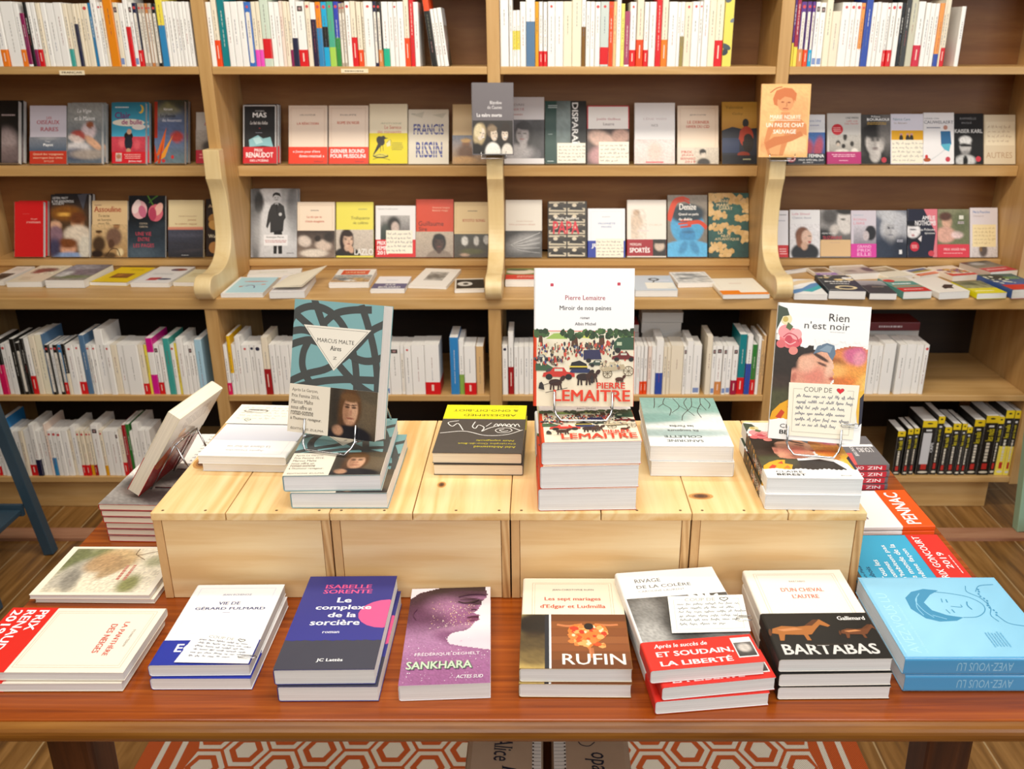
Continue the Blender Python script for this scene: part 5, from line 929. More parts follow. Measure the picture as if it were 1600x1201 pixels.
ctr('grey blue paperback with a knot drawing and a note card, flat on the counter', (991, 453), (1061, 453), (1053, 430), 463.5, 'c9d4e0', [E(.55, .28, .14, .1, '4a5058'), E(.55, .28, .07, .05, 'c9d4e0'), L(.04, '4a5058', .55, .35, .5, .5), LN(.65, .3, .95, .4, 1, 'eef'), R(.3, .5, .98, .9, 'f6f2e6'), L(.012, '333', .8, .85, .99, .8)])
ctr('white paperback with a crinkled black and white picture, flat on the counter', (1058, 442), (1119, 441), (1103, 424), 449.5, 'f2efea', [PH(.04, .06, .96, .94, 'e4e0da', 'cfcbc4', [(.4, .2, .3, .08, 0, '5a5650', .8, .5), (.7, .4, .3, .1, 20, '8a8680', .8, .5), (.3, .6, .2, .1, -20, '76726c', .8, .5)], 16, .12)])
ctr('white paperback with an orange foot, beside the third bracket on the counter', (1128, 460), (1205, 459), (1183, 434), 467, 'f8f2e4', [FR(.08, .06, .92, .7, 'e0d0b8'), LN(.35, .3, .65, .36, 1, 'dba'), R(0, .76, .42, 1, 'ee8416'), R(.42, .88, 1, 1, 'ee8416')])
# ---- counter, fourth bay: back row, then front row
ctr('white paperback with a fine ink drawing, back row of the fourth counter bay', (1228, 424), (1266, 419), (1241, 402), 429, 'f2f2f4', [LN(.2, .5, .8, .8, 4, '8a8c94', 5), P('5a5c64', .2, .5, .5, .45, .6, .7, .3, .75)])
ctr('brown picture paperback with purple strip, back row of the fourth counter bay', (1278, 430), (1312, 429), (1300, 411), 436, 'efe6d6', [PH(.08, .08, .92, .62, 'a88a68', '8a6c4c', [(.5, .5, .3, .3, 0, '5a4430', .9, .4)], 12), R(0, .7, 1, 1, '9a74bc'), LN(.2, .78, .8, .9, 1, 'eee')])
ctr('thick greyish beach photo paperback, tilted atop the back row of the counter', (1320, 428), (1376, 425.5), (1354, 405), 438, 'efe9e2', [PH(0, .15, 1, 1, 'cfc5b8', 'b4aa9e', [(.85, .5, .2, .3, 0, '4a4448', .9, .3), (.3, .6, .2, .1, 0, '6a625a', .8, .4)], 20)])
ctr('cream paperback with a small sepia nude photo, back row of the counter', (1387, 433), (1428, 429), (1402, 410), 441, 'f4ecd8', [PH(.1, .08, .9, .5, 'c8b494', '8a7a64', [(.5, .5, .3, .2, 0, 'd8c8b0', .9, .4)], 10)])
ctr('white framed blue and yellow landscape paperback with orange band, on the counter', (1437, 431), (1476, 425), (1452, 409), 437, 'f6f2ea', [R(.12, .1, .88, .36, '3a5a9c'), R(.12, .36, .88, .56, 'c8b030'), PH(.12, .2, .88, .5, '3a5ea4', 'c0a430', [(.4, .5, .4, .2, 10, '5a8a4a', .9, .4)], 8), R(0, .72, 1, 1, 'e8641c'), LN(.1, .8, .9, .9, 1, 'fdc')])
ctr('colourful patterned paperback with red band, back row of the counter', (1488, 431), (1530, 428), (1503, 410), 440, 'efe2d0', [S(.05, .35, .95, .8, 30, .09, ['c8a030', 'c85030', '8a5a3a', 'd8b060', '7a5a88'], 4), R(0, .82, 1, 1, 'd83830')])
ctr('dark red banded thick paperback, outermost of the counter back row', (1547, 425), (1592, 421), (1559, 404), 442, 'c8b8a8', [PH(0, 0, 1, .6, '4a443c', '8a8070', [(.4, .4, .3, .2, 0, 'bbb', .8, .4)], 12), R(0, .62, 1, 1, 'c83a48'), LN(.1, .72, .9, .86, 1, 'fcc')])
ctr('white paperback with blue and turquoise waves, at the third bracket foot', (1240, 459), (1295, 459.5), (1292, 436), 468, 'f4f4f4', [P('f0d8b0', 0, .35, .5, .1, 1, .0, 1, .2, .5, .3, 0, .55), P('5a90c8', 0, .75, .4, .62, .8, .3, 1, .25, 1, .5, .6, .7, 0, .98), P('3ab0bc', .3, .8, .7, .6, 1, .4, 1, .6, .6, .85), P('fff', 0, .55, .5, .32, 1, .14, 1, .22, .5, .45, 0, .66)])
ctr('navy paperback with cream organic pattern and white title, front row of counter', (1294, 453.5), (1355, 454.5), (1336, 430), 467, '22303e', [S(.02, .02, .98, .3, 16, .12, ['f0dcae', 'e8c888', '22303e', 'fff'], 3), LN(.1, .38, .9, .48, 1, 'fff'), LN(.2, .52, .8, .6, 1, 'eee'), E(.55, .8, .3, .12, 'f0dcae'), E(.55, .8, .2, .07, '22303e'), LN(.05, .92, .4, .96, 1, 'ccc')])
ctr('charcoal paperback with a pale sky strip, front row of the counter', (1358, 457.5), (1403, 458), (1385, 436), 468, '3a383c', [G(0, 0, 1, .4, 'b8b4b8', '8a868a'), LN(.35, .45, .85, .56, 1, 'b09a8a'), E(.5, .38, .3, .06, '5a565a')], depth=.17)
ctr('teal paperback with white title, red dot and red band, front row of counter', (1411, 455.5), (1458, 454), (1440, 432), 467.5, '5a9a90', [P('d8d0bc', 0, 0, 1, 0, 1, .3, 0, .25), E(.2, .22, .2, .1, 'd83828'), LN(.1, .38, .85, .52, 1, 'fff'), R(0, .56, 1, .66, 'a89474'), R(0, .72, 1, 1, 'd42a22'), LN(.15, .8, .9, .9, 1, 'fcc')])
ctr('white paperback with a black feather tuft, front row of the counter', (1467, 456.5), (1517, 454), (1497, 431), 468, 'f3eee6', [P('2a2422', .45, .65, .7, .5, .95, .55, .7, .72, .4, .8), P('3a3230', .5, .75, .8, .62, .7, .8)])
ctr('leafy green paperback with a bright yellow foot, front row of the counter', (1526, 458), (1575, 456.5), (1560, 437), 467.5, 'e8e000', [PH(0, 0, 1, .6, '7a7a58', '9a9a70', [(.4, .4, .3, .2, 0, '4a5230', .9, .5)], 10, .16), R(0, .6, 1, 1, 'e6da14'), LN(.1, .75, .8, .88, 1, 'f8f6c0')])
ctr('navy paperback with white daisies and red foot, outermost on the counter front row', (1581, 452), (1640, 450), (1612, 426), 467, '3a5a9a', [PH(0, 0, 1, .7, '4a6a5a', '3a5aa4', [(.3, .3, .3, .3, 0, '1e2a1e', .9, .4)], 12), S(0, .1, .5, .6, 14, .06, ['f4f4e0', 'e8ecd0'], 5), LN(.5, .2, .95, .36, 2, '9ac850'), R(0, .7, 1, 1, 'd02a24')], sidec='d02a24')
# raised black cover sheet of the thick book: a loose proof cover leaning on it
m = MB(); q0, q1 = onz(425, 449, Zc+.034), onz(472, 448, Zc+.036); q2, q3 = onz(511, 415, Zc+.048), onz(452, 431, Zc+.036)
Lc = (q0+q1+q2+q3)/4; a = [tuple(p-Lc) for p in (q0, q1, q2, q3)]; b = [(x, y, z+.0012) for x, y, z in a]
m.add(a+b, [(3, 2, 1, 0), (4, 5, 6, 7), (0, 1, 5, 4), (1, 2, 6, 5), (2, 3, 7, 6), (3, 0, 4, 7)], 'efe6d0')
def plc(u, v, k):
    p = (q3*(1-u)+q2*u)*(1-v)+(q0*(1-u)+q1*u)*v; return tuple(p-Lc+Vector((0, 0, .0013+k*.00004)))
Sheet(m, .08, .15, plc).draw([R(.05, .04, .97, .96, '35312c'), LN(.25, .4, .75, .62, 3, 'd8d0c0', 2)])
o = m.build('loose_cover', M['cover']); o.location = Lc; tag(o, 'raised black printed cover with cream border, on the thick pale counter book', 'cover')

# ------------------------------------------------------------------ two novels shown on clear holders on the bracket tops
def holder(lab, x0, x1, ybase, ytop, t, bgc, front, xu, hl, band=None):
    zb = 1.2768; Yf = 3.100; Xa, Xb = xat(x0, Yf, zb+.02), xat(x1, Yf, zb+.02); w = Xb-Xa; tau = math.radians(9); s_, c_ = math.sin(tau), math.cos(tau)
    ex = Vector((1, 0, 0)); ey = Vector((0, s_, c_)); ez = ex.cross(ey); z0 = ony(x0, ybase, Yf).z
    foot = Vector(((Xa+Xb)/2, Yf, z0)); lo, hi = .05, .4
    for _ in range(40):
        m_ = (lo+hi)/2
        if pix(foot+ey*m_)[1] > ytop: lo = m_
        else: hi = m_
    h = lo; root = thing('paperback_book', lab, 'book'); frame(root, foot+ey*(h/2)-ez*t, ex, ey, ez)
    book(root, w, h, t, bgc, front, (), None, None, band)
    hd = thing('book_holder', hl, 'book holder', (xu, 3.14, zb), 'clear book holders on the brackets')
    zp = z0-.0060; y0, y1 = Yf-.012, 3.1235
    m = MB(); m.box((xu-.04, 3.1205, zb), (xu+.04, 3.176, zb+.0025)); part(m, 'hook', M['acrylic'], hd)
    m = MB(); m.box((xu-.04, 3.1205, zp+.0032), (xu+.04, 3.1235, zb-.0002)); part(m, 'back_plate', M['acrylic'], hd)
    m = MB(); m.box((xu-.04, y0, zp), (xu+.04, y1, zp+.003)); part(m, 'ledge', M['acrylic'], hd)
    m = MB(); m.box((xu-.04, y0-.003, zp), (xu+.04, y0-.0002, zp+.018)); part(m, 'lip', M['acrylic'], hd)
    m = MB(); zz = zp+.0032
    m.tube([(xu-.042, y0-.0048, zp+.02), (xu-.042, y0-.0048, zp-.004), (xu+.042, y0-.0048, zp-.004), (xu+.042, y0-.0048, zp+.02)], .0012, n=6); part(m, 'wire', M['chrome'], hd, smooth=True)
women = [(.17, .42, .19, .34, 10, 'b8a47c', 1, .2), (.10, .95, .2, .28, 0, '1a1612', 1, .2), (.21, .40, .105, .19, 14, 'e2d2c0', 1, .12), (.13, .30, .12, .2, 10, 'd8c8a0', 1, .25), (.5, .95, .24, .30, 0, 'eeeae2', 1, .12), (.47, .30, .15, .2, 0, '6a5844', 1, .2), (.53, .42, .105, .19, -5, 'd8c6b2', 1, .12), (.49, .24, .14, .09, 0, '8a765c', 1, .25), (.83, .36, .17, .30, 0, '2a1e16', 1, .2), (.86, .97, .18, .28, 0, 'e4dcd0', 1, .15), (.80, .42, .095, .175, 0, 'e0cebc', 1, .12), (.80, .26, .12, .08, 0, '2a1e16', 1, .2),
         (.25, .50, .05, .022, 14, '5a2c24', .95, .2), (.25, .495, .045, .012, 14, 'fff', 1, .2), (.56, .52, .045, .02, -4, '5a2c24', .95, .2), (.56, .515, .04, .01, -4, 'fff', 1, .2), (.81, .51, .05, .022, 0, '5a2c24', .95, .2), (.81, .505, .045, .012, 0, 'fff', 1, .2)]+[(x, y, .026, .013, 0, '2a1c16', .95, .25) for x, y in ((.19, .36), (.27, .38), (.51, .38), (.58, .375), (.765, .38), (.84, .38))]+[(.245, .43, .018, .035, 10, 'b89a84', .7, .4), (.56, .45, .018, .03, 0, 'a88c76', .7, .4), (.80, .44, .018, .03, 0, 'b89c88', .7, .4)]
holder('grey and black paperback with three laughing women, on the middle bracket', 737.5, 802.5, 242, 129, .012, '6a6468', [T('Blandine', .44, .25, .72, .295, 'e8e4e4', 's'), T('de Caunes', .38, .315, .72, .36, 'e8e4e4', 's'), T('La mère morte', .12, .42, .72, .47, 'f4f0f0', 'F'), PH(.02, .52, .98, .985, '2a241e', '1c1814', women, 44)], UX[2], 'clear book holder with bright wire on the middle bracket')
orn = lambda: [PH(.03, .03, .97, .97, 'f3bf7c', 'f0b878', [(.80, .35, .2, .2, 0, 'e8a468', .7, .6), (.75, .85, .25, .12, 0, 'f6d49a', .8, .4), (.2, .85, .2, .1, 0, 'e09a5c', .7, .6)], 40, .03), P('d98a4e', .20, .98, .10, .80, .16, .60, .30, .50, .44, .47, .60, .50, .80, .46, .95, .55, .97, .70, .80, .66, .62, .70, .50, .98), P('e6a568', .24, .96, .18, .80, .26, .66, .40, .60, .52, .66, .46, .80, .42, .97), P('d07a40', .12, .80, .30, .72, .60, .70, .84, .64, .90, .70, .66, .78, .36, .84, .16, .90), P('dd935a', .42, .38, .60, .38, .60, .50, .52, .54, .42, .49), P('cf743a', .24, .20, .30, .09, .46, .05, .62, .06, .72, .13, .70, .24, .62, .17, .46, .15, .36, .20, .34, .30, .27, .28), E(.50, .25, .17, .125, 'e09a62'), P('cf743a', .33, .20, .40, .13, .56, .12, .66, .18, .68, .26, .62, .19, .48, .17, .38, .22), L(.02, 'c0642e', .18, .12, .30, .06, .42, .04), E(.44, .245, .035, .009, 'a04e22'), E(.57, .25, .035, .009, 'a04e22'), L(.012, 'b05a2c', .52, .25, .53, .295, .505, .30), L(.02, 'b4522a', .45, .335, .51, .33, .56, .338)]
holder('orange paperback with a tinted portrait and white capitals, on the third bracket', 1186.5, 1263, 245.5, 131, .013, 'f4bc76', orn()+[T('MARIE NDIAYE', .2, .42, .82, .475, 'fff6e6', 'b'), R(.2, .49, .82, .496, 'fff6e6'), T('UN PAS DE CHAT', .13, .53, .9, .585, 'fff6e6', 'B'), T('SAUVAGE', .28, .62, .74, .675, 'fff6e6', 'B')], UX[3], 'clear book holder with bright wire on the third bracket')

# ------------------------------------------------------------------ the table: front row
TT = TZ+.0004
lie('cream novel with red prize band and red title, turned sideways at the table corner', (-74, 1049), (192, 1050), (265, 948.5), 1077, TT, 'f2e9d8',
    [FR(.07, .04, .93, .68, 'c8b090'), FR(.10, .055, .90, .665, 'c8b090', .003), T('SYLVAIN TESSON', .36, .10, .62, .115, '765', 's'), T('LA PANTHÈRE', .24, .16, .76, .20, 'd0503c', 'F'), T('DES NEIGES', .28, .235, .72, .275, 'd0503c', 'F')],
    'right', 2, 'second copy of the cream prize novel, under it at the table corner', band=(.70, 1.0, 'dc2418', [T('PRIX', .06, .745, .38, .805, 'fff', 'B'), T('RENAUDOT', .06, .83, .94, .89, 'fff', 'B'), T('2019', .06, .915, .44, .975, 'fff', 'B')]), jit=[(-.004, -.004, .01)], depth=.140)
leop = [(.35, .3, .5, .25, 25, 'efe6d2', .9, .5)]
lie('cream framed novel with a painted tree and rocks, lying behind the red banded one', (45, 928.5), (233, 929), (125, 851), 943, TT, 'f4ead6',
    [PH(.06, .05, .95, .94, 'efe4cc', 'e8dcc0', [(.25, .92, .3, .14, 0, '6a7044', .95, .5), (.15, .72, .2, .12, 10, '7a7e50', .95, .5), (.6, .85, .28, .12, 20, 'b8b0a0', .95, .4), (.75, .8, .2, .08, -10, '8a8478', .9, .4), (.25, .50, .22, .2, -40, 'c8a878', .95, .35), (.35, .62, .16, .18, -50, 'b8946a', .9, .3), (.48, .48, .2, .08, 30, 'b09068', .9, .3), (.82, .22, .16, .1, 0, '8a8a50', .95, .5), (.3, .12, .1, .1, 0, 'a0a078', .8, .6)], 60, .08), L(.012, '7a6040', .06, .38, .2, .36, .12, .2, .2, .1), L(.01, '7a6040', .2, .36, .3, .26), T('Léonor de Récondo', .44, .33, .47, .12, 'b85a4a', 'i', 0)][:-1]+[LN(.40, .28, .72, .40, 2, 'c88070', 4)],
    'right', 2, 'second copy of the painted tree novel, shifted under it', which='fl', jit=[(.006, .002, -.01)], depth=.136)
r_ful, zt, *_ = lie('white novel with navy title, blue band and handwritten card', (231, 1039), (389, 1037.5), (449, 912), 1075, TT, 'f4f2f2',
    [FR(.08, .05, .92, .64, 'b8c0d8'), T('JEAN ECHENOZ', .36, .13, .68, .155, '55608a', 'f'), T('VIE DE', .36, .235, .60, .275, '2c3a70', 'F'), T('GÉRARD FULMARD', .14, .30, .90, .34, '2c3a70', 'F'), R(.46, .375, .54, .379, '88a')],
    'up', 2, 'second copy of the white and blue banded novel, under the card covered one', band=(.72, 1, '20309c', [T('ECHENOZ', .18, .765, .96, .855, 'fff', 'B')]), jit=[(.002, -.004, -.012)])
card('handwritten note card with an outlined heart, on the white and blue banded novel', [(310, 986), (405, 1000), (388, 1036.5), (272, 1034.5)], Vector((0, 0, zt+.0016)), Vector((0, 0, 1)), CARDART('8a8680', '333', False, 21, False, '80828c'), (.86, .72, .2, .1), 'faf8f4', .0006, 'paper clip holding the card on the white and blue banded novel')
navy = [G(0, 0, 1, .72, '2c2e78', '33348a'), P('3c3c4a', *[q for i in range(25) for q in (i/24, .715+.012*((i*7) % 5)/4)], 1, 1, 0, 1), E(.98, .44, .30, .155, 'e0568c'), T('ISABELLE', .22, .105, .74, .15, 'e0568c', 'F'), T('SORENTE', .22, .165, .76, .21, 'e0568c', 'F'), T('Le', .40, .26, .56, .315, 'fff', 'F'), T('complexe', .20, .345, .80, .41, 'fff', 'F'), T('de la', .36, .43, .66, .48, 'fff', 'F'), T('sorcière', .20, .51, .72, .565, 'fff', 'F'), T('roman', .36, .63, .54, .65, 'dde', 'F'), T('JC Lattès', .40, .90, .66, .935, 'fff', 'F')]
lie('navy novel with a pink half moon and white serif title', (426, 1046), (585, 1044.5), (627.5, 899), 1094, TT, '2f3080', navy, 'up', 2, 'second copy of the navy pink moon novel, under the first', jit=[(.004, -.003, -.008)], sidec='2f3080')
prof = [0, .12, .12, .05, .36, .0, .93, 0, .965, .09, .945, .135, .90, .165, .885, .21, .845, .265, .80, .295, .835, .315, .875, .325, .85, .35, .87, .372, .82, .395, .79, .42, .765, .455, .70, .485, .60, .50, .53, .515, .49, .57, .52, .62, .66, .645, 1, .69, 1, 1, 0, 1]
purple = [PH(0, 0, 1, 1, 'ece2e8', 'e4d8de', [(.9, .6, .3, .1, 0, 'd8c8d4', .8, .8)], 12, .01),
          F(0, 0, 1, 1, '7c4a72', '9a648e', [(.62, .20, .30, .16, 10, 'a06c94', .9, .7), (.70, .30, .16, .12, 0, 'a87498', .8, .7), (.52, .33, .22, .14, 20, '87507a', .9, .6), (.30, .06, .45, .10, -8, '2c1620', 1, .3), (.12, .25, .16, .22, 0, '3e2034', 1, .35), (.24, .42, .14, .20, -15, '5e3456', .9, .5), (.42, .50, .3, .06, -6, '54304e', .9, .5), (.80, .075, .16, .03, 10, '4a2440', .8, .5), (.72, .155, .17, .032, 14, '36182e', .95, .35), (.70, .185, .10, .018, 12, '1e0c18', .95, .3), (.75, .235, .06, .04, 40, '6a3a5c', .7, .6), (.83, .345, .06, .018, -10, '5a2444', .95, .3), (.82, .378, .06, .02, -10, '74385c', .9, .4), (.66, .45, .2, .03, -14, 'b484a4', .6, .6), (.46, .20, .12, .10, 0, 'a8749a', .7, .7), (.2, .62, .3, .16, 0, 'b080a8', .8, .7), (.75, .8, .4, .12, 8, 'a46c98', .8, .7), (.3, .9, .4, .14, 0, '9a5e8c', .8, .6), (.55, .56, .12, .06, 30, '7a4870', .8, .5)], 120, .05, 5, prof),
          S(.50, .20, .80, .44, 90, .006, ['f0d8a0', 'e8c080', 'fff0d8'], 3), S(.28, .16, .60, .46, 70, .006, ['e8c890', 'd8a8b8', 'fff0d8'], 13), S(.02, .56, .98, .98, 110, .006, ['e8c8e0', 'd8a8c8', 'fff'], 8), T('FRÉDÉRIQUE DEGHELT', .14, .70, .88, .74, 'f4eaf0', 's'), L(.02, '42203a', .60, .115, .72, .088, .86, .085, .94, .10), L(.016, '220c1a', .60, .168, .68, .188, .78, .180, .86, .155), L(.010, '5a2c4c', .62, .150, .72, .140, .84, .135), L(.012, '34142a', .765, .268, .80, .262, .83, .27), L(.012, '44162f', .72, .350, .80, .342, .86, .349), L(.008, '5a2444', .76, .385, .82, .382), L(.012, '4a2440', .10, .24, .06, .30, .10, .36), T('SANKHARA', .075, .795, .805, .865, '55685a', 'B'), T('SANKHARA', .06, .79, .79, .86, 'c6d6bc', 'B'), T('ACTES SUD', .62, .925, .92, .955, 'eee', 'i')]
lie('single novel with a purple glittering face in profile', (622, 1071), (766, 1066), (775, 907.5), 1095.5, TT, 'efe8ea', purple, 'up', mat='gloss')
wood_p = [R(.285, .44, 1, 1, '7a4420')]+[R(.285, .44+k*.08, 1, .514+k*.08, c) for k, c in enumerate(['6a3a1a', '8a4e22', '84481e', '94562a', '8a4c20', '7c4418', '6c3a14'])]
rufin = [T('Gallimard', .07, .76, .11, .98, 'f0ecd8', 'F', 1), PH(0, .44, .225, 1, 'c8b070', 'b89c58', [(.7, .2, .3, .25, 0, '1c1814', 1, .3), (.2, .55, .5, .2, 0, '3a2a18', .9, .4), (.6, .8, .25, .15, 0, '6a5630', .9, .4)], 30), R(.225, .44, .285, 1, '20242c'), R(.265, .44, .285, 1, 'e0e0e0')]+wood_p+[L(.03, 'c87a4a', .34, .555, .45, .57, .58, .55), L(.03, 'c87a4a', .92, .555, .82, .56, .7, .55), HEART(.63, .66, .19, 'e07a30', True, .8)[0], S(.46, .57, .80, .78, 46, .035, ['f0a860', 'd8501c', 'f4d8b0', 'e8823c', 'c83a1c'], 3), E(.64, .575, .045, .035, '1c1410'), L(.025, 'c87a4a', .64, .80, .645, .9), L(.025, 'b86a3c', .66, .80, .665, .9), T('RUFIN', .385, .86, .95, .965, 'f4ece0', 'b')]
lie('cream novel wrapped with a wooden deck photo and white capitals', (811.5, 1044), (988, 1044.5), (972.5, 903), 1087, TT, 'f1e6cf',
    [FR(.10, .06, .90, .9, 'c8a888'), FR(.125, .075, .875, .9, 'c8a888', .003), T('JEAN-CHRISTOPHE RUFIN', .30, .135, .72, .16, '766', 'f'), T('Les sept mariages', .22, .235, .78, .285, 'c84a38', 'F'), T("d'Edgar et Ludmilla", .18, .32, .82, .375, 'c84a38', 'F')],
    'up', 2, 'second copy of the wooden deck wrapped novel, under the first', band=(.44, 1, '8a5a20', rufin), jit=[(0, -.003, -.006)])
r_riv, zt_r, *_ = lie('white novel with grey flower photo, note card and red band, top of three', (1017, 1048), (1195, 1033), (1130, 873), 1109, TT, 'f6f5f3',
    [T('RIVAGE', .16, .09, .42, .13, '555', 'f'), T('DE LA COLÈRE', .16, .155, .70, .195, '555', 'f'), T('CAROLINE LAURENT', .16, .22, .62, .24, '999', 's'), PH(.02, .30, 1, .80, '4a4846', '6a6866', [(.15, .3, .2, .3, 0, '8a8884', .9, .5), (.1, .8, .25, .3, 0, 'b0aeaa', .9, .5), (.45, .6, .25, .4, 0, '3a3836', .9, .5)], 44, .08)]+[E(.74+.12*math.cos(q), .385+.055*math.sin(q), .10, .018, c, math.degrees(q)*.9) for q, c in ((3.2, 'dcdcda'), (3.7, 'f4f4f2'), (4.3, 'e4e4e2'), (4.8, 'fafaf8'), (5.3, 'e8e8e6'), (5.9, 'f6f6f4'), (.2, 'dededc'), (2.7, 'ececea'))]+[LN(.7, .37, .76, .42, 2, '998')],
    'up', 3, ['second copy of the red banded flower photo novel, in its stack of three', 'lowest copy of the red banded flower photo novel, jutting to one side'], band=(.745, 1, 'dc2c20', [T('Après le succès de', .10, .775, .58, .82, 'fff', 'i'), T('ET SOUDAIN,', .10, .845, .78, .895, 'fff', 'F'), T('LA LIBERTÉ', .10, .92, .74, .97, 'fff', 'F'), R(.80, .77, .98, .95, 'f0ece8'), PH(.81, .815, .97, .94, '6a6664', '3a3836', [(.5, .4, .3, .3, 0, 'c8c0b8', 1, .3)], 12)]), jit=[(.013, -.006, .012), (.008, -.009, -.010)])
card('handwritten note card with a heart, on the grey flower photo novel', [(1043, 932), (1160, 929), (1173, 986), (1050, 989)], Vector((0, 0, zt_r+.0016)), Vector((0, 0, 1)), CARDART('98948a', '444', False, 31, True, '7c8088'), (.88, .62, .16, .12), 'f8f6ec', .0006, 'paper clip holding the card on the grey flower photo novel')
horse = lambda x, y, s, c: [P(c, x-.20*s, y-.03*s, x-.10*s, y-.06*s, x+.05*s, y-.05*s, x+.14*s, y-.06*s, x+.22*s, y-.12*s, x+.30*s, y-.13*s, x+.38*s, y-.06*s, x+.35*s, y-.045*s, x+.28*s, y-.07*s, x+.22*s, y-.02*s, x+.16*s, y+.035*s, x+.12*s, y+.04*s, x+.13*s, y+.10*s, x+.09*s, y+.10*s, x+.08*s, y+.04*s, x-.10*s, y+.035*s, x-.13*s, y+.10*s, x-.17*s, y+.10*s, x-.16*s, y+.03*s, x-.22*s, y+.02*s), P('c88450', x-.16*s, y-.02*s, x+.02*s, y-.04*s, x+.1*s, y-.02*s, x-.1*s, y), P('5a3014', x+.12*s, y-.06*s, x+.24*s, y-.13*s, x+.29*s, y-.125*s, x+.2*s, y-.06*s), E(x-.235*s, y+.01*s, .015*s, .04*s, '5a3014', 10)]
lie('cream novel with a black horse photo band, top of three', (1218, 1030), (1395, 1028), (1309, 889), 1090, TT, 'f4ecdf',
    [FR(.09, .05, .91, .95, 'c8b090'), FR(.115, .065, .885, .95, 'c8b090', .003), T('BARTABAS', .42, .135, .58, .155, '877', 'f'), T("D'UN CHEVAL", .30, .225, .72, .27, 'd06a5a', 'F'), T("L'AUTRE", .38, .305, .64, .35, 'd06a5a', 'F')],
    'up', 3, ['second copy of the horse banded novel, in the middle of its stack', 'lowest copy of the horse banded novel, bottom of its stack'], band=(.525, 1, '0f0d0b', [T('Gallimard', .70, .565, .96, .605, 'f0ece8', 'F')]+horse(.24, .72, .95, 'a8662c')+horse(.80, .735, .62, '6a3a1c')+[T('BARTABAS', .07, .855, .92, .955, 'd8d4d0', 'B'), E(.5, .86, .2, .008, '2a2018')], ), jit=[(.001, -.003, .004), (.002, -.004, -.004)])
# ---- shrink-wrapped sky blue albums
alb = [PH(.02, .02, .98, .98, '8fcbe8', '86c4e4', [(.3, .3, .5, .4, 0, '9ad4ee', .8, .8)], 10, .01), T('AVEZ-VOUS LU', .06, .06, .78, .13, 'a9dcf2', 's'), T('les classiques de la littérature ?', .06, .155, .66, .18, 'a9dcf2', 's'), LN(.06, .02, .4, .035, 1, 'a9dcf2')]
hair = '3f8fb8'
face_l = [P(hair, .46, .30, .58, .24, .72, .25, .80, .32, .84, .42, .82, .52, .76, .44, .66, .36, .56, .38, .50, .46, .47, .56, .43, .50, .42, .38)]+[L(.006, '8fcbe8', .5, .30, .6, .29, .72, .33), L(.006, '8fcbe8', .47, .36, .56, .32, .68, .31, .78, .37), L(.006, '8fcbe8', .45, .44, .5, .36)]+[L(.007, hair, .47, .56, .48, .66, .55, .74, .64, .76, .73, .70, .78, .58, .80, .48), L(.007, hair, .52, .49, .57, .48), L(.007, hair, .66, .49, .71, .50), L(.009, hair, .53, .525, .57, .52), L(.009, hair, .66, .525, .70, .53), L(.006, hair, .61, .53, .60, .60, .63, .605), L(.009, hair, .57, .66, .62, .65, .67, .665), L(.006, hair, .42, .78, .5, .76, .6, .80, .72, .78, .80, .72, .88, .74), L(.006, hair, .36, .95, .4, .84, .5, .8), L(.006, hair, .9, .95, .88, .84, .80, .78)]+[E(.5+.03*k, .80+.012*math.sin(k*1.3), .01, .007, hair) for k in range(12)]+[LN(.12, .62, .3, .74, 6, '6fb4d8', 3)]
ZA = onz(1415, 1081, TT)
lie('sky blue shrink wrapped album with line drawn portrait, at the table corner', (1415, 1028), (1660, 1028), (1571.6, 909), 1081, TT, '7fc0e2', alb+face_l, 'left', 2, 'second copy of the sky blue album, under the first', jit=[(.004, .0, 0)], depth=.182, mat='gloss', spine=[T('AVEZ-VOUS LU', .25, .34, .75, .70, '9ad0ec', 's', 1), LN2(.35, .78, .65, .92, '9ad0ec', 3)], segs=[(0, 1, '4f9fd0', '82c3e4')], pages='dfe8ee')
# ---- red and blue prize novel, orange and white novel, grey hardbacks along the crate end
lie('cyan and red prize novel with white title, beside the crate end', (1354, 913), (1527, 912), (1471, 837), 946, TT, '3aa8d0', [T('Jean-Paul', .05, .02, .36, .06, '1c2a50', 'b'), T('Dubois', .05, .08, .34, .13, '1c2a50', 'b'), T('Tous les', .09, .19, .48, .245, 'fff', 'b'), T('hommes', .09, .28, .44, .33, 'fff', 'b'), T("n'habitent pas", .09, .36, .78, .42, 'fff', 'b'), T('le monde de la', .09, .45, .80, .505, 'fff', 'b'), T('même façon', .09, .54, .70, .60, 'fff', 'b'), E(.72, .12, .12, .03, 'e8e8ea', 40), L(.02, 'c03030', .60, .10, .86, .15)], 'left', 2, 'second copy of the cyan and red prize novel, hidden beneath it', band=(.68, 1, 'd82c24', [T('PRIX GONCOURT', .06, .73, .96, .80, 'fff', 'b'), T('2019', .30, .845, .62, .91, 'fff', 'b'), LN(.2, .94, .6, .965, 1, 'fcc')]), depth=.140)
lie('orange and white novel with bold white capitals, behind the prize novel', (1329, 823), (1461.5, 821), (1411, 755.5), 838, TT, 'f6f4f2', [LN(.2, .2, .8, .3, 2, '988')], 'left', 2, 'second copy of the orange and white novel, under it', band=(.62, 1, 'f0560c', [T('PENNAC', .06, .70, .92, .86, 'fff', 'B')]), depth=.128)
gh = [R(.0, .0, 1, 1, '6a686c'), P('d85a58', .0, .20, .40, .22, .40, .55, 0, .5), R(.62, .40, .70, .98, 'f4f0ee'), T('BRUNO', .30, .58, .62, .64, 'e8e4e4', 'b'), T("L'OURS", .42, .68, .58, .92, 'e8e4e4', 'b', 1)]
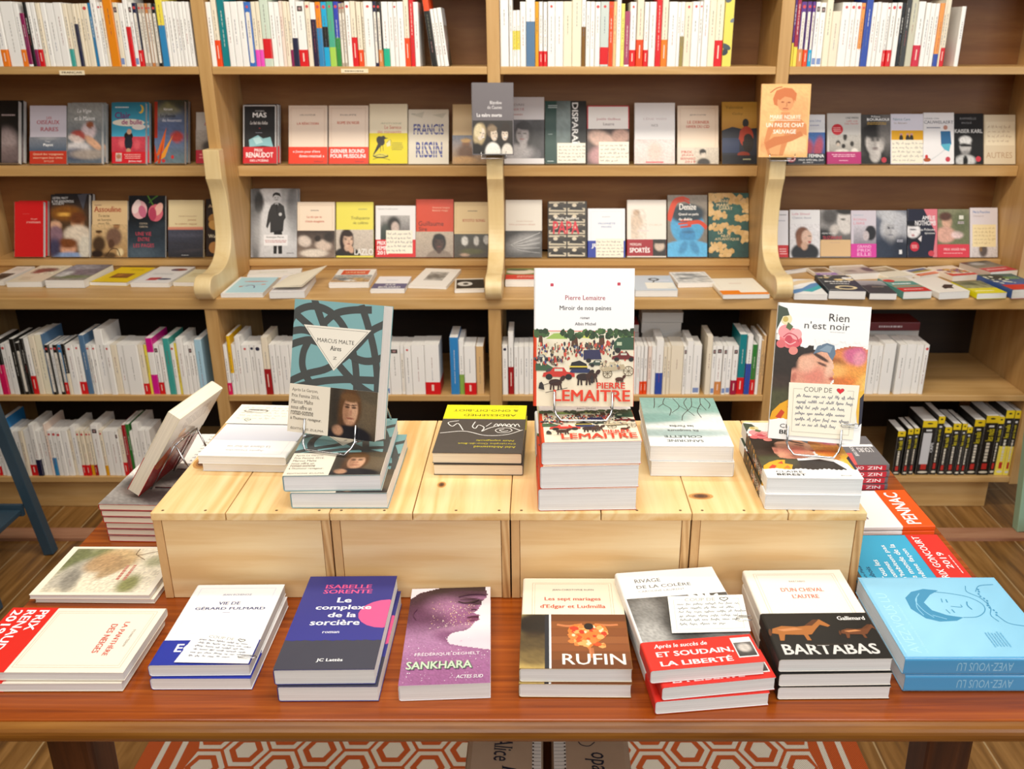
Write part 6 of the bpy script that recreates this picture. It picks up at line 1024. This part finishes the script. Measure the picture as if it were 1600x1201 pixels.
lie('grey and red hardback with white stripe, top of the pile by the crate', (1290, 726), (1390.5, 725.5), (1364, 671), 776, TT, '6a686c', gh, 'left', 5, [f'{o} grey and red hardback down the pile by the crate' for o in ('second', 'third', 'fourth', 'lowest')], spine=[R(.05, .14, .95, .95, 'c02c3c'), T('ON', .25, .46, .75, .6, 'f0e8e8', 'B', 1), T('NIZ', .25, .66, .75, .88, 'f0e8e8', 'B', 1), LN2(.3, .2, .7, .38, 'e8c8cc', 3)], depth=.125, pages='e8e4de', kind='hardback_book', jit=[(.002, 0, 0), (.001, .001, .004), (.002, 0, 0), (0, .001, .003)])
# ------------------------------------------------------------------ the crates: stacks and standing novels
CT0 = CZ1+.0004
hand = [FR(.08, .05, .92, .95, 'd8d4dc'), G(0, .30, 1, .62, 'cfd0da', 'e8e8ee'), T('Agnès Desarthe', .3, .10, .74, .13, 'b8b0b0', 'f'), T('La chance de leur vie', .26, .16, .76, .20, 'b8b0b0', 'f')]
_, ztw, *_ = lie('white and pale grey novel lying upside down with a note card, at the crate end', (308, 711), (446, 714), (465, 634), 737, CT0, 'f3f1ee', hand, 'down', 2, 'second copy of the pale grey novel, under the note covered one', jit=[(.003, .004, .012)], depth=.20)
card('note card lying face up at the far edge of the pale grey novel', [(378, 632), (462, 634), (455, 663), (352, 661)], Vector((0, 0, ztw+.0012)), Vector((0, 0, 1)), [H(.1, .1, .92, .8, 5, 'b8b4ac', 3)]+HEART(.3, .82, .05, '776', False, 1.3), (.22, .32, .3, .12), 'f6f0e0', .0006, 'paper clip on the note card of the pale grey novel')
TE, DK = '7eaaac', '4b4d4b'
def mq(*q): return [(( x-462+.105*(y-52))/437, (y-52)/715) for x, y in zip(q[::2], q[1::2])]
malte = [('l', .075, DK, mq(*c)) for c in [(425, 190, 470, 118, 545, 84, 620, 98, 680, 150, 720, 230, 742, 330, 748, 430, 742, 560), (455, 125, 500, 165, 545, 205, 580, 260), (560, 45, 578, 110, 596, 170, 620, 230), (590, 180, 660, 115, 740, 88, 840, 78), (790, 55, 815, 150, 840, 280, 850, 420, 842, 560), (405, 500, 500, 448, 600, 410, 690, 345, 760, 270, 830, 190, 900, 145), (430, 530, 560, 482, 680, 457, 800, 447, 910, 440), (430, 228, 490, 214, 545, 224, 600, 260), (425, 300, 480, 276, 530, 264, 590, 280), (520, 270, 492, 330, 482, 400, 498, 460, 540, 525), (640, 350, 700, 425, 770, 490, 860, 540), (690, 300, 760, 342, 825, 345, 900, 312)]]
malte = [('p', TE, [(0, 0), (1, 0), (1, .66), (0, .66)])]+malte+[P('ece5d6', .12, .185, .88, .185, .49, .51), ('l0', .005, '9a948a', [(.155, .20), (.845, .20), (.49, .49), (.155, .20)]), T('MARCUS MALTE', .285, .275, .70, .305, '3a3a38', 's'), T('Aires', .435, .325, .56, .36, '55534e', 'F'), T('Z', .475, .405, .515, .425, '55534e', 'f')]
mb_ops = [R(0, .635, .47, 1, 'e4dac8')]+[T(s, .03, .665+k*.043, .03+w_, .695+k*.043, '5a5248', 'f') for k, (s, w_) in enumerate([('Après Le Garçon,', .30), ('Prix Femina 2016,', .32), ('Marcus Malte', .25), ('nous offre un', .24), ('roman-somme', .26), ("à l'humour ravageur.", .36)])]+[T('ÉDITIONS ZULMA', .04, .958, .42, .978, '6a6258', 's'),
    PH(.47, .635, 1, 1, '4a4034', '3a3228', [(.85, .45, .35, .4, 0, '6a5a44', .8, .6), (.9, .15, .3, .1, 10, '544a3a', .8, .5), (.42, .40, .27, .42, 4, '5a3c22', 1, .2), (.38, .75, .2, .25, 0, '4c3220', 1, .3), (.45, .44, .165, .30, 3, 'c89a7a', 1, .15), (.36, .48, .07, .22, 0, '8a5c40', .7, .5), (.44, .17, .2, .09, 6, '6a4a2c', 1, .3), (.38, .36, .055, .022, 6, '2a1a12', .9, .4), (.52, .36, .055, .022, -6, '2a1a12', .9, .4), (.38, .31, .07, .015, 8, '3a2416', .9, .4), (.52, .31, .07, .015, -8, '3a2416', .9, .4), (.46, .47, .03, .07, 0, 'a8745a', .8, .5), (.455, .585, .08, .02, 0, '8a4a3c', .9, .4), (.46, .68, .1, .04, 0, 'a87a5e', .6, .5), (.45, .95, .5, .22, 0, '17141a', 1, .15), (.2, .85, .12, .1, 20, 'b88a6c', .9, .3), (.12, .3, .1, .5, 0, '2c2620', .7, .5)], 62, .05, 3)]
MB_ = (.635, 1, 'e4dac8', mb_ops)
_, zt_m, *_ = lie('thick teal patterned novel lying on the crate under its wire stand', (441, 743), (594, 741), (627, 653), 793.5, CT0, TE, malte, 'up', 2, 'second thick teal patterned novel, under the first and shifted', band=MB_, jit=[(.012, -.004, -.03)], sidec='6f9c9e')
standing('standing teal novel with dark ribbon pattern and white triangle', (449, 673), (586, 690), (472, 466.5), zt_m, math.radians(17), .034, TE, malte, MB_, lift=.0205, wlab='wire stand holding the teal patterned novel', sidec='6f9c9e')
ab = [R(0, .685, 1, 1, 'e8e014'), R(0, 0, 1, .685, '4a443f'), T('Adel Abdessemed', .08, .10, .55, .135, 'd8c81c', 's'), T('Christophe Ono-dit-Biot', .08, .165, .74, .20, 'd8c81c', 's'), T('Nuit espagnole', .10, .225, .54, .26, 'd8c81c', 'i'), T('ABDESSEMED', .12, .745, .76, .79, '55500a', 's'), T('& ONO-DIT-BIOT', .10, .85, .90, .895, '55500a', 's'), LN(.1, .95, .3, .965, 1, 'b0a818')]
ab += [L(.012, 'f0ece6', .02, .46, .2, .36, .45, .34, .7, .42, .98, .38), L(.014, 'f0ece6', .05, .45, .25, .55, .4, .50, .5, .42), E(.24, .44, .10, .05, '4a443f'), L(.01, 'f0ece6', .14, .44, .2, .40, .3, .40, .34, .45, .28, .49, .18, .49, .14, .44), L(.012, 'f0ece6', .19, .44, .25, .42, .29, .45, .24, .47), L(.012, 'f0ece6', .5, .42, .48, .5, .55, .55, .58, .48, .62, .52, .6, .62), L(.012, 'f0ece6', .72, .44, .80, .58, .86, .52, .92, .60, .8, .64), L(.01, 'f0ece6', .40, .60, .46, .52)]+[L(.012, 'f0ece6', .06+.05*k, .52, .09+.05*k, .58, .12+.05*k, .53) for k in range(6)]
lie('black and yellow novel with a chalk eye drawing, lying upside down', (675, 706.5), (815.5, 708), (823, 633), 740.5, CT0, '4a443f', ab, 'down', 2, 'second copy of the black and yellow chalk eye novel, under it', jit=[(.001, -.002, .008)], pages='e8dcc4')
# tall white war novel
crowd_c = ['2a2a30', '5a4a40', 'b03a2c', '3a4a7a', '8a7a5a', 'd8c8a0', '6a3a3a', 'e8dcc0', '404038', 'c8503c']
def car(x, y, s, c, fl=1): return [P(c, x-.12*s, y, x-.11*s, y-.022*s, x-.06*s, y-.03*s, x-.04*s, y-.05*s, x+.04*s, y-.05*s, x+.06*s, y-.028*s, x+.12*s, y-.02*s, x+.12*s, y), R(x-.03*s, y-.044*s, x+.03*s, y-.03*s, 'c8c8b8'), E(x-.07*s, y, .025*s, .016*s, '1a1a1a'), E(x+.075*s, y, .025*s, .016*s, '1a1a1a')]
def hrs(x, y, s, c): return [E(x, y, .06*s, .022*s, c), E(x+.065*s, y-.026*s, .02*s, .022*s, c, 40), L(.014*s, c, x-.04*s, y+.01*s, x-.045*s, y+.05*s), L(.014*s, c, x-.02*s, y+.01*s, x-.015*s, y+.05*s), L(.014*s, c, x+.03*s, y+.01*s, x+.025*s, y+.05*s), L(.014*s, c, x+.045*s, y+.01*s, x+.055*s, y+.048*s)]
def wheel(x, y, r, c='5a4a30'): return [('l0', .007, c, [(x+r*math.cos(k*.5236), y+r*.7*math.sin(k*.5236)) for k in range(13)])]+[L(.004, c, x-r*math.cos(a), y-r*.7*math.sin(a), x+r*math.cos(a), y+r*.7*math.sin(a)) for a in (0, .8, 1.6, 2.4)]
jac = [PH(.03, .455, 1, 1, 'e6dfc8', 'e4d6ba', [(.5, .25, .6, .08, 0, 'd8ccb0', .8, .6)], 10, .03), P('9ab858', .12, .51, .2, .47, .3, .465, .34, .51), P('c8cc60', .45, .50, .56, .46, .62, .51)]
jac += [q for x, s in ((.07, .8), (.41, 1.2), (.68, 1.1), (.90, .9)) for q in (P('54301c', x-.02*s, .48, x+.02*s, .48, x+.03*s, .565, x-.03*s, .565), S(x-.11*s, .452, x+.11*s, .452+.04*s, 26, .03, ['2c4a28', '4a6a34', '3a5a2c', '20381c'], int(x*100)))]
jac += [S(.04, .545, .78, .60, 110, .010, crowd_c, 4, 2.2), S(.04, .60, .98, .66, 50, .012, crowd_c, 9, 1.6), S(.45, .53, .82, .57, 40, .012, crowd_c, 19, 2.2)]
jac += [P('2e5038', .80, .585, .80, .535, .84, .50, 1, .495, 1, .585), R(.83, .53, .88, .555, 'b8c0a0'), E(.84, .59, .03, .02, '1a1a1a'), P('2c2c50', .50, .66, .50, .59, .66, .585, .68, .655), E(.55, .665, .025, .016, '1a1a1a')]+car(.90, .655, 1.0, '6a1c20')+car(.08, .66, .7, '5a5a60')+[P('3a5a3c', .02, .74, .02, .69, .12, .685, .20, .72, .20, .74), E(.16, .745, .035, .022, '444')]+car(.64, .70, .75, '3a4a40')+[P('1c1c20', .36, .73, .38, .68, .46, .665, .53, .69, .54, .73), R(.36, .705, .54, .715, 'd8c040'), P('24305a', .36, .755, .38, .73, .56, .725, .58, .755)]+car(.25, .785, 1.35, 'c43024')+hrs(.22, .825, 1.1, '3a2018')+hrs(.50, .785, 1.2, '2a1a18')+hrs(.58, .775, 1.0, '3a2018')+hrs(.86, .80, .7, '4a2418')
jac += wheel(.74, .76, .045)+wheel(.95, .74, .05)+wheel(.2, .68, .025)+wheel(.25, .66, .02)+[P('b8a888', .66, .72, .9, .69, .92, .725, .7, .745), S(.66, .67, .9, .72, 26, .014, ['c8b898', '8a6a5a', '5a6a7a', 'e0d0b0'], 6), P('2a2424', .05, .87, .06, .83, .08, .82, .10, .84, .11, .88), L(.006, '3a3030', .08, .85, .3, .80), L(.006, '3a3030', .12, .90, .34, .865), S(.03, .64, .3, .70, 40, .010, crowd_c, 29, 2), P('2a2424', .57, .79, .585, .765, .60, .79, .595, .83, .575, .83)]
jac += [T('PIERRE', .635, .825, .915, .868, 'd8341c', 'B'), T('LEMAITRE', .205, .88, .965, .96, 'dc3a1e', 'B')]
lem = [E(.18, .12, .016, .011, 'c0344c'), E(.845, .112, .016, .011, 'c0344c'), R(.165, .11, .195, .131, 'c0344c'), R(.83, .102, .86, .123, 'c0344c'), T('Pierre Lemaitre', .31, .195, .71, .228, 'a8384c', 'f'), T('Miroir de nos peines', .255, .27, .77, .31, '38363a', 'f'), T('roman', .46, .352, .555, .365, '55535a', 'i'), T('Albin Michel', .41, .39, .62, .41, '4a484c', 'f')]
LB = (.45, 1, 'd8421c', jac, [R(.2, .46, .9, .99, 'dc4018')])
_, zt_l, *_ = lie('very thick white novel with crowd picture jacket, top of three under a stand', (846.5, 691), (1003, 688.5), (988, 633), 796.5, CT0, 'f1f0ef', lem, 'up', 3, ['second very thick white novel, middle of the three on the crate', 'lowest very thick white novel, bottom of the three on the crate'], band=LB, jit=[(-.003, -.003, .008), (-.004, -.004, -.006)], depth=.205)
standing('tall standing white novel with a coloured crowd picture jacket and red capitals', (833.5, 634), (989, 635), (834, 418.5), zt_l, math.radians(16), .030, 'f1f0ef', lem, LB, lift=.0172, wlab='wire stand holding the crowd picture novel', sidec='f1f0ef')
sky = [PH(0, 0, 1, 1, 'f6f4f4', '78a29a', [(.5, .02, .9, .16, 0, 'f8f6f4', 1, .3), (.3, .42, .5, .14, -12, 'f4f2f0', .95, .5), (.7, .25, .5, .08, 0, '8aa8a4', .8, .6), (.15, .55, .2, .1, 0, 'e4e6e2', .8, .6), (.85, .55, .3, .12, 0, '74a098', .9, .5), (.6, .42, .15, .05, 0, 'd8dcd8', .8, .6), (.3, .8, .6, .15, 0, '7ca89e', .9, .6)], 60, .03, 8)]
sky += [L(.01, '3a3432', *c) for c in [(.30, .995, .34, .80, .48, .62, .52, .5), (.36, .99, .42, .88, .40, .72), (.55, .99, .50, .80, .62, .66), (.50, .82, .40, .70, .34, .6), (.80, .99, .82, .84, .84, .76), (.18, .99, .20, .86, .16, .72), (.20, .86, .28, .70, .26, .56), (.66, .99, .70, .86, .62, .74, .66, .6), (.12, .99, .08, .86, .12, .76), (.34, .80, .22, .74), (.7, .86, .78, .78)]]
sky += [T('SANDRINE', .34, .075, .78, .12, '55605e', 'F'), T('COLLETTE', .34, .155, .80, .20, '55605e', 'F'), T('Et toujours', .36, .275, .74, .32, '6a6e6c', 'F'), T('les Forêts', .40, .36, .70, .40, '6a6e6c', 'F'), T('JC Lattès', .42, .965, .60, .985, 'eee', 's')]
lie('pale teal novel with cloudy sky and bare branches, lying upside down', (1016, 696), (1147, 697), (1111.5, 619), 742.6, CT0, 'f3f2ee', sky, 'down', 2, 'second copy of the cloudy sky and branches novel, under it', jit=[(.003, -.002, -.006)], depth=.20)
fl, dkh = 'e8787c', '1a1412'
fL = [.26, .40, .34, .345, .46, .325, .56, .335, .60, .36, .635, .40, .655, .445, .64, .47, .665, .495, .65, .515, .66, .535, .63, .565, .64, .60, .58, .645, .47, .67, .34, .68, .24, .66, .20, .58, .20, .47]
fR = [.58, .36, .64, .325, .74, .30, .84, .285, .94, .29, 1, .31, 1, .80, .92, .74, .84, .68, .74, .64, .68, .61, .655, .575, .665, .545, .64, .525, .645, .50, .625, .475, .635, .45, .60, .41]
kiss = lambda: [P('231a15', 0, .27, .18, .30, .34, .35, .36, .45, .28, .62, .24, .72, .5, .70, .66, .68, .8, .72, .9, .86, 0, .86), PH(0, .30, .42, .86, '231a15', '2a1c12', [(.2, .75, .4, .2, 0, '4a4a2c', .9, .5), (.1, .5, .2, .1, 0, '3a2a22', .8, .5)], 30, .06),
    F(.15, .28, 1, .86, 'e08c3c', 'eeb04c', [(.70, .10, .20, .14, 0, 'd88048', .9, .5), (.75, .25, .3, .10, -20, 'e89848', .9, .5), (.62, .22, .10, .05, 10, '8a4a24', .8, .5), (.62, .34, .12, .10, 0, 'f0b464', .8, .5), (.85, .12, .14, .12, 0, 'c8608a', .95, .35), (.90, .16, .07, .09, 0, 'e090a0', .9, .4), (.66, .46, .10, .05, 0, 'c06434', .8, .5), (.82, .50, .16, .10, 20, 'd87030', .8, .6), (.92, .62, .10, .30, 25, 'f4c060', .9, .4), (.80, .70, .05, .25, 30, 'c8783a', .8, .4), (.66, .02, .25, .05, -10, 'b85a30', .8, .5)], 70, .05, 7, fR),
    F(.1, .28, .75, .74, 'e2a98c', 'd89878', [(.30, .08, .40, .13, -12, '1c1512', 1, .25), (.08, .35, .16, .5, 0, '1c1512', 1, .25), (.20, .55, .09, .13, 10, 'd8947c', .95, .3), (.20, .56, .04, .07, 10, 'b86a58', .9, .4), (.62, .22, .15, .028, 28, '2a1a16', .95, .3), (.66, .33, .09, .02, 20, '3a2420', .9, .3), (.52, .52, .20, .14, 0, 'd8786a', .75, .7), (.80, .36, .06, .16, 20, 'ecc0a4', .8, .5), (.84, .55, .05, .03, 0, 'b04a44', .9, .4), (.60, .80, .35, .10, -8, 'b87660', .8, .5), (.40, .35, .12, .12, 0, 'ecb89c', .7, .6)], 66, .04, 6, fL),
    P('62788c', .42, .36, .46, .30, .56, .275, .64, .29, .66, .35, .63, .40, .60, .375, .57, .345, .50, .34), P('8498a8', .48, .33, .56, .29, .62, .30, .60, .345),
    P('e4a41c', 0, .86, .02, .80, .10, .74, .20, .70, .28, .70, .26, .76, .34, .78, .30, .86), P('c83e1c', .06, .84, .12, .78, .16, .80, .12, .85), P('c83e1c', .18, .76, .24, .72, .24, .77), P('d8701c', .22, .84, .28, .79, .30, .84), P('e8b43c', .90, .62, 1, .60, 1, .88, .96, .88), P('2a2a3a', .96, .66, 1, .62, 1, .86, .97, .86)]
brush = [P('f5f3f0', *[q for i in range(41) for q in (i/40, .272+.016*math.sin(i*2.9)+.014*math.cos(i*5.3)+(-.06 if i < 11 else .035 if i < 17 else .0))], 1, .1, 0, .1), P('f5f3f0', *[q for i in range(41) for q in (i/40, .853+.010*math.sin(i*3.1)+.008*math.cos(i*5.7))], 1, 1, 0, 1)]
flow = [E(.16, .255, .12, .075, fl), E(.10, .21, .08, .05, 'f0989a', 20), E(.20, .28, .09, .045, 'd85a64', -20), E(.22, .225, .06, .04, 'f4a8a8'), E(.14, .265, .04, .03, 'c84858'), L(.012, 'c04858', .08, .25, .14, .22, .22, .24, .25, .28), L(.01, 'f8c0c0', .1, .28, .16, .30, .22, .28), E(.10, .12, .06, .04, 'e8dcb0'), E(.09, .12, .03, .02, 'c8b060'), P('3c4a3a', .0, .02, .10, .04, .13, .09, .06, .10, .0, .2), P('5a6a44', .12, .14, .18, .17, .15, .2, .1, .18), E(.20, .345, .05, .03, 'e08a80'), E(.06, .30, .05, .03, 'd86a6e')]
rien = kiss()+brush+flow+[T('Rien', .56, .062, .775, .118, '3a3838', 's'), T("n'est noir", .30, .125, .785, .178, '3a3838', 's'), LN(.58, .19, .76, .197, 1, 'bbb'), T('CLAIRE', .12, .885, .40, .915, '333', 's'), T('BEREST', .12, .93, .42, .96, '222', 'B'), T('Stock', .78, .94, .90, .96, '888', 'i')]
_, zt_n, *_ = lie('thick white novel with a painted kiss, lying on the crate under its stand', (1199, 746), (1350, 748), (1290, 662), 793.4, CT0, 'f3f1ee', rien, 'up', 2, 'second copy of the painted kiss novel, under the first', jit=[(-.002, -.004, .006)], spine=[R(0, .2, 1, .82, '2a1c18'), S(.05, .2, .95, .8, 30, .16, ['7a4a34', 'c86a5a', '4a3a2c', 'd8a040'], 3), T('CLAIRE BEREST', .3, .5, .7, .9, 'ddd', 's', 2)], depth=.20)
rt, foot, ex, ey, ez, w_, h_ = standing('standing white novel with a painted kiss and handwritten card', (1200, 684), (1343, 695.5), (1213, 472), zt_n, math.radians(16), .026, 'f3f1ee', rien, None, lift=.0175, wlab='wire stand holding the painted kiss novel')
card('large handwritten card with a red heart, on the standing painted kiss novel', [(1233, 597), (1343, 602), (1332, 687), (1229, 679.5)], foot+ez*.0012, ez, CARDART('6a6862', '333', True, 41, True, '7a7c88'), (.84, .70, .20, .07), 'f4ecd8', .0007, 'paper clip holding the red heart card on the standing novel')

# ------------------------------------------------------------------ stack of six with a novel standing on a wire easel, at the left end of the table
bw = [PH(0, 0, 1, 1, 'c8c4be', '8a8480', [(.3, .5, .2, .2, 0, '3a3634', .9, .4), (.6, .3, .25, .2, 0, '2a2624', .9, .4), (.5, .75, .3, .12, 20, '6a5a54', .9, .4), (.2, .2, .2, .15, 0, 'e8e4de', .9, .4), (.75, .8, .2, .15, 0, '4a4240', .9, .4)], 36, .07)]
_, zt_s, yaw_s, c_s, *_ = lie('black and white photo novel with red cover edge, top of a stack of six', (153, 787), (262, 789), (296, 757), 845, TT, 'b8242a', bw, 'up', 6, [f'{o} copy down the stack of six red edged novels beside the crates' for o in ('second', 'third', 'fourth', 'fifth', 'lowest')], jit=[(.002, .0, .006), (.004, -.001, -.006), (.005, .001, .006), (.006, .0, 0), (.007, -.001, .006)], depth=.155, sidec='b8242a', pages='eadfce')
lie('white novel with a handwritten sheet, behind the stack of six by the crate', (236, 727), (354, 727), (358, 689), 773, TT, 'f4efec', [R(.03, .03, .97, .97, 'faf6ee'), H(.45, .05, .95, .9, 9, '9a9694', 61)], 'up', 4, [f'{o} white novel down the pile hidden behind the stack of six' for o in ('second', 'third', 'lowest')], depth=.140, pages='e8c8c0')
t_ = .022; A0 = onz(199, 765, zt_s+.0145); ex = Vector((-.16, -1, 0)).normalized(); hn = Vector((-ex.y, ex.x, 0)); ww = .14      # front cover looks away over the table end
best = None
for k in range(60):
    tau = .15+.015*k; ey = hn*math.sin(tau)+Vector((0, 0, math.cos(tau)))
    for j in range(60):
        hh = .12+.002*j; q = pix(A0+ey*hh); e_ = abs(q[0]-262)+abs(q[1]-643)
        if best is None or e_ < best[0]: best = (e_, tau, hh)
_, tau, hh = best; ey = hn*math.sin(tau)+Vector((0, 0, math.cos(tau))); ez = ex.cross(ey); A0.z = zt_s+.0034+t_*math.sin(tau)
root = thing('novel', 'red and white novel leaning on a wire stand atop the stack of six', 'book')
frame(root, A0-ex*(ww/2)+ey*(hh/2)-ez*t_, ex, ey, ez)
mbk = MB(); shell(mbk, ww, hh, t_, [(0, .42, 'c01820', 'c01820'), (.42, 1, 'f0e8d8', 'efe4c8')])
# drawing on the back cover (seen from here): red pencil shape on white
shb = Sheet(mbk, ww, hh, lambda u, v, k: ((.5-u)*ww, (.5-v)*hh, -EPS-k*STEP))
shb.draw([R(0, 0, 1, .5, 'f2eee8'), LN(.2, .08, .85, .26, 6, 'b8b0b0', 3), P('c81c1c', 0, 1, 0, .56, .25, .45, .55, .40, 1, .62, 1, 1), P('e0641c', .0, .62, .18, .42, .40, .36, .62, .46, .66, .62, .4, .7, .15, .72), P('f0c8b0', .18, .42, .32, .28, .48, .38, .40, .5, .25, .5), E(.33, .31, .07, .05, 'e8a048'), P('b01418', .55, .62, 1, .72, 1, 1, .3, 1)])
mbk.build('cover', M['gloss'], root); link('page_block', page_mesh(ww, hh, t_, 'efe4d0'), root)
sw = thing('wire_book_stand', 'wire stand under the leaning red and white novel', 'book stand', tuple(A0), 'wire book stands')
for s in (.25, .75):
    p = A0-ex*(ww*s); m = MB(); q = p-ez*(t_+.0026)
    m.tube([p+ez*.003+ey*.022, p+ez*.003-ey*.0024, q-ey*.0024, q+ey*.10], .0014); d = Vector((1, .1, 0)).normalized()
    e_ = q+ey*.10; f_ = Vector((min(e_.x+.03, -.567), e_.y+.004, zt_s+.0027)); m.tube([e_, f_], .0016); g_ = Vector((q.x+.006, q.y, zt_s+.0027)); m.tube([g_, f_], .0014)
    part(m, 'side_wire', M['chrome'], sw, smooth=True)
m = MB(); q = A0-ez*(t_+.0028)+ey*.10; m.tube([q-ex*(ww*.25), q-ex*(ww*.75)], .0016); part(m, 'crossbar', M['chrome'], sw, smooth=True)
